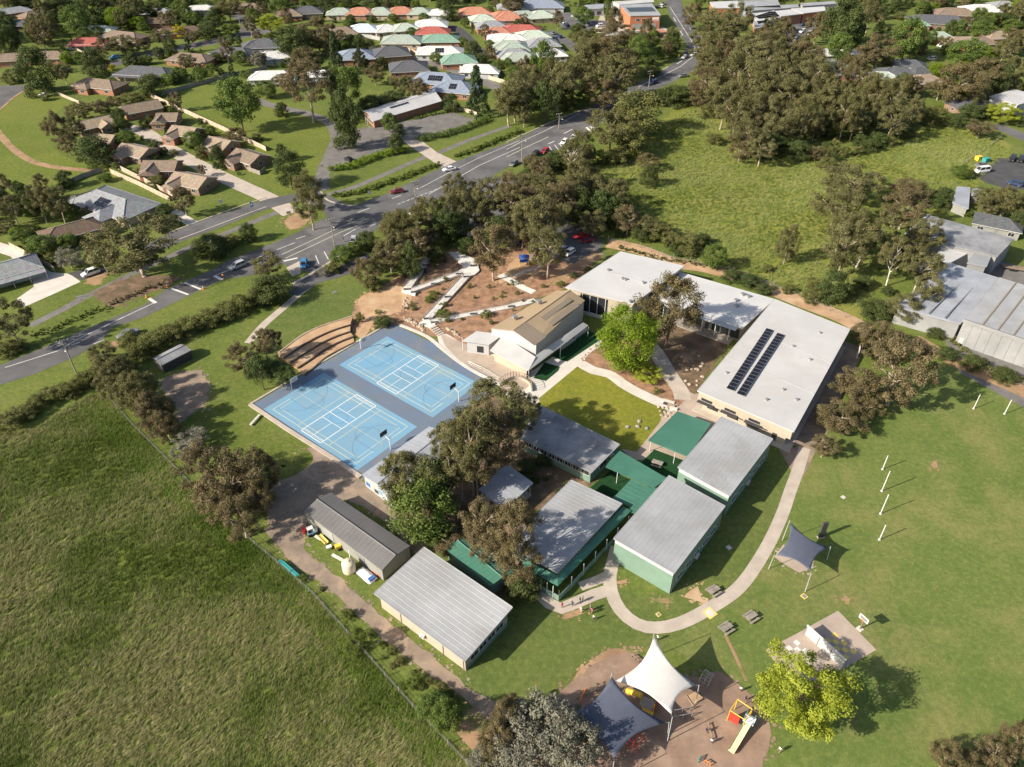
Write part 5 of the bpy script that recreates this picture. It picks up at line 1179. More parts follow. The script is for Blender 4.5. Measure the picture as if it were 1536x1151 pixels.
MB().bar((0, 0, 0), (0, 0, 2.7), 0.1, 10).build('pole', 'timber', hp); bb = MB().box((0.25, 0, 2.9), (0.07, 1.6, 1.0)).build('backboard', 'paint_white', hp); MB().box((0.3, 0, 2.9), (0.03, 1.2, 0.6)).build('target_square', 'trim_grey', bb)
ring = MB()
for k in range(12): t0, t1 = 2*math.pi*k/12, 2*math.pi*(k+1)/12; ring.bar((0.55+0.22*math.cos(t0), 0.22*math.sin(t0), 2.6), (0.55+0.22*math.cos(t1), 0.22*math.sin(t1), 2.6), 0.025, 5)
ring.build('ring', 'plastic_orange', hp); MB().box((0, 0, 0.05), (0.9, 0.9, 0.1)).build('footing', 'concrete_white', hp)
for i, (px, lb) in enumerate(((T('D3', 270, 172), 'small yellow-edged drain pit cover on the oval'), (T('D2', 875, 277), 'small yellow-edged pit cover inside the curved path'), (T('D2', 1172, 268), 'large pale pit cover on the curved path'), (T('C3', 495, 715), 'pale concrete pit lid on the oval near the goal posts'), (T('C2', 1280, 1005), 'grey pit lid on the grass beside the nearest green classroom'))):
    s = (0.9, 0.7, 1.7, 0.8, 0.9)[i]; e = empty('pit_cover', at(px), 0.6, lb, 'pit cover'); MB().box((0, 0, 0.035), (s, s, 0.07)).build('surround', 'slab_yellow' if i < 3 else 'concrete', e); MB().box((0, 0, 0.05), (s*0.7, s*0.7, 0.06)).build('lid', 'concrete_white' if i > 1 else 'trim_grey', e)
# water tank and yard clutter
t = empty('water_tank', at((524.4, 856)), 0, 'cream round water tank beside the dark maintenance shed', 'water tank')
MB().lathe([(1.05, 0), (1.1, 0.1), (1.1, 2.0), (1.0, 2.15), (0.5, 2.4), (0.15, 2.45)], 24).build('tank_body', 'tank_cream', t, True); rb_ = MB()
for z in (0.5, 0.95, 1.4, 1.85): rb_.lathe([(1.10, z-0.04), (1.13, z), (1.10, z+0.04)], 24)
rb_.build('tank_rib', 'tank_cream', t); MB().lathe([(0.25, 2.45), (0.25, 2.55), (0.1, 2.58)], 12).build('lid', 'tank_cream', t); MB().bar((0.2, 0.9, 2.3), (-0.1, 1.9, 2.9), 0.07, 6).build('inlet_pipe', 'paint_white', t)
CLY = lambda x, y: (440+x/7.675, 780+y/7.675)
def clutter(name, label, cat, px, parts, rz=0.5):
    e = empty(name, at(px), rz, label, cat)
    for nm, c, d, m in parts: MB().box(c, d).build(nm, m, e)
    return e
e = empty('drum', at(CLY(135, 145)), 0, 'red drum at the corner of the maintenance shed', 'drum'); MB().lathe([(0.42, 0), (0.45, 0.05), (0.45, 0.5), (0.42, 0.52), (0.45, 0.55), (0.45, 1.0), (0.42, 1.05)], 16).build('drum_body', 'plastic_red', e); MB().lathe([(0.4, 1.05), (0.38, 1.09)], 16).build('lid', 'plastic_red', e)
clutter('ride_on_mower', 'blue and white ride-on mower parked by the maintenance shed', 'mower', CLY(225, 165), [('chassis', (0, 0, 0.5), (1.7, 0.8, 0.4), 'court_blue'), ('hood', (0.5, 0, 0.85), (0.7, 0.6, 0.35), 'paint_white'), ('seat', (-0.45, 0, 0.9), (0.5, 0.5, 0.4), 'black'), ('canopy', (-0.3, 0, 1.8), (1.1, 0.9, 0.06), 'paint_white')]+[('wheel', (x, y, 0.28), (0.55, 0.2, 0.55), 'rubber') for x in (-0.55, 0.6) for y in (-0.45, 0.45)]+[('canopy_post', (x, y, 1.35), (0.05, 0.05, 0.9), 'steel') for x in (-0.75, 0.1) for y in (-0.4, 0.4)])
clutter('playground_slide', 'discarded yellow plastic slide lying in the grass by the shed', 'slide', CLY(345, 240), [('chute', (0, 0, 0.3), (2.4, 0.7, 0.12), 'slab_yellow'), ('side', (0, 0.34, 0.45), (2.4, 0.08, 0.3), 'slab_yellow'), ('side', (0, -0.34, 0.45), (2.4, 0.08, 0.3), 'slab_yellow'), ('prop', (0.9, 0, 0.12), (0.3, 0.5, 0.24), 'paint_white')], -0.8)
clutter('spare_board', 'white board leaning beside the yellow slide', 'board', CLY(290, 220), [('sheet', (0, 0, 0.35), (1.5, 0.5, 0.1), 'paint_white'), ('block', (0, 0, 0.14), (0.6, 0.3, 0.28), 'timber')], -0.6)
clutter('wheelbarrow', 'pale wheelbarrow between the yellow items by the shed', 'wheelbarrow', CLY(415, 335), [('tray', (0, 0, 0.55), (0.9, 0.6, 0.3), 'tarp_white'), ('wheel', (0.6, 0, 0.2), (0.4, 0.1, 0.4), 'rubber'), ('handle', (-0.7, 0.25, 0.5), (0.9, 0.05, 0.05), 'timber'), ('handle', (-0.7, -0.25, 0.5), (0.9, 0.05, 0.05), 'timber'), ('leg', (-0.3, 0.25, 0.2), (0.06, 0.06, 0.4), 'steel'), ('leg', (-0.3, -0.25, 0.2), (0.06, 0.06, 0.4), 'steel')])
clutter('yellow_spreader', 'bright yellow spreader near the water tank', 'spreader', CLY(520, 335), [('hopper', (0, 0, 0.7), (1.0, 0.8, 0.6), 'plastic_yellow'), ('frame', (0, 0, 0.35), (1.3, 0.5, 0.1), 'black'), ('wheel', (0.1, 0.5, 0.25), (0.5, 0.12, 0.5), 'rubber'), ('wheel', (0.1, -0.5, 0.25), (0.5, 0.12, 0.5), 'rubber')])
clutter('timber_stack', 'pale timber lengths lying beside the water tank', 'timber', CLY(500, 445), [('plank', (0, 0.2*k, 0.08+0.02*k), (2.4, 0.14, 0.08), 'paint_white') for k in range(3)], -0.55)
tp = empty('tarpaulin_load', at(CLY(840, 640)), -0.75, 'white and blue tarpaulin-covered pile at the end of the shed', 'tarpaulin'); mb = MB(); rr = random.Random(5); V = []
for j in range(7):
    for i in range(11): x, y = -1.9+3.8*i/10, -0.9+1.8*j/6; ed = min(i, 10-i, j, 6-j); V.append((x, y, 0.05+min(ed, 2)*0.32+rr.uniform(-0.1, 0.12)))
mb.faces(V, [(j*11+i, j*11+i+1, (j+1)*11+i+1, (j+1)*11+i) for j in range(6) for i in range(10)]); mb.build('cover', 'tarp_white', tp); MB().box((1.5, 0, 0.62), (0.7, 1.2, 0.25)).build('blue_bag', 'plastic_blue', tp); MB().bar((0.2, 1.2, 0.2), (2.2, 1.25, 0.3), 0.08, 6).build('red_pole', 'plastic_red', tp)
clutter('green_netting', 'teal netting bundle draped on the paddock fence', 'netting', (436, 857), [('roll', (0, 0, 0.5), (4.6, 0.5, 0.5), 'plastic_teal'), ('fold', (0.8, 0.25, 0.3), (2.4, 0.4, 0.4), 'plastic_teal'), ('tail', (-2.6, 0.0, 0.2), (1.2, 0.4, 0.3), 'plastic_teal')], -0.72)
clutter('concrete_seat', 'L-shaped pale concrete seat by the left corner of the court', 'seat', (383, 632), [('bench_top', (0, 0, 0.42), (3.4, 0.5, 0.10), 'concrete_white'), ('leg', (-1.3, 0, 0.18), (0.3, 0.4, 0.36), 'concrete'), ('leg', (1.3, 0, 0.18), (0.3, 0.4, 0.36), 'concrete')], 1.25)
# ================================================================== PLAYGROUND
W8 = lambda x, y: (1020+x/7.675, 1000+y/7.675)
pt = empty('play_tower', at(W8(720, 620)), 0, 'yellow-framed play tower with a long cream slide and red panel', 'play tower'); c = pt.location
fc = [at(W8(*p), 2.7)-c for p in ((665, 378), (832, 492), (750, 615), (578, 507))]
fr = MB()
for i in range(4): a, b = fc[i], fc[(i+1) % 4]; fr.bar(Vector((a.x, a.y, 2.7)), Vector((b.x, b.y, 2.7)), 0.07, 6)
fr.build('top_frame', 'plastic_yellow', pt)
for p in fc: MB().bar((p.x, p.y, 0), (p.x, p.y, 2.75), 0.06, 8).build('post', 'plastic_yellow', pt)
a, b = fc[3], fc[2]; d = Vector((b.x-a.x, b.y-a.y, 0)); dn = d.normalized(); q0 = Vector((a.x, a.y, 0)); q1 = q0+dn*1.5
MB().prism([(p.x, p.y) for p in (q0+Vector((dn.y, -dn.x, 0))*0.05, q1+Vector((dn.y, -dn.x, 0))*0.05, q1-Vector((dn.y, -dn.x, 0))*0.05, q0-Vector((dn.y, -dn.x, 0))*0.05)], 0.5, 2.5).build('red_panel', 'plastic_red', pt)
pf = at(W8(800, 610), 1.5)-c; MB().box((pf.x, pf.y, 1.5), (1.5, 1.3, 0.1), -0.6).build('platform', 'tarp_white', pt)
for sx in (-0.6, 0.6):
    for sy in (-0.55, 0.55): x, y = sx*math.cos(-0.6)-sy*math.sin(-0.6), sx*math.sin(-0.6)+sy*math.cos(-0.6); MB().bar((pf.x+x, pf.y+y, 0), (pf.x+x, pf.y+y, 2.4), 0.06, 8).build('post', 'plastic_teal', pt)
s0, s1 = at(W8(790, 640), 1.5)-c, at(W8(585, 985), 0.35)-c; dd = (s1-s0); nn = Vector((-dd.y, dd.x, 0)).normalized()
mb = MB(); up = Vector((0, 0, 0.3))
for k in range(8):
    t0, t1 = k/8, (k+1)/8; f = lambda t: s0.lerp(s1, t)+Vector((0, 0, -0.15*math.sin(math.pi*t)))
    A, B = f(t0), f(t1)
    for o1, o2, h1, h2 in ((-0.42, 0.42, 0, 0), (-0.42, -0.46, 0, 1), (0.42, 0.46, 0, 1)):
        P = [A+nn*o1+up*h1, B+nn*o1+up*h1, B+nn*o2+up*h2, A+nn*o2+up*h2]; mb.faces(P+[p+Vector((0, 0, -0.05)) for p in P], [(0, 1, 2, 3), (7, 6, 5, 4), (0, 4, 5, 1), (2, 6, 7, 3)])
mb.build('slide', 'plastic_cream', pt)
ld = MB(); l0 = at(W8(880, 560), 1.6)-c; l1 = at(W8(815, 720), 0)-c
for s in (0, 0.5): ld.bar(Vector((l0.x+s, l0.y, 1.6)), Vector((l1.x+s, l1.y, 0)), 0.04, 6)
ld.build('ladder_rail', 'plastic_teal', pt); rg = MB()
for k in range(5): p = l0.lerp(Vector((l1.x, l1.y, 0)), (k+0.5)/5.5); p.z = 1.6*(1-(k+0.5)/5.5); rg.bar(p, p+Vector((0.5, 0, 0)), 0.035, 6)
rg.build('rung', 'plastic_red', pt)
cb = empty('climbing_frame', at(U(820, 800)), 0, 'climbing unit with yellow tube slide between the two big sails', 'climbing frame'); c = cb.location
P = lambda x, y, z=0: at(U(x, y), z)-c
p = P(930, 810, 1.4); MB().box((p.x, p.y, 1.4), (1.8, 1.6, 0.1), -0.5).build('deck', 'steel', cb)
for dx in (-0.8, 0.8):
    for dy in (-0.7, 0.7): MB().bar((p.x+dx, p.y+dy, 0), (p.x+dx, p.y+dy, 2.4), 0.06, 8).build('post', 'plastic_yellow', cb)
tb = MB(); pts = [P(860, 720, 1.5), P(800, 690, 1.2), P(745, 680, 0.8), P(700, 660, 0.45)]
for a, b in zip(pts[:-1], pts[1:]): tb.bar(a, b, 0.42, 12)
tb.build('tube_slide', 'plastic_yellow', cb)
r_ = MB(); r_.box((p.x+1.3, p.y+0.2, 0.7), (0.12, 1.6, 1.4), -0.5); r_.build('red_ladder', 'plastic_red', cb); MB().box((p.x, p.y-0.85, 0.9), (1.6, 0.06, 0.9), -0.5).build('side_panel', 'plastic_yellow', cb)
def archset(name, label, px, m, n=3, span=1.6, h=1.5, rz=0.3):
    e = empty(name, at(px), rz, label, 'climber')
    for k in range(n):
        mb = MB(); q = 8
        for i in range(q): t0, t1 = math.pi*i/q, math.pi*(i+1)/q; mb.bar((span/2*math.cos(t0), k*0.7, h*math.sin(t0)), (span/2*math.cos(t1), k*0.7, h*math.sin(t1)), 0.045, 6)
        mb.build('arch', m, e)
    mb = MB()
    for i in range(1, 8): t = math.pi*i/8; mb.bar((span/2*math.cos(t), 0, h*math.sin(t)), (span/2*math.cos(t), (n-1)*0.7, h*math.sin(t)), 0.03, 5)
    mb.build('rung', m, e); return e
archset('arch_climber', 'red arched climber at the lower edge of the navy sail', T('D2', 770, 1040), 'plastic_red', 4, 2.4, 1.8, 0.8)
archset('net_climber', 'dark climbing arch in the shadow of the white sail', T('D2', 1175, 670), 'steel', 3, 2.2, 1.6, 0.9)
def bars(label, p1, p2, h, m, name='balance_beam', r=0.08):
    a, b = at(p1), at(p2); e = empty(name, (a+b)/2, 0, label, 'play equipment'); c = e.location
    MB().bar(a-c+Vector((0, 0, h)), b-c+Vector((0, 0, h)), r, 8).build('beam', m, e)
    for t in (0.05, 0.5, 0.95): q = a.lerp(b, t)-c; MB().bar((q.x, q.y, 0), (q.x, q.y, h), 0.06, 6).build('post', m, e)
bars('grey steel bar nearer the white sail in the playground', T('D2', 960, 850), T('D2', 1060, 832), 1.1, 'steel', 'parallel_bar', 0.05); bars('grey steel bar lower of the pair right of the white sail post', T('D2', 955, 888), T('D2', 1070, 866), 1.1, 'steel', 'parallel_bar', 0.05)
bars('timber balance beam left of the cream slide', W8(320, 665), W8(370, 850), 0.5, 'timber'); bars('orange balance rail at the bottom edge of the playground', W8(280, 1100), W8(350, 1145), 0.6, 'plastic_orange'); bars('teal balance rail at the bottom edge of the playground', W8(205, 1110), W8(235, 1050), 0.7, 'plastic_teal')
bars('timber beam near the top left of the playground', T('D2', 718, 520), T('D2', 760, 555), 0.7, 'timber'); bars('timber stepping beam beside the navy sail', T('D2', 400, 765), T('D2', 520, 715), 0.4, 'timber'); bars('orange rail at the left of the playground', T('D2', 420, 790), T('D2', 455, 720), 0.9, 'plastic_orange')
e = empty('sand_tray', at(T('D2', 1105, 790)), 0, 'timber-edged sand tray under the edge of the white sail', 'sandpit'); c = e.location; q = [at(T('D2', *p))-c for p in ((1035, 745), (1085, 715), (1130, 760), (1075, 805))]; q = q if ccw(q) else q[::-1]
MB().prism([(p.x, p.y) for p in q], -0.02, 0.12).build('sand', 'sand', e); 
for i in range(4): a, b = q[i], q[(i+1) % 4]; MB().bar(a+Vector((0, 0, 0.12)), b+Vector((0, 0, 0.12)), 0.11, 6).build('edge_log', 'timber', e)
e = empty('junior_play_set', at((786, 398)), 0, 'yellow and blue play set on sandy ground below the car park', 'play set')
for x in (-1.2, 1.2):
    for y in (-0.9, 0.9): MB().bar((x, y, 0), (x, y, 2.6), 0.07, 8).build('post', 'plastic_yellow', e)
MB().box((0, 0, 1.4), (2.4, 1.8, 0.12)).build('platform', 'plastic_blue', e); MB().faces([(-1.4, -1.1, 2.6), (1.4, -1.1, 2.6), (1.4, 1.1, 2.6), (-1.4, 1.1, 2.6), (0, 0, 3.4)], [(0, 1, 4), (1, 2, 4), (2, 3, 4), (3, 0, 4), (3, 2, 1, 0)]).build('canopy', 'plastic_blue', e)
MB().faces([(1.2, -0.4, 1.45), (1.2, 0.4, 1.45), (3.6, 0.4, 0.25), (3.6, -0.4, 0.25), (1.2, -0.4, 1.35), (1.2, 0.4, 1.35), (3.6, 0.4, 0.15), (3.6, -0.4, 0.15)], [(3, 2, 1, 0), (4, 5, 6, 7), (0, 4, 7, 3), (1, 2, 6, 5)]).build('slide', 'plastic_yellow', e); archset('arch_climber', 'dark green arched climber beside the yellow and blue play set', (800, 392), 'plastic_teal', 3, 2.6, 1.6, 0.2)
# ================================================================== PEOPLE
def body_mesh(pose, shirt, pants, hairm):
    """one continuous figure grown from a skeleton, 1.0 high, feet at 0"""
    st = {'stand': 0.02, 'walk': 0.11, 'run': 0.16}[pose]
    J = {'pel': (0, 0, .52, .085), 'waist': (0, 0, .62, .078), 'chest': (.01, 0, .74, .095), 'neck': (.012, 0, .83, .036), 'chin': (.02, 0, .87, .052), 'head': (.018, 0, .93, .072), 'crown': (.008, 0, .985, .045)}
    for s, n in ((1, 'l'), (-1, 'r')):
        f = st*s
        J['hip'+n] = (0, .055*s, .49, .065); J['kn'+n] = (f*0.7+.02, .06*s, .27, .046); J['an'+n] = (f*1.1-.01, .06*s, .045, .03); J['toe'+n] = (f*1.1+.085, .065*s, .02, .024)
        J['sh'+n] = (.0, .115*s, .78, .042); J['el'+n] = (-f*0.5-.02, .15*s, .62, .030); J['wr'+n] = (-f*0.8+.05, .15*s, .49, .022); J['hd'+n] = (-f*0.9+.075, .148*s, .445, .024)
    E = [('pel', 'waist'), ('waist', 'chest'), ('chest', 'neck'), ('neck', 'chin'), ('chin', 'head'), ('head', 'crown')]
    for n in 'lr': E += [('pel', 'hip'+n), ('hip'+n, 'kn'+n), ('kn'+n, 'an'+n), ('an'+n, 'toe'+n), ('chest', 'sh'+n), ('sh'+n, 'el'+n), ('el'+n, 'wr'+n), ('wr'+n, 'hd'+n)]
    names = list(J); me = bpy.data.meshes.new('body'); me.from_pydata([J[n][:3] for n in names], [(names.index(a), names.index(b)) for a, b in E], [])
    o = bpy.data.objects.new('tmp', me); COL.objects.link(o); o.modifiers.new('s', 'SKIN'); sub = o.modifiers.new('u', 'SUBSURF'); sub.levels = sub.render_levels = 1
    for i, n in enumerate(names): me.skin_vertices[0].data[i].radius = (J[n][3], J[n][3])
    me.skin_vertices[0].data[0].use_root = True
    bpy.context.view_layer.update(); out = bpy.data.meshes.new_from_object(o.evaluated_get(bpy.context.evaluated_depsgraph_get()))
    bpy.data.objects.remove(o)
    out.materials.clear()
    for m in ('skin', shirt, pants, hairm, 'black'): out.materials.append(MATS[m])
    for p in out.polygons:
        x, y, z = p.center; k = 0
        if z > .945 or (z > .88 and x < .0): k = 3
        elif z > .84: k = 0
        elif z > .56 and abs(y) < .155 and not (abs(y) > .125 and z < .66): k = 1
        elif z > .22 and abs(y) < .115: k = 2
        elif z < .06: k = 4
        p.material_index = k; p.use_smooth = True
    out.name = 'person'
    return out
mat('cloth_navy', (0.02, 0.03, 0.08), 0.9); mat('cloth_pink', (0.55, 0.10, 0.25), 0.9); mat('cloth_white', (0.7, 0.7, 0.68), 0.9); mat('cloth_grey', (0.18, 0.18, 0.19), 0.9); mat('cloth_green', (0.05, 0.20, 0.10), 0.9); mat('cloth_vis', (0.65, 0.75, 0.05), 0.8); mat('cloth_orange', (0.8, 0.25, 0.04), 0.8)
mat('hair_fair', (0.35, 0.22, 0.09), 0.8)
PM = {}
def person(px, h, pose, shirt, pants, rz, label, hairm='hair', stand=0.03):
    k = (pose, shirt, pants, hairm)
    if k not in PM: PM[k] = body_mesh(*k)
    p = at(px); o = link('person', PM[k], None, (p.x, p.y, stand), rz, (h, h, h)); tag(o, label, 'person', 'people at the school'); return o
Q5 = lambda x, y: (780+x/7.675, 800+y/7.675)
for a in (
    (Q5(482, 860), 1.4, 'stand', 'cloth_pink', 'cloth_pink', 2.0, 'child in pink standing at the veranda corner', 'hair', 0.06),
    (Q5(600, 838), 1.3, 'walk', 'cloth_navy', 'cloth_navy', 0.4, 'child in navy walking on the path by the veranda', 'hair', 0.06),
    (Q5(690, 800), 1.35, 'walk', 'cloth_navy', 'cloth_grey', 0.5, 'child in navy top and grey trousers on the path', 'hair', 0.06),
    (Q5(722, 785), 1.35, 'stand', 'cloth_grey', 'cloth_navy', 3.4, 'child in grey top farthest along the path', 'hair', 0.06),
    (Q5(700, 905), 1.3, 'run', 'cloth_white', 'cloth_white', 1.2, 'child in white running on the grass edge', 'hair_fair'),
    (Q5(808, 895), 1.7, 'stand', 'cloth_grey', 'cloth_navy', 3.0, 'adult in grey top standing on the grass by the path', 'hair_fair'),
    (Q5(825, 925), 1.45, 'stand', 'cloth_pink', 'cloth_grey', 0.2, 'child in pink top close beside the adult', 'hair'),
    (Q5(848, 1000), 1.35, 'walk', 'cloth_white', 'cloth_navy', 4.4, 'child in white top nearest below the adult', 'hair_fair'),
    (T('D2', 868, 425), 1.4, 'walk', 'cloth_white', 'cloth_navy', 0.3, 'child just behind the tip of the white sail'),
    (W8(690, 290), 1.4, 'stand', 'cloth_white', 'cloth_navy', 1.3, 'child in white and navy beside the yellow-green tree'),
    (W8(745, 395), 1.35, 'walk', 'cloth_navy', 'cloth_grey', 2.0, 'child in navy behind the yellow play frame'),
    (W8(820, 420), 1.35, 'stand', 'cloth_grey', 'cloth_grey', 2.6, 'child in grey behind the yellow play frame'),
    (W8(1140, 985), 1.4, 'run', 'cloth_white', 'cloth_grey', 3.9, 'child in white running alone on the oval'),
    (W8(355, 885), 1.3, 'stand', 'cloth_white', 'cloth_navy', 1.0, 'child standing by the timber balance beam'),
    (W8(300, 760), 1.3, 'walk', 'cloth_navy', 'cloth_navy', 1.0, 'child in navy left of the timber balance beam'),
    (T('B0', 945, 640), 1.75, 'stand', 'cloth_vis', 'cloth_navy', 1.0, 'road worker in yellow safety vest beside the road'),
    (T('B0', 1288, 610), 1.75, 'stand', 'cloth_orange', 'cloth_navy', 1.0, 'road worker in orange vest at the stop line'),
    (T('B1', 520, 320), 1.75, 'stand', 'cloth_navy', 'cloth_grey', 1.0, 'adult in dark clothes beside the angled parking bays')): person(*a)
# ================================================================== VEHICLES
mat('chrome', (0.5, 0.5, 0.5), 0.25, metal=0.8); mat('lamp_clear', (0.75, 0.75, 0.72), 0.2); mat('lamp_red', (0.45, 0.02, 0.02), 0.3)
PAINT = {}
for k, c in dict(white=(0.75, 0.75, 0.74), silver=(0.42, 0.43, 0.45), grey=(0.16, 0.165, 0.175), black=(0.025, 0.025, 0.03), blue=(0.05, 0.22, 0.42), navy=(0.03, 0.05, 0.12), red=(0.40, 0.03, 0.04), maroon=(0.16, 0.02, 0.03), yellow=(0.65, 0.45, 0.03)).items(): PAINT[k] = mat('car_'+k, c, 0.28, 0.03, spec=0.5)
def car_template(kind):
    L, Wd, zb, zr, c0, c1, r0, r1 = {'hatch': (4.2, 1.76, 0.95, 1.48, -2.02, 1.05, -1.65, 0.35), 'sedan': (4.7, 1.82, 0.95, 1.45, -1.75, 1.05, -1.05, 0.35), 'suv': (4.7, 1.9, 1.08, 1.74, -2.28, 1.15, -2.0, 0.45), 'ute': (5.2, 1.88, 1.05, 1.74, -0.75, 1.3, -0.55, 0.6), 'van': (5.0, 1.95, 1.25, 2.2, -2.45, 2.0, -2.4, 1.3)}[kind]
    l = L/2; w = Wd/2; parts = []
    st = [(-l, .88, .45, zb*.86), (-l+.15, .97, .32, zb*.98), (-l+.8, 1, .28, zb), (0, 1, .28, zb), (c1, 1, .28, zb*.98), (l-.5, .97, .28, zb*.88), (l-.1, .90, .32, zb*.72), (l, .80, .42, zb*.62)]
    b = MB(); ring = []
    for x, k, z0, z1 in st: ring.append([(x, -w*k*.94, z0), (x, -w*k, (z0+z1)*.5), (x, -w*k*.95, z1-.06), (x, -w*k*.86, z1), (x, w*k*.86, z1), (x, w*k*.95, z1-.06), (x, w*k, (z0+z1)*.5), (x, w*k*.94, z0)])
    vs = [p for r in ring for p in r]; n = 8; fs = [(k*n+i, (k+1)*n+i, (k+1)*n+(i+1) % n, k*n+(i+1) % n) for k in range(len(st)-1) for i in range(n)]+[tuple(range(n)), tuple((len(st)-1)*n+i for i in range(n-1, -1, -1))]
    b.faces(vs, fs)
    if kind == 'ute': b.box((-l+.95, 0, zb+.04), (1.6, Wd*.82, .05))
    g = MB(); wb, wr = w*.86, w*.70
    base = [(c0, -wb, zb-.02), (c1, -wb, zb-.02), (c1, wb, zb-.02), (c0, wb, zb-.02)]; top = [(r0, -wr, zr-.05), (r1, -wr, zr-.05), (r1, wr, zr-.05), (r0, wr, zr-.05)]
    g.faces(base+top, [(0, 1, 5, 4), (1, 2, 6, 5), (2, 3, 7, 6), (3, 0, 4, 7), (4, 5, 6, 7)])
    r = MB(); r.prism([(r0-.03, -wr-.03), (r1+.03, -wr-.03), (r1+.03, wr+.03), (r0-.03, wr+.03)], zr-.06, zr)
    for s in (-1, 1):
        for (x0, x1) in ((c0, r0), (c1, r1), ((c0+c1)*.5, (r0+r1)*.5)): r.bar((x0, s*wb*1.0, zb-.02), (x1, s*wr, zr-.03), .05, 5)
    P = dict(body=b.mesh('body', PAINT['white']), window=g.mesh('window', 'glass'), roof=r.mesh('roof', PAINT['white']))
    t = MB(); t.lathe([(.24, -.1), (.33, -.1), (.34, 0), (.33, .1), (.24, .1)], 14); P['tyre'] = t.mesh('tyre', 'rubber'); h = MB(); h.lathe([(.2, -.11), (.24, -.105), (.24, .105), (.2, .11)], 10); P['rim'] = h.mesh('rim', 'chrome')
    P['headlight'] = MB().box((0, 0, 0), (.10, .34, .14)).mesh('headlight', 'lamp_clear'); P['taillight'] = MB().box((0, 0, 0), (.08, .30, .16)).mesh('taillight', 'lamp_red')
    P['spec'] = (l, w, zb); return P
CARS = {k: car_template(k) for k in ('hatch', 'sedan', 'suv', 'ute', 'van')}
def car(p1, p2, kind, colour, where, look=None):
    """p1 front, p2 rear, as seen on the ground"""
    a, b = at(p1), at(p2); d = a-b; c = (a+b)/2; P = CARS[kind]; l, w, zb = P['spec']
    o = empty('car', (c.x, c.y, 0.03), math.atan2(d.y, d.x)); link('body', P['body'], o, m=PAINT[colour]); link('window', P['window'], o); link('roof', P['roof'], o, m=PAINT[colour])
    for x in (-l*.60, l*.62):
        for s in (-1, 1): wh = link('tyre', P['tyre'], o, (x, s*(w-.1), .34)); wh.rotation_euler = (math.pi/2, 0, 0); link('rim', P['rim'], wh)
    for s in (-1, 1): link('headlight', P['headlight'], o, (l-.06, s*w*.6, zb*.6)); link('taillight', P['taillight'], o, (-l+.03, s*w*.66, zb*.72))
    nm = {'hatch': 'hatchback', 'sedan': 'sedan', 'suv': 'wagon', 'ute': 'pickup', 'van': 'van'}[kind]; o.name = {'hatch': 'hatchback_car', 'sedan': 'sedan_car', 'suv': 'wagon_car', 'ute': 'pickup_truck', 'van': 'van'}[kind]
    count(o, look or (colour+' '+nm), where, 'car' if kind in ('hatch', 'sedan', 'suv') else nm, p1[0]+p1[1]*0.001, 'cars '+where); return o
def cars(sh, lst, where):
    for x1, y1, x2, y2, k, c in lst: car(T(sh, x1, y1), T(sh, x2, y2), k, c, where)
car(T('B0', 468, 605), T('B0', 582, 565), 'suv', 'white', 'on the driveway beside the big roadside gum'); car(T('B0', 1325, 563), T('B0', 1412, 527), 'suv', 'silver', 'driving on the road past the speed hump'); car(T('B0', 685, 960), T('B0', 800, 918), 'ute', 'grey', 'parked on the grass verge by the hedge')
car(T('B1', 288, 482), T('B1', 298, 430), 'hatch', 'blue', 'parked at the end of the angled bays'); car(T('B1', 572, 345), T('B1', 584, 300), 'hatch', 'silver', 'in the angled bays by the shrubs'); car(T('B1', 795, 42), T('B1', 862, 32), 'sedan', 'maroon', 'driving along the main road'); car(T('A1', 1095, 990), T('A1', 1162, 978), 'sedan', 'white', 'driving on the main road past the gravel entrance')
car(T('A1', 525, 915), T('A1', 572, 940), 'hatch', 'black', 'parked in the gravel yard'); car(T('A0', 625, 345), T('A0', 700, 335), 'suv', 'blue', 'parked on the street near the red-roofed house'); car(T('A0', 868, 300), T('A0', 925, 288), 'sedan', 'grey', 'on the street behind the brown houses'); car(T('A0', 220, 552), T('A0', 285, 560), 'sedan', 'white', 'parked on the park grass by the corner street')
cars('A2', [(318, 838, 345, 815, 'hatch', 'white'), (372, 812, 400, 790, 'hatch', 'white'), (145, 915, 180, 890, 'suv', 'black'), (205, 890, 232, 872, 'hatch', 'red'), (468, 745, 495, 762, 'hatch', 'white'), (30, 960, 50, 945, 'hatch', 'grey')], 'in the roadside angle parking')
cars('A2', [(812, 495, 872, 475, 'suv', 'navy'), (1007, 345, 1043, 328, 'sedan', 'silver'), (1057, 328, 1095, 315, 'sedan', 'silver'), (990, 448, 1042, 442, 'sedan', 'grey'), (1185, 305, 1200, 300, 'suv', 'silver'), (1205, 325, 1240, 320, 'sedan', 'grey'), (870, 40, 900, 48, 'suv', 'white'), (885, 22, 905, 30, 'sedan', 'grey')], 'at the far bend of the main road')
cars('A2', [(285, 110, 320, 125, 'hatch', 'navy'), (305, 128, 340, 142, 'sedan', 'silver'), (325, 148, 360, 160, 'hatch', 'navy'), (375, 98, 405, 108, 'sedan', 'white'), (395, 112, 425, 122, 'hatch', 'silver'), (415, 128, 448, 138, 'hatch', 'blue'), (440, 145, 475, 155, 'sedan', 'grey'), (510, 160, 562, 152, 'suv', 'white'), (600, 85, 635, 75, 'sedan', 'silver'), (250, 190, 280, 205, 'sedan', 'grey'), (290, 212, 318, 225, 'hatch', 'navy')], 'in the far shop car park')
cars('A3', [(180, 178, 215, 165, 'sedan', 'navy'), (240, 155, 275, 142, 'sedan', 'navy'), (240, 195, 275, 182, 'suv', 'white'), (275, 215, 305, 200, 'van', 'white'), (200, 245, 230, 230, 'suv', 'grey'), (95, 250, 125, 240, 'sedan', 'silver')], 'on the far shop street')
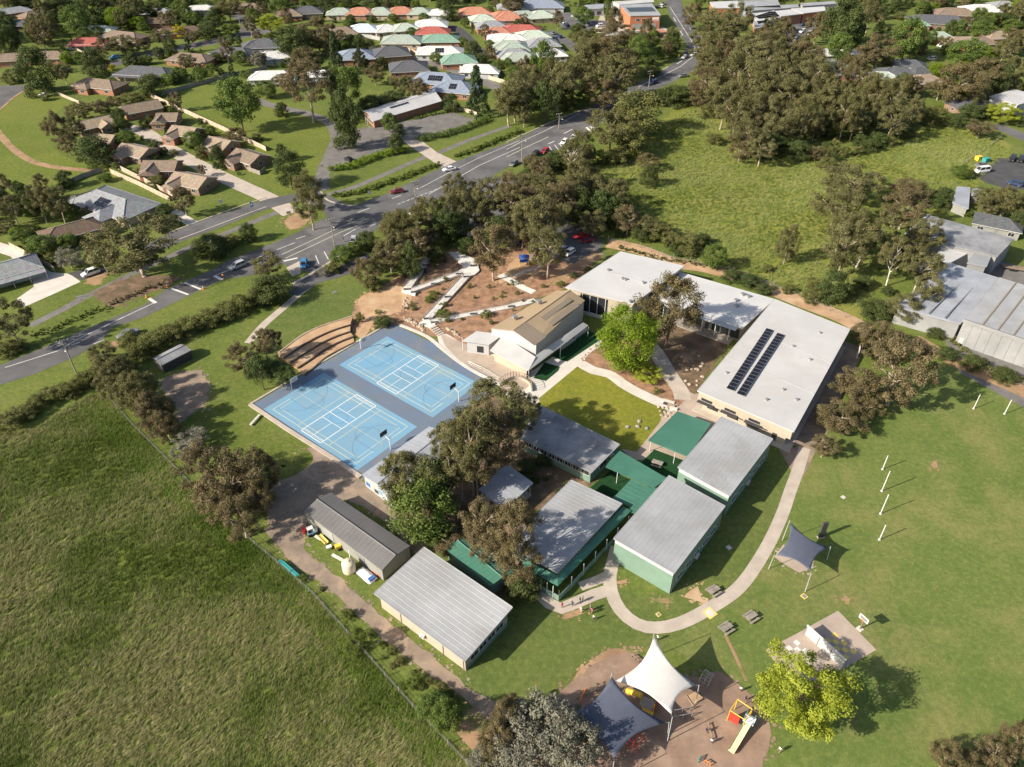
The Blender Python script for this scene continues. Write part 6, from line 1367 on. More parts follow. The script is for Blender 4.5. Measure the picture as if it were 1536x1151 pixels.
cars('A3', [(1450, 945, 1478, 905, 'suv', 'black'), (1500, 950, 1525, 910, 'suv', 'black'), (1250, 1000, 1330, 990, 'van', 'white'), (1450, 1060, 1510, 1075, 'suv', 'navy'), (1255, 965, 1320, 958, 'sedan', 'grey')], 'in the right edge car park')
cars('A3', [(975, 350, 1030, 345, 'suv', 'silver'), (1040, 270, 1085, 280, 'van', 'white')], 'in a backyard at the upper right')
cars('B2', [(400, 300, 450, 290, 'sedan', 'red'), (440, 322, 495, 312, 'sedan', 'maroon'), (60, 330, 95, 310, 'hatch', 'blue'), (160, 350, 195, 330, 'hatch', 'silver'), (215, 365, 250, 345, 'sedan', 'white'), (300, 390, 335, 370, 'hatch', 'silver'), (345, 400, 375, 380, 'hatch', 'white'), (5, 150, 45, 165, 'sedan', 'white'), (60, 120, 95, 140, 'suv', 'silver')], 'in the school car park')
cars('B1', [(1170, 70, 1200, 40, 'suv', 'white'), (1205, 60, 1235, 35, 'sedan', 'black'), (1225, 90, 1260, 75, 'sedan', 'red'), (1265, 72, 1295, 50, 'hatch', 'yellow'), (970, 215, 1005, 195, 'suv', 'white'), (915, 165, 945, 145, 'hatch', 'white'), (1290, 210, 1335, 195, 'suv', 'black'), (1465, 160, 1505, 148, 'sedan', 'white'), (1500, 320, 1545, 335, 'sedan', 'navy'), (1130, 90, 1160, 70, 'hatch', 'silver'), (1400, 90, 1440, 100, 'sedan', 'grey')], 'under the school car park trees')
# ================================================================== POLES, SIGNS
def pole(px, h, where, rz=0.5, lamp=False):
    p = at(px); e = empty('power_pole', p, rz); MB().bar((0, 0, 0), (0, 0, h), 0.17, 8, 0.12).build('shaft', 'timber_grey', e)
    for k in (0.25, 1.2): MB().box((0, 0, h-k), (2.6, 0.12, 0.14)).build('crossarm', 'timber_grey', e)
    iv = MB()
    for x in (-1.1, -0.4, 0.4, 1.1): iv.bar((x, 0, h-0.2), (x, 0, h+0.1), 0.06, 6)
    iv.build('insulator', 'paint_white', e)
    if lamp: a = MB(); a.bar((0, 0, h-2), (0, -2.2, h-1.5), 0.05, 6); a.build('lamp_arm', 'steel', e); MB().box((0, -2.4, h-1.5), (0.25, 0.6, 0.12)).build('lamp_head', 'paint_white', e)
    count(e, 'grey timber power pole', where, 'power pole', px[0], 'power poles along the main road')
for p, h in ((T('B0', 440, 1152), 9.0), (T('B1', 468, 345), 8.5), (T('B1', 940, 128), 9.0), (T('A2', 88, 930), 9.5), (T('A2', 300, 745), 6.0), (T('A2', 818, 505), 7.0), (T('A2', 1005, 220), 8.0)): pole(p, h, 'along the main road', 0.5, True)
pole(T('A0', 1390, 175), 9, 'in the upper left suburb'); pole(T('A0', 690, 300), 7.5, 'in the upper left suburb')
fl = empty('feather_flag', at(T('B0', 1450, 222)), 0.3, 'blue and white feather flag on the verge of the side street', 'flag'); MB().bar((0, 0, 0), (0.0, 0, 3.4), 0.03, 6).build('pole', 'steel', fl)
mb = MB(); mb.prism([(0.05, -0.015), (0.9, -0.015), (0.9, 0.015), (0.05, 0.015)], [1.4, 1.7, 1.7, 1.4], [3.4, 3.0, 3.0, 3.4]); mb.build('banner', 'plastic_blue', fl); MB().box((0.45, 0, 2.4), (0.4, 0.05, 0.5)).build('banner_patch', 'paint_white', fl)
def board(px, w, h, z, label, m='paint_white', rz=0.4, cat='sign'):
    e = empty('sign_board', at(px), rz, label, cat); MB().box((0, 0, z), (w, 0.06, h)).build('panel', m, e)
    for s in (-1, 1): MB().bar((s*w*0.4, 0.06, 0), (s*w*0.4, 0.06, z), 0.04, 6).build('post', 'steel', e)
board(T('B0', 1275, 182), 1.1, 1.3, 1.2, 'white real-estate board on the front lawn'); board(T('A1', 722, 890), 1.6, 1.1, 1.3, 'blue and white board beside the gravel yard hedge', 'paint_white'); board(T('A1', 672, 1140), 0.8, 1.1, 1.8, 'white road sign on the verge', 'paint_white'); board(T('A2', 990, 345), 1.0, 1.0, 2.0, 'yellow road sign at the far bend', 'plastic_yellow'); board(T('B1', 1260, 300), 3.0, 1.6, 1.6, 'white notice board at the top of the ramp', 'tarp_white'); board(T('B1', 470, 620), 1.1, 0.6, 0.5, 'small white sign on the lawn below the entry drive'); board(T('B0', 470, 715), 2.4, 0.5, 0.3, 'low white board on the front verge'); board(T('B1', 205, 160), 1.3, 0.8, 0.6, 'low cream board on the verge by the side street', 'wall_cream')
for i, (x, y, lb) in enumerate(((845, 715, 'orange and white traffic cone at the near stop line'), (990, 625, 'orange traffic cone beside the yellow-vested worker'), (1172, 668, 'orange traffic cone on the lower kerb at the hump'), (965, 655, 'orange traffic cone on the upper kerb at the hump'))):
    e = empty('traffic_cone', at(T('B0', x, y)), 0, lb, 'traffic cone', 'traffic cones'); MB().box((0, 0, 0.03), (0.55, 0.55, 0.06)).build('base', 'plastic_orange', e); MB().lathe([(0.22, 0.06), (0.06, 1.0), (0.04, 1.02)], 12).build('cone', 'plastic_orange', e); MB().lathe([(0.165, 0.45), (0.125, 0.68)], 12).build('band', 'paint_white', e)
for i, (x, y, m, lb) in enumerate(((1270, 925, 'plastic_yellow', 'yellow skip bin at the far car park'), (1312, 935, 'plastic_teal', 'green skip bin at the far car park'), (1210, 1000, 'plastic_yellow', 'yellow-lidded bin below the skip bins'))):
    e = empty('skip_bin', at(T('A3', x, y)), 0.4, lb, 'bin'); MB().prism([(-1.0, -0.8), (1.0, -0.8), (1.0, 0.8), (-1.0, 0.8)], 0.1, 1.5).build('bin_body', m, e); MB().box((0, 0, 1.55), (2.1, 1.7, 0.1)).build('lid', m, e)
e = empty('picket_screen', at(T('B3', 575, 975)), 0, 'white tall sheet standing by the end of the solar-panelled block', 'screen'); MB().box((0, 0, 1.3), (2.0, 0.1, 2.6), 1.2).build('panel', 'paint_white', e); MB().box((0, 0, 0.05), (2.2, 0.5, 0.1), 1.2).build('base', 'concrete', e)
# ================================================================== HOUSES
def H(sh, x1, y1, x2, y2, Wd, kind, roof, wall, label, **k):
    o, m = house_ridge(sh, x1, y1, x2, y2, Wd, kind, roof, wall, **k); tag(o, label, 'house'); return o
VIL = 'among the small brown-roofed villas'
for i, (x1, y1, x2, y2, Wd, wg) in enumerate(((700, 610, 905, 572, 9.5, None), (430, 705, 625, 662, 9, (3, 3, 5, -1)), (545, 770, 655, 778, 8, None), (905, 652, 1020, 650, 8, (-2, 3, 5, -1)), (995, 722, 1125, 738, 8.5, (-2, 3.5, 5, -1)), (705, 825, 850, 855, 8.5, (-2, 3, 5, -1)), (830, 925, 1015, 925, 8.5, (-2, 3.5, 5.5, -1)), (1010, 990, 1185, 1022, 9, (-3, 3, 5, -1)), (1205, 785, 1325, 812, 8.5, (2, 3, 5, -1)), (1365, 855, 1490, 893, 8.5, (-2, 3, 5, -1)))):
    o, m = house_ridge('A0', x1, y1, x2, y2, Wd, 'g', 'tan' if i % 3 else 'brown', 'wall_brownbrick' if i % 2 else 'wall_brick', wing=wg); o.name = 'villa'; count(o, 'brown-roofed brick villa', VIL, 'house', photo_x(m), 'brown-roofed villas')
H('A0', 500, 448, 630, 462, 10, 'h', 'brown', 'wall_brick', 'brown-roofed brick house beside the dark round tree and white car', wing=(-3, 2.5, 5, -1)); H('A0', 745, 378, 935, 388, 11, 'h', 'slate', 'wall_creambrick', 'wide dark-roofed house with a white veranda edge behind the villas', veranda=2.0); H('A0', 1035, 303, 1160, 312, 10, 'h', 'brown', 'wall_brick', 'brown hip-roofed brick house left of the long grey fence', wing=(-2, 2, 4, -1)); H('A0', 1280, 268, 1400, 276, 10, 'h', 'slate', 'wall_creambrick', 'dark hip-roofed house facing the far street', veranda=1.5)
H('A0', 1450, 235, 1535, 228, 10, 'h', 'slate', 'wall_brownbrick', 'dark-roofed house with solar panels at the street bend', panels=6); H('A0', 450, 218, 555, 216, 9, 'h', 'red', 'wall_white', 'white house with a bright red roof', veranda=1.6); H('A0', 650, 175, 770, 188, 10, 'h', 'brown', 'wall_brownbrick', 'brown-roofed house right of the red-roofed one', wing=(2, 2.5, 5, -1)); H('A0', 500, 150, 610, 148, 9, 'h', 'greygreen', 'wall_creambrick', 'grey-green roofed house behind the red-roofed one')
H('A0', 945, 162, 1115, 148, 9.5, 'h', 'darkbrown', 'wall_brick', 'long dark red-brown roof beside the golden shrub'); H('A0', 10, 310, 115, 304, 10, 'h', 'brown', 'wall_brick', 'brown-roofed house at the far left edge'); H('A0', 220, 296, 330, 294, 10, 'h', 'brown', 'wall_brick', 'brown-roofed house behind the large dark conifer-like tree'); H('A0', 85, 114, 220, 108, 10, 'h', 'slate', 'wall_brownbrick', 'dark grey roof at the upper left among trees'); H('A0', 160, 68, 245, 50, 9, 'h', 'brown', 'wall_brick', 'brown roof above the dark grey one at upper left')
H('A0', 10, 50, 110, 36, 10, 'h', 'grey', 'wall_brick', 'grey roof in the top left corner'); H('A0', 850, 50, 945, 48, 9, 'h', 'grey', 'wall_creambrick', 'grey roof at the top left between tall trees'); H('A0', 858, 105, 930, 102, 8, 'h', 'darkbrown', 'wall_brick', 'small dark red roof left of the golden shrub'); H('A0', 1110, 32, 1190, 28, 9, 'h', 'white', 'wall_white', 'white-roofed house at the top left'); H('A0', 1380, 20, 1460, 18, 9, 'h', 'brown', 'wall_brick', 'brown-roofed house at the top behind a grey-green tree')
H('B0', 550, 90, 730, 150, 13, 'h', 'grey', 'wall_creambrick', 'large grey hip-roofed house with solar panels by the side street', wing=(4.5, 4.5, 7, -1), panels=5, rise=2.6); H('B0', 440, 128, 505, 108, 6, 'h', 'slate', 'wall_creambrick', 'small dark garage roof beside the large grey house', wh=2.4); H('B0', 315, 312, 480, 268, 8.5, 'h', 'darkbrown', 'wall_brownbrick', 'low brown-roofed house half hidden by shrubs'); H('B0', -60, 535, 100, 492, 9, 'h', 'grey', 'wall_white', 'grey-roofed house with white veranda posts beside the pale driveway', veranda=2.0)
# estate in the top middle
def HC(sh, x, y, L, Wd, ang, roof, wall, where, k='h', **kw):
    P = at(T(sh, x, y), 3.6); o = house_at(P, math.radians(ang), L*1.15, Wd*1.15, k, 'tile_'+roof, 'wall_'+wall, **kw)
    nm = {'greygreen': 'grey-green', 'palegreen': 'pale green', 'bluegrey': 'blue-grey', 'paleblue': 'pale blue', 'slate': 'dark grey', 'darkbrown': 'dark brown'}.get(roof, roof); count(o, nm+'-roofed house', where, 'house', photo_x(P), 'estate houses'); return o
ES = 'in the estate at the top middle'
for t in ((500, 62, 13, 10, 5, 'greygreen', 'creambrick'), (620, 62, 14, 11, 0, 'terracotta', 'brick'), (735, 62, 13, 11, 0, 'greygreen', 'creambrick'), (850, 58, 14, 11, 8, 'terracotta', 'brick'), (960, 60, 12, 10, 0, 'greygreen', 'creambrick'), (1070, 66, 11, 9, -10, 'white', 'white'), (310, 55, 15, 11, 10, 'slate', 'brownbrick'), (200, 70, 13, 10, 10, 'brown', 'brick'), (1280, 60, 16, 11, 0, 'terracotta', 'brick'), (1450, 82, 14, 11, 10, 'terracotta', 'orangebrick'), (1320, 100, 12, 10, 10, 'palegreen', 'creambrick'),
          (640, 158, 14, 11, 0, 'paleblue', 'creambrick'), (765, 158, 11, 10, 20, 'white', 'creambrick'), (870, 152, 12, 10, 20, 'palegreen', 'creambrick'), (1025, 130, 15, 10, 0, 'white', 'white'), (1035, 172, 15, 10, 0, 'red', 'brick'), (1370, 138, 14, 10, 10, 'grey', 'brick'), (1405, 172, 12, 9, 5, 'terracotta', 'brick'), (1515, 160, 13, 10, 5, 'red', 'brick'), (1440, 212, 14, 10, 0, 'white', 'white'), (1480, 252, 15, 10, 0, 'greygreen', 'creambrick'), (1500, 300, 14, 10, 10, 'grey', 'orangebrick'), (505, 172, 14, 10, 10, 'brown', 'creambrick'),
          (855, 222, 17, 11, 0, 'greygreen', 'creambrick'), (1080, 215, 16, 10, 3, 'green', 'brick'), (590, 308, 15, 12, 10, 'bluegrey', 'brick'), (790, 292, 15, 12, 15, 'slate', 'brick'), (895, 375, 15, 12, 10, 'slate', 'brick'), (1180, 332, 14, 11, 10, 'green', 'brick'), (60, 245, 15, 11, 5, 'slate', 'white'), (110, 312, 13, 9, 20, 'white', 'white'), (110, 425, 17, 9, 5, 'white', 'white'), (385, 415, 10, 7, 5, 'white', 'white'), (1310, 388, 15, 9, -8, 'white', 'white')):
    HC('A1', *t, ES)
HC('A1', 1075, 285, 19, 10, 0, 'white', 'white', ES, panels=4); HC('A1', 1062, 445, 18, 12, -12, 'bluegrey', 'brick', ES, panels=6); HC('A1', 1165, 492, 16, 12, -15, 'bluegrey', 'brick', ES, panels=3)
ES2 = 'left of the brick station'
for t in ((15, 92, 14, 11, 5, 'terracotta', 'brick'), (95, 82, 15, 11, 10, 'greygreen', 'creambrick'), (190, 80, 13, 11, 15, 'palegreen', 'creambrick'), (95, 160, 16, 10, -5, 'red', 'brick'), (155, 196, 15, 11, 5, 'palegreen', 'creambrick'), (205, 240, 14, 11, 10, 'grey', 'creambrick'), (35, 212, 12, 9, 10, 'white', 'creambrick'), (40, 268, 13, 10, 5, 'greygreen', 'creambrick'), (75, 322, 15, 11, 8, 'greygreen', 'orangebrick'), (255, 298, 12, 9, 10, 'white', 'white'), (300, 385, 12, 9, 5, 'red', 'brick'), (200, 20, 22, 12, 0, 'bluegrey', 'white'), (50, 30, 18, 11, 5, 'grey', 'brick')): HC('A2', *t, ES2)
ES3 = 'at the upper right'
for t in ((1140, 65, 19, 11, -5, 'brown', 'brownbrick'), (1040, 110, 26, 12, -10, 'slate', 'brownbrick'), (930, 125, 9, 7, -10, 'green', 'brick'), (1290, 45, 17, 11, 0, 'white', 'brick'), (1420, 20, 12, 9, 0, 'grey', 'creambrick'), (1180, 230, 16, 10, 5, 'tan', 'orangebrick'), (1050, 195, 10, 8, 0, 'greygreen', 'brick'), (1375, 195, 12, 10, 10, 'tan', 'brick'), (1290, 230, 12, 9, 10, 'brown', 'brick'), (800, 405, 14, 9, 0, 'slate', 'white'), (720, 430, 12, 9, 0, 'palegreen', 'white'), (400, 295, 14, 8, 5, 'white', 'white'), (560, 290, 8, 6, 0, 'white', 'white'), (430, 372, 14, 8, 0, 'green', 'brick'), (505, 405, 7, 6, 0, 'slate', 'orangebrick'), (930, 400, 9, 7, 20, 'slate', 'creambrick'), (960, 445, 12, 9, 20, 'tan', 'creambrick'), (880, 360, 12, 9, -20, 'slate', 'brick'), (1240, 590, 14, 9, 10, 'slate', 'brownbrick')): HC('A3', *t, ES3)
# long clinic with white roof
root, w, q, ro, a, b = gable_building('long_white_building', 'long low white-roofed brick building behind the gravel yard', 'building', TL('A1', [(690, 700), (1088, 582), (1015, 520), (628, 640)]), 2.9, 4.3, 'roof_white', 'wall_brick', 0, 0.5, ribs=1.5)
i = idx(w, 's'); wall_windows(root, w, i, 7, 1.5, 1.9, 1.3); A = (a+b)/2; d = (b-a).normalized(); s_ = Vector((d.y, -d.x, 0)); s_ = s_ if s_.y < 0 else -s_
sl = Vector((s_.x, s_.y, -0.30)).normalized(); solar(ro, a.lerp(b, 0.42)+sl*2.6, d, sl, 9, 2)
for t in (0.45, 0.62): p, an, L = edge(w, i, t, 1.2); post_xy(root, p, 2.6)
# brick station and shops
root, w, z, q, ro = flat_building('brick_station', 'red brick two-storey station with white signs beside the far road', 'building', TL('A2', [(655, 30), (712, 92), (888, 88), (835, 20)]), 7.0, 'roof_zinc', 'wall_orangebrick', 0.2)
i = idx(w, 's'); wall_windows(root, w, i, 3, 4.8, 1.9, 1.3, 0.15, 0.75); p, an, L = edge(w, i, 0.85, 0.12); MB().box((p[0], p[1], 5.0), (L*0.22, 0.1, 2.0), an).build('sign_panel', 'paint_white', root); p, an, L = edge(w, i, 0.85, 0.2); MB().box((p[0], p[1], 4.6), (L*0.16, 0.06, 0.4), an).build('sign_band', 'plastic_red', root); p, an, L = edge(w, i, 0.5, 0.08); MB().box((p[0], p[1], 1.6), (L*0.8, 0.1, 2.8), an).build('roller_door', 'wall_grey', root)
qc = sum((Vector((v.x, v.y, 0)) for v in q), Vector())/4; u_ = Vector((q[(i+1) % 4].x-q[i].x, q[(i+1) % 4].y-q[i].y, 0)).normalized(); solar(ro, qc+Vector((0, 0, 7.05)), u_, Vector((-u_.y, u_.x, 0)), 14, 5, 1.0, 1.9)
SH = 'in the far shopping strip'
for k, (sh, pts, zz, rm, wm) in enumerate((('A2', [(1170, 12), (1330, 5), (1345, 45), (1190, 48)], 5, 'roof_white', 'wall_orangebrick'), ('A2', [(1335, 5), (1560, 0), (1580, 45), (1348, 42)], 5, 'roof_zinc', 'wall_white'), ('A2', [(1425, 95), (1540, 60), (1580, 100), (1450, 140)], 5, 'roof_white', 'wall_white'), ('A2', [(450, 30), (600, 20), (610, 45), (455, 55)], 4, 'roof_bluegrey', 'wall_white'), ('A2', [(610, 10), (840, -5), (850, 12), (650, 28)], 4, 'roof_white', 'wall_white'),
        ('A3', [(-40, 80), (190, 55), (260, 80), (10, 110)], 5, 'roof_white', 'wall_brick'), ('A3', [(195, 50), (385, 38), (395, 62), (265, 78)], 5, 'roof_white', 'wall_orangebrick'), ('A3', [(-40, 40), (230, 25), (240, 42), (-30, 62)], 5, 'roof_zinc', 'wall_white'), ('A3', [(250, 20), (470, 5), (480, 20), (260, 36)], 5, 'roof_zinc', 'wall_white'), ('A3', [(-20, 125), (60, 115), (70, 150), (-10, 165)], 5, 'roof_zinc', 'wall_brick'), ('A3', [(1340, 555), (1480, 515), (1650, 560), (1500, 605)], 5, 'roof_white', 'wall_white'), ('A2', [(560, 190), (720, 180), (735, 195), (570, 205)], 3.5, 'roof_offwhite', 'wall_orangebrick'), ('A2', [(790, 175), (900, 170), (930, 185), (800, 192)], 3.5, 'tile_terracotta', 'wall_creambrick'))):
    root, w, z, q, ro = flat_building('shop_building', None, 'building', TL(sh, pts), float(zz), rm, wm, 0.2, rib=1, pitch=3.0); i = idx(w, 's'); n = max(2, int((w[(i+1) % 4]-w[i]).length/5)); wall_windows(root, w, i, n, 1.7, 2.6, 1.8, fm='trim_grey')
    count(root, {'roof_white': 'white', 'roof_zinc': 'grey', 'roof_bluegrey': 'blue-grey', 'roof_offwhite': 'cream', 'tile_terracotta': 'terracotta'}[rm]+'-roofed flat commercial building', SH, 'building', photo_x(root.location), 'shops')
# warehouses on the right
root, w, z, q, ro = flat_building('warehouse', 'large grey precast warehouse at the right edge with dark roof strips', 'building', TL('B3', [(1392, 525), (1185, 775), (1720, 955), (1900, 680)]), [7.4, 6.2, 6.2, 7.4], 'roof_zinc', 'precast', 0.15, rib=None)
i = idx(w, 's'); L = (w[(i+1) % 4]-w[i]).length
for k in range(9): p, an, _ = edge(w, i, (k+0.5)/9, 0.06); MB().box((p[0], p[1], 2.95), (L/9-0.05, 0.14, 5.85), an).build('precast_panel', 'precast', root)
p, an, _ = edge(w, i, 0.06, 0.16); door(root, (p[0], p[1], 0), an, 'wall_pale')
for k in range(5):
    t = 0.12+0.17*k; j = idx(q, 'nw' if False else 'w'); A, B = q[j].lerp(q[(j+1) % 4], 1-t) if False else q[(j+1) % 4].lerp(q[j], t), q[(j+2) % 4].lerp(q[(j+3) % 4], t)
    zA = z[(j+1) % 4]*(1-t)+z[j]*t; zB = z[(j+2) % 4]*(1-t)+z[(j+3) % 4]*t; MB().bar((A.x, A.y, zA+0.02), (B.x, B.y, zB+0.02), 0.22, 4).build('roof_light', 'roof_tan_dark', ro)
g = MB(); j = idx(q, 'w'); A, B = q[j], q[(j+1) % 4]; g.bar((A.x, A.y, z[j]+0.3), (B.x, B.y, z[(j+1) % 4]+0.3), 0.4, 4); g.build('parapet', 'precast', root)
root, w, z, q, ro = flat_building('warehouse', 'bluish white low-roofed warehouse behind the pale-trunked gums', 'building', TL('B3', [(1110, 440), (1385, 525), (1170, 790), (800, 690)]), [5.6, 5.6, 4.8, 4.8], 'roof_bluegrey', 'precast', 0.2, rib=0, pitch=1.5)
for k in range(3): 
    j = idx(q, 'e'); A, B = q[j].lerp(q[(j+1) % 4], 0.25+0.25*k), q[(j+3) % 4].lerp(q[(j+2) % 4], 0.25+0.25*k); MB().bar((A.x, A.y, 5.25), (B.x, B.y, 5.25), 0.15, 4).build('roof_joint', 'roof_zinc_old', ro)
root, w, z, q, ro = flat_building('warehouse', 'dark grey ribbed warehouse roof with a white parapet at the upper right', 'building', TL('B3', [(985, 165), (1480, 300), (1385, 400), (850, 285)]), [6.4, 6.4, 5.8, 5.8], 'roof_zinc_old', 'precast', 0.2, rib=0, pitch=1.2)
j = idx(q, 'n'); A, B = q[j], q[(j+1) % 4]; MB().bar((A.x, A.y, 6.5), (B.x, B.y, 6.5), 0.35, 4).build('parapet', 'paint_white', root)
root, w, z, q, ro = flat_building('warehouse_annex', 'white-roofed annex in front of the dark grey warehouse', 'building', TL('B3', [(1105, 325), (1245, 365), (1100, 445), (1020, 400)]), 4.6, 'roof_white', 'precast', 0.15); wall_windows(root, w, idx(w, 's'), 3, 1.8, 2.0, 1.6, fm='trim_grey')
root, w, z, q, ro = flat_building('warehouse_annex', 'grey precast office wing facing the yard at the right', 'building', TL('B3', [(1250, 385), (1370, 345), (1320, 460), (1210, 440)]), 5.2, 'roof_zinc', 'precast', 0.15); wall_windows(root, w, idx(w, 'e'), 2, 2.0, 2.4, 2.6, fm='trim_grey')
flat_building('carport', 'dark blue-grey carport roof at the upper right among trees', 'carport', TL('B3', [(1150, 0), (1225, 5), (1215, 128), (1125, 92)]), 3.0, 'roof_bluegrey', 'wall_grey', 0.3, rib=0); flat_building('carport', 'small dark shed roof beside the dark blue-grey carport', 'shed', TL('B3', [(1240, 15), (1290, 5), (1280, 50), (1235, 50)]), 2.8, 'roof_bluegrey', 'wall_grey', 0.2)
H('B3', 1350, 165, 1450, 185, 8, 'h', 'slate', 'wall_grey', 'small dark hip roof behind the dark grey warehouse')
e = empty('trailer', at(T('B3', 1470, 480)), -0.4, 'flat timber trailer in the warehouse yard', 'trailer'); MB().box((0, 0, 0.8), (5.5, 2.0, 0.12)).build('deck', 'timber', e); [MB().box((x, s, 0.35), (0.7, 0.2, 0.7)).build('wheel', 'rubber', e) for x in (-0.6, 0.4) for s in (-1, 1)]; MB().box((3.2, 0, 0.7), (1.2, 0.15, 0.12)).build('drawbar', 'steel', e)
# ---------------- suburb fences
fence('long grey paling fence between the villas and the reserve lawn', TL('A0', [(840, 548), (1040, 640), (1280, 750), (1535, 872)]), 1.8, 'fence_tan', 3.2); fence('grey paling fence along the top of the reserve lawn', TL('A0', [(900, 560), (1120, 500), (1290, 452), (1420, 425), (1540, 400)]), 1.7, 'timber_grey', 3.2); fence('tan paling fence along the dirt lane below the villas', TL('A0', [(600, 935), (700, 985), (850, 1060), (1000, 1140)]), 1.8, 'fence_tan', 3.0)
fence('second tan fence beside the large grey house', TL('A0', [(640, 1000), (800, 1070), (980, 1160)]), 1.7, 'fence_tan', 3.0); fence('dark fence at the bottom of the park', TL('A0', [(340, 1090), (470, 1030), (590, 990)]), 1.6, 'timber_grey', 3.0); fence('pale fence beside the brown-roofed brick house', TL('A0', [(330, 545), (400, 575), (460, 600)]), 1.3, 'fence_tan', 3.0); fence('cream wall fence below the red-roofed white house', TL('A0', [(420, 280), (510, 330), (560, 360)]), 1.4, 'fence_tan', 3.0)
fence('cream estate boundary wall along the court street', TL('A1', [(895, 300), (1060, 360), (1200, 405), (1330, 450), (1460, 490)]), 1.8, 'fence_tan', 4.0); fence('tan fence at the right of the gravel yard', TL('A1', [(1150, 620), (1220, 645), (1300, 675)]), 1.6, 'fence_tan', 3.0); fence('white wall fence of an estate backyard', TL('A1', [(600, 215), (680, 225), (730, 235)]), 1.8, 'wall_white', 3.0); fence('grey paling fence of the right-hand backyards', TL('A3', [(580, 470), (700, 510), (860, 570)]), 1.6, 'timber_grey', 3.2)
fence('timber fence around the front yard by the pale driveway', TL('B0', [(60, 425), (170, 480), (290, 545), (320, 570)]), 1.5, 'fence_tan', 3.0); fence('post-and-wire fence across the far grass field', TL('A3', [(1180, 950), (1300, 870), (1400, 800)]), 1.2, 'timber', 4.0, 'paddock_fence', wire=True); fence('dark timber fence beside the end villa', TL('A0', [(1430, 985), (1500, 1010), (1530, 985)]), 1.5, 'timber_grey', 2.6)
fence('short white fence by the weatherboard house at the upper right', TL('A3', [(580, 465), (640, 480), (720, 500)]), 1.1, 'paint_white', 3.0, 'picket_fence'); fence('mesh and post school boundary fence behind the white blocks', [(912, 362), (960, 372), (1010, 390), (1060, 398), (1120, 415), (1200, 447), (1290, 487)], 1.7, 'timber', 4.0, 'mesh_fence', 'steel', wire=True)
# ================================================================== TREES AND SHRUBS
trees('A0', [(320, 50, 90, 60, 'd'), (430, 110, 75, 75, 'm'), (530, 60, 90, 80, 'd'), (670, 95, 65, 55, 'l'), (755, 50, 75, 60, 'g'), (795, 130, 45, 35, 'l'), (230, 195, 60, 70, 'b'), (35, 220, 60, 90, 'd'), (200, 400, 105, 130, 'd', {'look': 'very large dark evergreen tree'}), (70, 440, 60, 40, 's'), (1030, 180, 38, 38, 'y'), (1040, 60, 60, 55, 'm'), (1310, 40, 80, 55, 'g'), (970, 110, 60, 45, 'b'), (1200, 170, 70, 45, 'd'), (1330, 165, 50, 32, 'm'), (1100, 208, 40, 32, 'b'),
    (930, 210, 60, 45, 'g'), (700, 250, 70, 48, 'g'), (600, 265, 60, 45, 'b'), (790, 260, 60, 35, 'b'), (540, 360, 75, 75, 'd'), (380, 330, 35, 35, 'l'), (460, 330, 40, 35, 'm'), (360, 410, 55, 50, 'g'), (640, 385, 25, 20, 'y'), (840, 340, 35, 25, 'm'), (760, 340, 35, 35, 'd'), (980, 270, 40, 50, 'd'), (1080, 260, 30, 40, 'c'), (870, 490, 90, 58, 'd'), (965, 450, 45, 20, 'l'), (1030, 420, 45, 35, 'm'), (1150, 425, 45, 45, 'm'), (1220, 400, 40, 35, 'w'), (1330, 390, 22, 55, 'c'), (1490, 340, 45, 40, 'S'), (1380, 330, 40, 38, 'm'),
    (1360, 575, 125, 130, 'm', {'clear': 0.5, 'look': 'large mid-green tree alone on the reserve lawn'}), (1010, 580, 40, 45, 'b'), (310, 730, 60, 85, 'b'), (400, 740, 75, 70, 'g'), (385, 830, 60, 50, 'b'), (440, 640, 70, 45, 'g'), (560, 612, 60, 35, 'b'), (660, 590, 50, 30, 'b'), (760, 565, 65, 35, 's'), (690, 690, 52, 65, 'd'), (540, 870, 115, 85, 'd'), (720, 790, 60, 40, 'm'), (900, 850, 45, 45, 'd'), (880, 910, 35, 20, 'w'), (1110, 810, 60, 55, 'm'), (1160, 880, 40, 40, 's'), (1255, 905, 45, 65, 'd'), (1210, 755, 35, 30, 'm'), (1355, 775, 60, 40, 'b'), (835, 712, 40, 28, 's'),
    (900, 1045, 50, 38, 's'), (600, 1020, 40, 25, 'm'), (1160, 980, 30, 30, 'b'), (480, 200, 45, 40, 'm'), (130, 320, 40, 40, 'd'), (20, 120, 50, 50, 'd'), (290, 120, 50, 50, 'd'), (560, 180, 40, 25, 'm'), (1240, 90, 55, 45, 'd'), (1450, 90, 40, 40, 'm'), (1100, 110, 50, 40, 'm'), (900, 20, 60, 40, 'm'), (1000, 10, 60, 50, 'd'), (640, 15, 70, 50, 'd'), (420, 20, 70, 50, 'm'), (130, 10, 70, 40, 'd'), (1190, 10, 60, 30, 'm'), (1420, 430, 40, 30, 'm'), (1250, 330, 40, 30, 'd'), (880, 420, 30, 25, 'w'), (520, 320, 40, 35, 'm'), (300, 380, 40, 35, 's'), (640, 480, 45, 30, 'm'), (260, 560, 30, 20, 's'), (1480, 790, 30, 25, 's'), (620, 700, 35, 25, 's'), (1000, 880, 30, 20, 's'), (960, 780, 20, 40, 'c')], 'in the upper left suburb')
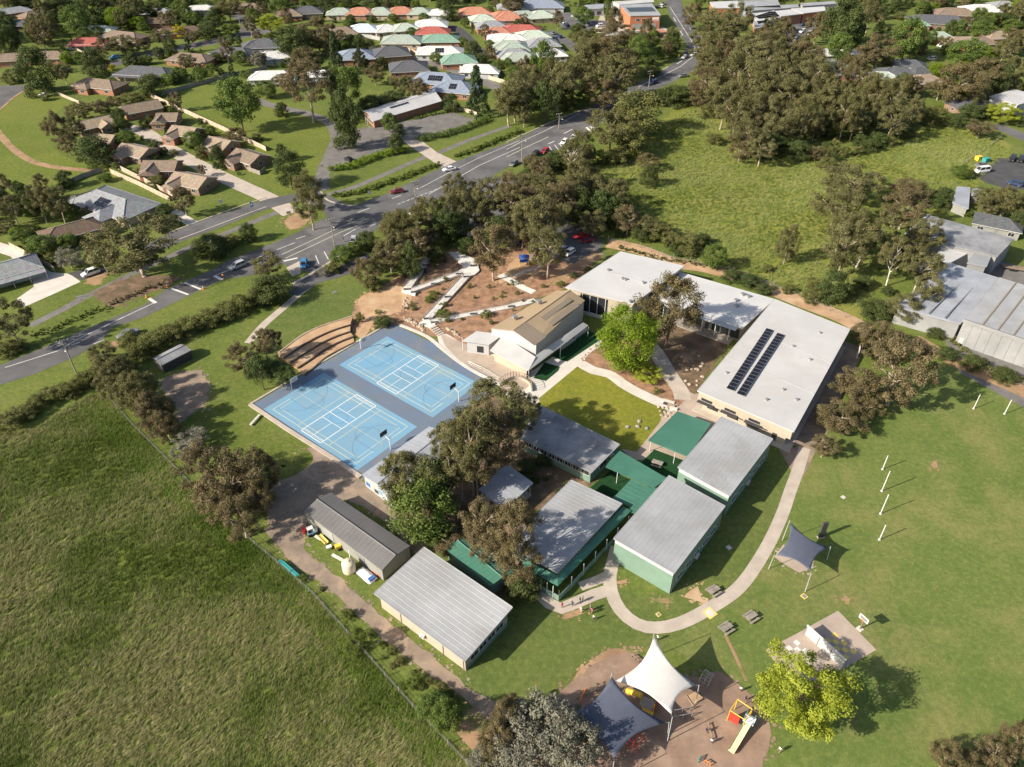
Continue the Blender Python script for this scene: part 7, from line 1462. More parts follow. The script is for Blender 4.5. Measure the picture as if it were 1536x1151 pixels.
trees('A1', [(95, 130, 75, 45, 'p'), (150, 30, 60, 50, 'm'), (240, 240, 110, 95, 'd'), (370, 190, 110, 80, 'b'), (470, 320, 55, 110, 'c'), (300, 340, 80, 60, 'b'), (310, 470, 130, 120, 'b', {'clear': 1.1, 'bark': 'bark_gum', 'look': 'tall brown-crowned gum with bare pale trunk'}), (520, 480, 95, 110, 'm'), (530, 690, 85, 165, 'd', {'look': 'tall narrow dark tree beside the gravel yard'}), (470, 560, 50, 120, 'c'), (160, 630, 42, 38, 'd'), (780, 700, 45, 50, 'm'), (840, 745, 35, 35, 'd'), (820, 825, 50, 55, 'd'), (610, 340, 40, 55, 'c'), (700, 420, 60, 50, 'b'), (850, 480, 60, 60, 'g'), (940, 510, 70, 55, 'b'), (800, 570, 80, 50, 'd'), (680, 600, 80, 50, 'd'),
    (1285, 540, 85, 130, 'c', {'look': 'dark broad conifer right of the long white building'}), (1140, 590, 50, 50, 'd'), (1470, 560, 100, 110, 'g'), (1500, 440, 60, 60, 'm'), (200, 960, 90, 95, 'd', {'clear': 0.5}), (160, 880, 40, 50, 'd'), (310, 1080, 80, 90, 'g', {'clear': 0.7}), (70, 510, 60, 45, 'm'), (170, 470, 60, 40, 'b'), (30, 340, 40, 45, 'S'), (1120, 70, 50, 45, 'd'), (1265, 290, 50, 50, 'd'), (1320, 335, 35, 30, 'd'), (1050, 330, 35, 30, 'm'), (560, 230, 30, 30, 'd'), (650, 250, 50, 25, 's'), (430, 30, 60, 50, 'd'), (330, 10, 60, 40, 'm'), (560, 10, 60, 30, 'd'), (700, 15, 70, 30, 'd'), (820, 15, 60, 30, 'd'), (1100, 15, 50, 35, 'd'), (1500, 20, 60, 40, 'b'), (1220, 130, 30, 25, 'm'), (1360, 60, 30, 25, 'm'), (980, 100, 30, 25, 'm'), (800, 100, 30, 22, 'm'), (690, 110, 28, 20, 'd'), (560, 110, 30, 25, 'd'), (960, 190, 30, 22, 'd'), (910, 180, 28, 22, 'm'), (1200, 240, 30, 25, 'd'), (1330, 180, 30, 35, 'b'), (1360, 255, 30, 25, 'm'), (1410, 380, 40, 40, 'm'), (740, 360, 35, 30, 'd'), (1000, 400, 30, 22, 's'), (420, 250, 50, 50, 'b'), (230, 400, 40, 30, 'b')], 'in the upper middle suburb')
trees('A2', [(30, 30, 60, 45, 'b'), (410, 175, 50, 40, 'd'), (440, 225, 60, 50, 'g'), (520, 230, 35, 35, 'l'), (440, 85, 60, 45, 'm'), (580, 40, 22, 42, 'm'), (620, 210, 110, 70, 'b'), (560, 320, 140, 115, 'b'), (630, 430, 130, 115, 'g'), (450, 340, 90, 105, 'g'), (380, 450, 115, 110, 'g'), (300, 480, 100, 110, 'g'), (210, 335, 80, 95, 'm'), (120, 480, 105, 110, 'g'), (50, 565, 105, 95, 'g'), (225, 560, 80, 85, 'd', {'clear': 0.8}), (560, 530, 95, 80, 'b'), (950, 248, 52, 68, 'd'), (770, 275, 68, 72, 'm'), (842, 220, 45, 50, 'm'), (890, 305, 25, 42, 'm'), (350, 590, 60, 40, 's'), (440, 560, 50, 40, 'm'), (840, 410, 50, 25, 's'), (700, 350, 60, 60, 'b'), (500, 420, 80, 80, 'd'), (590, 100, 25, 30, 'm')], 'on the far side of the main road')
trees('A2', [(745, 640, 165, 115, 's', {'clear': 0.3, 'look': 'broad golden-olive tree at the edge of the far field'}), (600, 735, 135, 110, 'g'), (690, 800, 120, 95, 's', {'clear': 0.2}), (640, 905, 70, 42, 's'), (815, 925, 62, 45, 'b'), (820, 1015, 55, 60, 'd'), (980, 545, 95, 60, 'd'), (890, 560, 60, 45, 'd'), (1140, 300, 75, 55, 'g', {'clear': 1.0, 'bark': 'bark_pale'}), (200, 955, 90, 58, 'd'), (280, 920, 70, 50, 'd'), (60, 1060, 110, 75, 'b'), (170, 1080, 100, 70, 'g'), (480, 1000, 48, 55, 'g'), (590, 1085, 105, 88, 'g'), (300, 1080, 85, 65, 's'), (400, 1105, 90, 60, 'd'), (520, 905, 70, 30, 'w'), (420, 870, 50, 35, 'd')], 'between far field and main road')
trees('A2', [(1070, 80, 60, 60, 'b'), (1230, 150, 135, 105, 'g'), (1140, 215, 75, 60, 'g'), (1250, 240, 110, 70, 'g'), (1335, 110, 85, 85, 'g'), (1160, 470, 105, 100, 'b'), (1130, 555, 75, 55, 'b'), (1260, 560, 105, 125, 'g'), (1400, 300, 105, 105, 'g'), (1340, 420, 115, 125, 'g'), (1480, 270, 80, 85, 'b'), (1440, 480, 105, 125, 'g'), (1330, 650, 115, 105, 'g'), (1470, 640, 90, 115, 'g'), (1400, 780, 105, 95, 'g'), (1350, 860, 70, 55, 'b'), (1470, 850, 80, 75, 'g'), (1200, 800, 55, 35, 's'), (1160, 640, 50, 40, 's')], 'in the wood at the upper right')
trees('A3', [(500, 110, 120, 115, 'd', {'clear': 0.4}), (350, 155, 70, 70, 'b'), (660, 60, 55, 80, 'g', {'clear': 0.8}), (560, 190, 60, 50, 'd'), (480, 265, 75, 78, 'm'), (700, 285, 108, 82, 'b'), (620, 330, 75, 65, 'b'), (870, 215, 88, 108, 'm', {'look': 'large bright evergreen behind the white weatherboard house'}), (940, 235, 48, 68, 'd'), (90, 150, 60, 50, 'g'), (150, 130, 50, 40, 'b'), (1170, 475, 140, 110, 'b'), (1300, 440, 105, 95, 'b'), (1400, 470, 58, 105, 'd'), (1215, 295, 105, 72, 'm'), (1050, 405, 58, 40, 'l'), (1290, 735, 78, 42, 'b'), (1420, 648, 85, 50, 'p'), (1480, 400, 60, 80, 'g'), (1430, 285, 70, 60, 'g'), (1300, 165, 68, 48, 'm'), (1490, 230, 75, 60, 'b'), (1470, 140, 50, 25, 'm'), (1345, 300, 45, 30, 'l'), (1130, 148, 40, 20, 'm'), (830, 90, 40, 20, 's'), (1200, 120, 30, 25, 'b'), (1050, 20, 30, 35, 'b'), (1195, 18, 25, 25, 'b'), (1500, 35, 40, 35, 'l'), (1340, 640, 60, 40, 'd'), (1230, 645, 70, 48, 'd'), (1060, 500, 70, 55, 'b'), (900, 490, 60, 50, 'b'), (830, 480, 50, 60, 'd'), (1500, 690, 40, 35, 'd'), (1250, 550, 80, 60, 'g'), (1390, 110, 40, 20, 'm'), (760, 330, 40, 40, 'd'), (1180, 380, 40, 30, 'l'), (130, 180, 25, 15, 'y')], 'in the upper right backyards')
trees('A3', [(280, 310, 105, 78, 'b'), (60, 330, 115, 105, 'g'), (150, 430, 125, 105, 'g'), (330, 430, 105, 105, 'g'), (50, 520, 105, 115, 'g'), (180, 560, 110, 115, 'g'), (350, 560, 105, 115, 'g'), (450, 600, 95, 105, 'g'), (540, 620, 80, 85, 'g'), (640, 720, 88, 75, 'd'), (780, 690, 95, 88, 'g'), (560, 710, 75, 70, 'g'), (280, 690, 95, 85, 'd'), (120, 720, 100, 95, 'g'), (80, 825, 105, 65, 'd'), (240, 865, 75, 58, 'd'), (340, 880, 58, 38, 'b'), (400, 940, 55, 35, 's'), (880, 635, 68, 58, 'g'), (1020, 665, 75, 55, 's'), (1150, 692, 58, 42, 'd'), (180, 800, 80, 60, 's'), (430, 740, 70, 60, 'd'), (700, 800, 60, 40, 'd'), (420, 500, 70, 70, 'b'), (700, 620, 60, 50, 'm')], 'in the wood at the upper right')
trees('A3', [(560, 1040, 160, 95, 'g', {'clear': 0.5}), (880, 1090, 110, 70, 'b', {'clear': 0.4}), (1080, 1120, 65, 40, 'd'), (1180, 985, 60, 35, 'm'), (1330, 1130, 80, 50, 'g'), (1440, 1150, 90, 70, 'g'), (1540, 1180, 70, 60, 'g')], 'right of the far field')
trees('B0', [(60, 190, 65, 75, 'g'), (215, 150, 70, 95, 'g'), (330, 165, 75, 88, 'g'), (410, 215, 40, 45, 'm'), (120, 355, 60, 40, 'm'), (40, 300, 50, 40, 'g'), (230, 405, 80, 55, 'm'), (380, 388, 55, 45, 'm'), (395, 485, 80, 62, 'S'), (290, 490, 40, 35, 's'), (520, 222, 50, 35, 's'), (945, 212, 50, 38, 'd'), (990, 268, 55, 30, 'd'), (1050, 150, 65, 72, 'b'), (580, 475, 80, 68, 'g'), (770, 405, 235, 180, 'g', {'look': 'very large olive gum beside the main road', 'clear': 0.35}), (1210, 415, 105, 70, 'd'), (1425, 340, 52, 55, 'd'), (1330, 385, 60, 38, 's'), (50, 850, 120, 125, 'g', {'look': 'large olive gum at the left edge by the road'}), (480, 370, 45, 30, 's'), (180, 460, 40, 30, 's'), (1240, 460, 50, 40, 'd'), (20, 1010, 70, 50, 's'), (100, 990, 60, 40, 's')], 'left of the main road')
trees('B0', [(590, 1060, 80, 88, 'g'), (690, 1100, 80, 72, 's'), (800, 1015, 78, 62, 's'), (880, 965, 85, 60, 's'), (980, 915, 85, 58, 's'), (1080, 875, 82, 58, 's'), (1190, 830, 82, 58, 's'), (1290, 790, 78, 58, 's'), (1390, 750, 72, 58, 's'), (1480, 705, 68, 58, 's'), (1540, 660, 60, 55, 's'), (740, 960, 60, 50, 's')], 'in the roadside shrub belt')
trees('B0', [(1390, 1060, 88, 85, 'b', {'clear': 0.3}), (1500, 1000, 40, 38, 's'), (1460, 1120, 60, 50, 'd')], 'on the slope left of the terraces')
trees('B1', [(70, 450, 90, 78, 'g'), (95, 590, 120, 88, 'd', {'clear': 0.1}), (320, 90, 88, 98, 'g', {'clear': 0.8}), (505, 390, 68, 52, 'm'), (650, 312, 62, 58, 'd'), (580, 350, 45, 40, 'm'), (460, 462, 52, 32, 's'), (400, 490, 35, 20, 'S'), (820, 215, 88, 95, 'g'), (790, 380, 100, 88, 'g'), (930, 240, 88, 105, 'g'), (910, 420, 58, 105, 'd', {'vmin': 1.0}), (1130, 130, 72, 105, 'g'), (1150, 235, 105, 88, 'd'), (650, 478, 78, 78, 'b'), (690, 560, 58, 38, 's'), (1050, 390, 58, 48, 'd'), (1380, 340, 130, 145, 'b', {'clear': 0.6, 'look': 'tall brown gum on the mulched bank'}), (1300, 130, 90, 90, 'g'), (1470, 110, 95, 95, 'g'), (1250, 30, 80, 60, 'g'), (1010, 300, 60, 60, 'b'), (1220, 340, 60, 50, 'd'), (720, 420, 60, 60, 'd')], 'around the school car park')
trees('B1', [(60, 890, 68, 68, 'b', {'clear': 1.3}), (115, 880, 52, 55, 'b', {'clear': 1.6}), (30, 1040, 80, 78, 'd', {'clear': 1.2}), (150, 1060, 88, 55, 'd', {'clear': 1.5}), (615, 752, 28, 30, 'w'), (720, 722, 22, 13, 'w'), (1040, 620, 40, 22, 'w'), (1095, 735, 45, 22, 'w'), (1010, 650, 30, 15, 'w'), (1340, 735, 35, 14, 'w'), (745, 775, 55, 38, 'd', {'vmin': 0.4})], 'on the banks round the ramp')
trees('B2', [(200, 150, 145, 140, 'g', {'clear': 0.6}), (90, 260, 100, 80, 'b'), (240, 340, 108, 120, 'g', {'clear': 0.8, 'look': 'tall gum with pale trunk over the school car park'}), (330, 70, 108, 100, 'b'), (420, 110, 88, 105, 'd'), (560, 120, 105, 105, 'd'), (640, 80, 60, 78, 'g'), (700, 185, 78, 75, 'b'), (820, 225, 68, 58, 'g'), (890, 262, 78, 62, 's'), (960, 300, 50, 45, 's'), (1045, 325, 85, 58, 's'), (1200, 398, 72, 72, 'm'), (1130, 305, 50, 38, 'd'), (780, 265, 60, 50, 'd'), (500, 200, 80, 70, 'g'), (130, 60, 90, 70, 'b'), (30, 80, 80, 80, 'g'), (390, 510, 22, 18, 'd'), (310, 560, 30, 14, 'w'), (470, 480, 30, 16, 's'), (1300, 510, 60, 25, 'd'), (1400, 540, 60, 25, 'd'), (1490, 590, 50, 22, 'd')], 'behind the school')
tree((941, 505), 43, 50, 'l', 'in the courtyard beside the hall', 0.18, look='large bright lime-green tree'); tree((971, 559), 21, 15, 'p', 'in the courtyard garden bed', 0.05, look='low yellow-green shrub'); tree((985, 586), 6, 5, 'w', 'in the courtyard garden bed'); tree((1007, 458), 45, 46, 'b', 'in the sunken garden between the white blocks', 0.75, 'bark_dark', 'dark-crowned gum with black trunk')
trees('B3', [(180, 320, 58, 125, 'g', {'look': 'slim upright gum alone on the far field', 'clear': 0.15}), (460, 110, 145, 105, 'g'), (640, 250, 145, 135, 'g', {'clear': 0.9, 'bark': 'bark_pale'}), (520, 330, 125, 145, 'g'), (860, 115, 125, 105, 'b'), (440, 570, 88, 95, 'd'), (800, 400, 88, 105, 'g', {'clear': 0.9, 'bark': 'bark_pale'}), (980, 280, 105, 95, 'g', {'clear': 0.8, 'bark': 'bark_pale'}), (960, 450, 115, 105, 'g', {'clear': 0.9, 'bark': 'bark_pale'}), (980, 600, 88, 85, 'g', {'clear': 0.9, 'bark': 'bark_pale'}), (680, 705, 95, 55, 'd'), (850, 690, 95, 75, 'g', {'bark': 'bark_pale'}), (330, 560, 50, 38, 's'), (310, 632, 58, 36, 's'), (180, 590, 40, 30, 's'), (60, 470, 35, 18, 's'), (960, 760, 70, 40, 's'), (1030, 840, 50, 22, 'd'), (1060, 80, 60, 48, 'd'), (1330, 100, 68, 60, 'g'), (1450, 80, 88, 78, 'g'), (1220, 150, 40, 25, 'w'), (1100, 960, 60, 18, 'd'), (1250, 1010, 70, 18, 'd'), (1420, 1080, 70, 18, 'd'), (1435, 255, 40, 22, 'y'), (1500, 200, 60, 60, 'd')], 'beside the warehouses')
for px, rx, ry, sp in (((1350, 560), 46, 52, 'b'), ((1322, 512), 32, 28, 'b'), ((1300, 500), 22, 18, 'b'), ((1284, 582), 34, 30, 'b'), ((1262, 625), 36, 28, 'b'), ((1238, 668), 20, 17, 'b'), ((1300, 610), 24, 20, 'b')): tree(px, rx, ry, sp, 'beside the solar-panelled block', 0.2 if rx > 21 else 0.7)
tree((1204, 1032), 68, 52, 'p', 'beside the pink slab and the playground', 0.5, look='wide yellow-green tree in spring leaf', vmin=0.75)
for px, rx, ry, sp in (((1422, 1133), 22, 24, 'b'), ((1452, 1150), 26, 24, 'b'), ((1495, 1128), 26, 26, 'b'), ((1530, 1110), 24, 28, 'b'), ((1510, 1160), 30, 24, 'd')): tree(px, rx, ry, sp, 'in the bottom right corner')
trees('C0', [(40, 275, 80, 58, 's'), (130, 225, 78, 56, 's'), (215, 165, 60, 48, 's'), (290, 115, 66, 48, 's'), (390, 90, 66, 52, 's'), (470, 45, 60, 48, 's'), (540, 10, 50, 45, 's')], 'along the top of the paddock')
trees('C0', [(640, 50, 88, 95, 'g', {'clear': 0.2}), (790, 95, 108, 108, 'g', {'clear': 0.2}), (870, 245, 78, 95, 'b', {'clear': 0.2}), (940, 215, 68, 78, 'b', {'clear': 0.2}), (955, 295, 58, 85, 'b', {'clear': 0.2}), (1095, 385, 95, 72, 'S', {'look': 'blue-green shrub tree'}), (1040, 450, 55, 45, 'S', {'look': 'blue-green shrub tree'})], 'along the paddock fence')
for px, rx, ry in (((312, 700), 40, 40), ((348, 722), 48, 46), ((385, 705), 28, 34), ((360, 775), 32, 36), ((330, 750), 38, 32), ((392, 745), 20, 28)): tree(px, rx, ry, 'b', 'left of the gravel yard', 0.25)
for px, rx, ry, sp, cl in (((742, 606), 46, 38, 'g', 1.6), ((706, 652), 36, 46, 'g', 1.6), ((745, 655), 44, 44, 'b', 1.4), ((778, 628), 28, 28, 'g', 1.8), ((690, 690), 30, 34, 'g', 1.4), ((715, 690), 34, 34, 'b', 1.4), ((790, 612), 22, 20, 'g', 2.0), ((672, 660), 26, 30, 'g', 1.5), ((725, 640), 30, 36, 'b', 1.5), ((616, 722), 42, 46, 'g', 0.35), ((632, 762), 50, 48, 'm', 0.2), ((598, 700), 26, 24, 'g', 0.4), ((650, 725), 36, 40, 'd', 0.3), ((727, 778), 34, 34, 'b', 1.3), ((775, 782), 32, 38, 'b', 1.6), ((738, 820), 34, 32, 'b', 1.2), ((778, 838), 30, 34, 'b', 1.2), ((785, 880), 28, 26, 'd', 0.1), ((655, 800), 22, 17, 'm', 0.2), ((680, 812), 28, 14, 'b', 0.2), ((815, 690), 14, 10, 'd', 0.0), ((790, 700), 16, 10, 'd', 0.0)):
    tree(px, rx, ry, sp, 'in the central gum grove', cl)
trees('D1', [(590, 430, 70, 78, 'w', {'look': 'fresh green bush on the paddock fence'}), (1040, 800, 95, 90, 'm', {'clear': 0.05}), (1120, 860, 85, 100, 'm', {'clear': 0.05}), (930, 660, 60, 40, 'w'), (1460, 870, 88, 115, 'b', {'clear': 0.1}), (1420, 980, 60, 60, 'b', {'clear': 0.05}), (860, 680, 28, 16, 'w'), (800, 480, 40, 16, 'w')], 'at the lower paddock fence')
for px, rx, ry, sp in (((820, 1095), 55, 52, 'S'), ((785, 1125), 42, 40, 'S'), ((865, 1120), 42, 42, 'S'), ((850, 1085), 32, 28, 'S')): tree(px, rx, ry, sp, 'beside the big navy sail', 0.35)
for px, rx, ry, sp in (((770, 1075), 30, 30, 'b'), ((748, 1110), 28, 30, 'b'), ((730, 1140), 28, 22, 'S')): tree(px, rx, ry, sp, 'behind the silver trees', 0.15)
for px, rx, ry, sp in (((600, 345), 24, 27, 'g'), ((584, 378), 20, 22, 'b'), ((640, 318), 22, 27, 'g'), ((668, 336), 22, 24, 'd'), ((700, 310), 24, 27, 'g'), ((735, 294), 24, 27, 'g'), ((765, 300), 24, 28, 'b'), ((790, 330), 24, 30, 'g'), ((815, 355), 20, 24, 'g'), ((745, 345), 20, 22, 'd'), ((682, 280), 18, 22, 'g'), ((835, 300), 24, 27, 'b'), ((862, 285), 22, 24, 'g'), ((625, 365), 20, 22, 'b')): tree(px, rx, ry, sp, 'over the school car park', 0.6)
for px, rx, ry, sp in (((168, 555), 26, 30, 'g'), ((200, 585), 26, 32, 'g'), ((228, 612), 24, 30, 'b'), ((245, 640), 20, 24, 'b')): tree(px, rx, ry, sp, 'by the paddock corner', 0.2)
# dead white tree by the angle parking
dt = empty('dead_tree', at(T('A2', 370, 1010)), 0, 'bare white dead tree standing by the angle parking', 'tree'); mb = MB(); rr = random.Random(4)
mb.bar((0, 0, 0), (0.2, 0.1, 6), 0.28, 7, 0.18)
for i in range(14):
    z = 2.5+i*0.35; a = i*2.4; L = 3.2-0.12*i; b0 = Vector((0.03*z, 0.015*z, z)); e1 = b0+Vector((math.cos(a)*L*0.6, math.sin(a)*L*0.6, L*0.8)); mb.bar(b0, e1, 0.11, 5, 0.06)
    for k in (-0.5, 0.6): mb.bar(e1, e1+Vector((math.cos(a+k)*L*0.4, math.sin(a+k)*L*0.4, L*0.5)), 0.05, 4, 0.02)
mb.build('trunk', 'bark_pale', dt, True)
# hedges
hedge(TL('A1', [(450, 985), (540, 975), (640, 940), (740, 905), (870, 880)]), 3.6, 2.2, 'l', 'bright green hedge left of the gravel yard entrance', seed=2, dens=2); hedge(TL('A1', [(960, 815), (1080, 790), (1200, 755), (1340, 700)]), 4.0, 2.4, 'm', 'thick green hedge right of the gravel yard entrance', seed=3, dens=2); hedge(TL('A1', [(470, 1135), (620, 1110), (800, 1050), (960, 990), (1060, 955)]), 3.2, 1.3, 'w', 'low olive hedge along the main road verge', seed=4, dens=2); hedge(TL('A1', [(1170, 905), (1300, 860), (1440, 800), (1535, 760)]), 3.0, 1.3, 'w', 'low olive hedge along the verge right of the entrance', seed=5, dens=2); hedge(TL('A1', [(930, 690), (1030, 665), (1140, 645)]), 1.6, 1.0, 'm', 'low hedge in front of the long white building', seed=6)
hedge(TL('B0', [(200, 940), (400, 860), (600, 790)]), 4.0, 0.9, 'w', 'rough low hedge along the left verge of the main road', seed=7); hedge(TL('B0', [(650, 755), (800, 690), (930, 640)]), 2.0, 0.8, 'b', 'dry brown scrub strip beside the speed hump', seed=8)
hedge([(930, 372), (985, 388), (1050, 398), (1110, 412)], 2.2, 0.8, 's', 'scrubby growth along the drain behind the white blocks', seed=9); hedge([(1415, 500), (1460, 540), (1530, 572), (1600, 600)], 2.6, 1.2, 's', 'scrub strip below the grey precast warehouse', seed=10)
# scattered garden plants, street trees and understorey
SUB = {'m': (3, (1.2, 2.8), 1.0), 'd': (3, (1.3, 3.2), 1.1), 's': (3, (0.9, 1.9), 0.8), 'w': (2, (0.7, 1.3), 0.8), 'b': (2, (1.8, 3.2), 1.2), 'g': (2, (2.0, 3.6), 1.2), 'l': (1, (1.0, 2.2), 1.0), 'S': (1, (1.0, 1.8), 1.0), 'c': (1, (0.8, 1.4), 1.9)}
scatter(TL('A0', [(-100, 30), (1535, 10), (1535, 380), (900, 540), (560, 470), (420, 420), (-100, 500)]), 120, SUB, 'in the upper left gardens', 11)
BIGT = {'d': (4, (2.6, 4.6), 1.1), 'm': (3, (2.2, 4.2), 1.1), 'g': (3, (2.8, 4.6), 1.3), 'b': (2, (2.8, 4.4), 1.2), 'l': (1, (2.0, 3.4), 1.0)}
scatter([(-30, -6), (760, -6), (760, 14), (520, 10), (330, 30), (180, 55), (-30, 90)], 95, BIGT, 'along the top left edge', 31)
scatter([(760, -6), (1560, -6), (1560, 60), (1330, 40), (1060, 22), (1000, 10), (760, 12)], 70, BIGT, 'along the top right edge', 32)
scatter(TL('A0', [(400, 640), (860, 560), (1535, 880), (1535, 1000), (1000, 1130), (560, 940)]), 46, {'s': (4, (0.7, 1.5), 0.8), 'm': (2, (0.8, 1.7), 1.0), 'd': (2, (0.8, 1.8), 1.0), 'w': (2, (0.5, 1.0), 0.8)}, 'in the villa gardens', 12, 1.0)
scatter(TL('B0', [(-100, 130), (420, 60), (560, 300), (300, 560), (-100, 380)]), 30, SUB, 'in the left edge gardens', 13)
scatter(TL('A1', [(0, 0), (1535, 0), (1535, 520), (1100, 560), (600, 500), (400, 420), (0, 420)]), 120, SUB, 'in the top middle gardens', 14, 1.0)
scatter(TL('A2', [(0, 0), (560, 0), (500, 300), (200, 560), (0, 600)]), 55, SUB, 'in the station estate gardens', 15, 1.0)
scatter(TL('A2', [(560, 200), (930, 200), (990, 340), (700, 500), (520, 600), (380, 620), (60, 760), (0, 700), (300, 420)]), 30, {'g': (3, (2.6, 4.5), 1.3), 'b': (2, (2.6, 4.2), 1.3), 'd': (2, (1.5, 2.8), 0.9), 's': (2, (1.0, 2.0), 0.8)}, 'on the far roadside', 16)
scatter(TL('A3', [(430, 60), (1600, 0), (1600, 760), (1340, 720), (900, 640), (640, 480)]), 120, SUB, 'in the upper right gardens', 17)
scatter([(1048, 120), (1110, 75), (1190, 80), (1260, 130), (1330, 175), (1370, 195), (1330, 215), (1260, 232), (1170, 232), (1120, 215), (1085, 175)], 75, {'g': (4, (3.0, 5.0), 1.45), 'b': (2, (3.0, 4.6), 1.4), 'd': (3, (1.8, 3.4), 0.8), 's': (2, (1.5, 2.6), 0.8)}, 'deep in the upper right wood', 18)
scatter([(1080, 180), (1150, 238), (1250, 243), (1340, 218), (1400, 186), (1400, 178), (1330, 205), (1250, 228), (1160, 225), (1095, 172)], 26, {'d': (3, (1.8, 3.2), 0.8), 's': (2, (1.4, 2.4), 0.8)}, 'along the edge of the wood', 19)
scatter([(1225, 330), (1300, 290), (1400, 330), (1400, 400), (1360, 470), (1290, 470), (1235, 420)], 12, {'g': (1, (2.4, 3.6), 1.5), 'd': (2, (1.5, 2.6), 0.8), 's': (2, (1.0, 2.0), 0.8)}, 'in the gums near the warehouses', 20)
scatter([(650, 330), (690, 285), (760, 262), (880, 250), (905, 330), (900, 360), (860, 335), (770, 290), (720, 300)], 26, {'g': (3, (2.4, 4.0), 1.3), 'b': (2, (2.4, 3.8), 1.2), 'd': (2, (1.5, 2.8), 0.8), 's': (2, (1.0, 2.0), 0.8)}, 'beyond the school car park', 21)
scatter([(905, 330), (980, 352), (1050, 392), (1160, 432), (1265, 468), (1262, 478), (1150, 440), (1045, 400), (975, 366), (915, 352)], 34, {'s': (3, (0.7, 1.6), 0.8), 'd': (2, (0.7, 1.7), 0.9), 'w': (2, (0.6, 1.2), 0.8)}, 'along the back drain', 22, 0.6)
scatter([(540, 450), (700, 372), (760, 390), (830, 440), (740, 488), (700, 515), (600, 485)], 40, {'w': (3, (0.3, 0.7), 0.8), 's': (2, (0.3, 0.8), 0.8)}, 'planted on the mulched bank', 23, 0.3)
scatter([(400, 830), (480, 895), (560, 985), (640, 1075), (705, 1145), (690, 1040), (600, 975), (520, 905), (450, 850)], 26, {'w': (3, (0.4, 0.9), 0.7), 's': (2, (0.4, 0.9), 0.7)}, 'in the weeds by the gravel track', 24, 0.3)
scatter([(600, 700), (690, 640), (780, 660), (870, 715), (800, 770), (780, 860), (700, 820)], 22, {'d': (2, (0.6, 1.3), 0.7), 's': (2, (0.6, 1.2), 0.7), 'w': (1, (0.4, 0.8), 0.8)}, 'under the central gums', 25, 0.5)
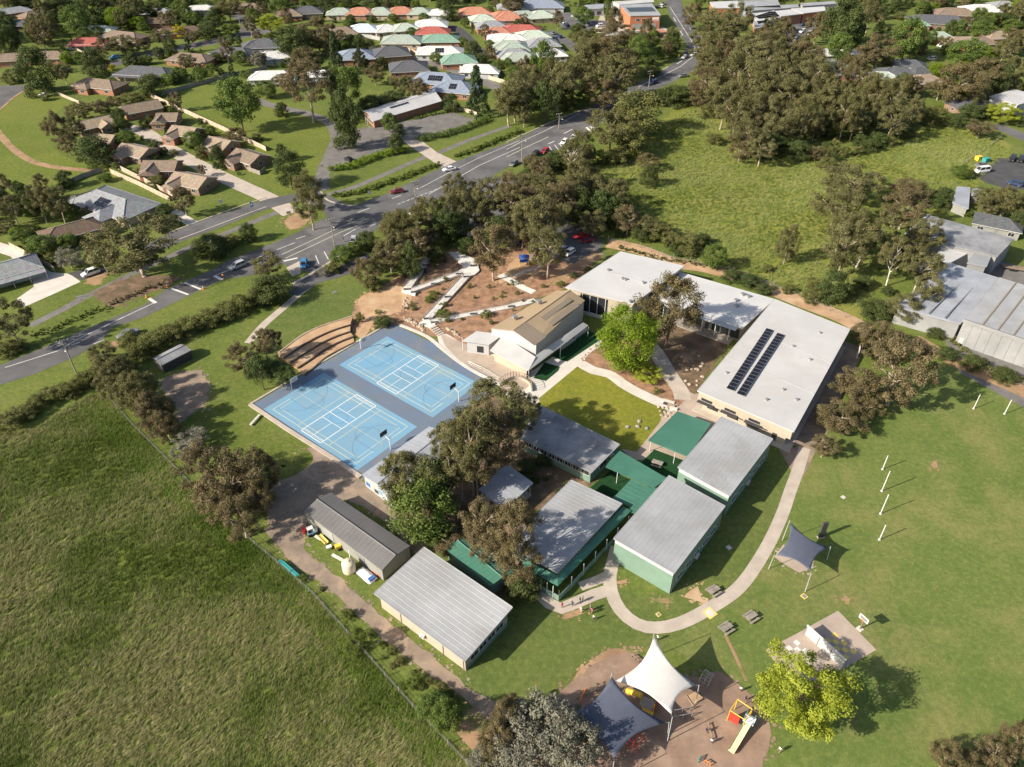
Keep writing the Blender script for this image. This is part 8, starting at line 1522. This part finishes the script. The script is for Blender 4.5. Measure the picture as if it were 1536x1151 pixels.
# ================================================================== GRASS (nobody could count it)
def grass_blades(name, outline, n, seed, L, wd, cols, label, lean=(0.6, 0.35), clump=0.5, keep=None):
    rng = np.random.default_rng(seed); P = np.array([[p.x, p.y] for p in outline]); lo, hi = P.min(0), P.max(0)
    pts = rng.uniform(lo, hi, (n*3, 2)); inside = np.zeros(len(pts), bool); j = len(P)-1
    for i in range(len(P)):
        c = ((P[i, 1] > pts[:, 1]) != (P[j, 1] > pts[:, 1])) & (pts[:, 0] < (P[j, 0]-P[i, 0])*(pts[:, 1]-P[i, 1])/(P[j, 1]-P[i, 1]+1e-12)+P[i, 0]); inside ^= c; j = i
    pts = pts[inside]; d2 = pts[:, 1]**2+pts[:, 0]**2
    vis = (np.abs(pts[:, 0]) < (pts[:, 1]*0.79+82*0.667+6)) & (pts[:, 1] > 44); pts = pts[vis][:n]
    N = len(pts); x_, y_ = pts[:, 0], pts[:, 1]; u_, v_ = x_*0.8-y_*0.6, x_*0.6+y_*0.8
    ph = 0.8*np.sin(u_*0.16+1.7*np.sin(v_*0.07)+0.6*np.sin(v_*0.31))+0.7*np.sin(v_*0.11+1.3*np.sin(u_*0.05+1))+0.6*np.sin(u_*0.55+1.5*np.sin(v_*0.23))*np.sin(v_*0.37+2)
    k = 11; idx_ = np.repeat(np.arange(N), k); M = len(idx_)
    base = np.c_[pts[idx_]+rng.normal(0, clump*0.4, (M, 2)), np.zeros(M)]
    hgt = L*(0.55+0.25*(ph[idx_]+2)/4+rng.uniform(0, 0.55, M))
    dirn = np.c_[lean[0]+0.5*np.sin(ph[idx_]*1.3)+rng.normal(0, 0.45, M), lean[1]+0.4*np.cos(ph[idx_])+rng.normal(0, 0.45, M), np.full(M, 0.75)]
    dirn /= np.linalg.norm(dirn, axis=1)[:, None]; tip = base+dirn*hgt[:, None]; side = np.cross(dirn, rng.normal(size=(M, 3))); side /= np.linalg.norm(side, axis=1)[:, None]
    V = np.empty((M, 3, 3)); V[:, 0] = base-side*wd; V[:, 1] = base+side*wd; V[:, 2] = tip; V[:, :2, 2] = 0.0
    me = bpy.data.meshes.new(name); me.vertices.add(M*3); me.vertices.foreach_set('co', V.ravel()); me.loops.add(M*3); me.loops.foreach_set('vertex_index', np.arange(M*3)); me.polygons.add(M); me.polygons.foreach_set('loop_start', np.arange(M)*3)
    t = np.clip(0.27+0.30*ph[idx_]+rng.uniform(-0.38, 0.42, N)[idx_]+rng.uniform(-0.15, 0.15, M), 0, 1); a = me.attributes.new('tint', 'FLOAT', 'POINT'); a.data.foreach_set('value', np.repeat(t, 3).astype(np.float32))
    me.materials.append(leafmat('blade_'+name, cols[0], cols[1], cols[0], 0.25)); me.update(); me.validate(); o = link(name, me); tag(o, label, 'grass', None, 'stuff')
grass_blades('long_grass', [at(p).xy for p in PADDOCK], 34000, 5, 0.75, 0.05, ((0.105, 0.150, 0.022), (0.420, 0.360, 0.200)), 'long windblown grass covering the rough left paddock', lean=(0.35, 0.2), clump=0.45)
FE = [(165, 602), (200, 642), (250, 692), (300, 744), (350, 792), (400, 834), (470, 895), (540, 974), (620, 1064), (700, 1148), (640, 1148), (560, 1055), (470, 950), (390, 880), (320, 810), (250, 745), (190, 690), (140, 640), (120, 610)]
grass_blades('fence_grass', [at(p).xy for p in FE], 16000, 8, 0.55, 0.06, ((0.125, 0.210, 0.026), (0.260, 0.340, 0.060)), 'lush green grass strip along the paddock fence', lean=(0.1, 0.1), clump=0.5)
grass_blades('field_grass', [at(p).xy for p in [(880, 250), (905, 228), (985, 195), (1040, 160), (1100, 200), (1150, 240), (1250, 245), (1340, 220), (1400, 190), (1490, 205), (1510, 228), (1450, 290), (1340, 340), (1300, 465), (1160, 432), (1050, 390), (980, 350), (915, 325), (870, 290)]], 14000, 6, 0.7, 0.09, ((0.150, 0.200, 0.042), (0.380, 0.390, 0.170)), 'pale unmown grass of the far field', lean=(0.2, 0.1))
finish_labels()
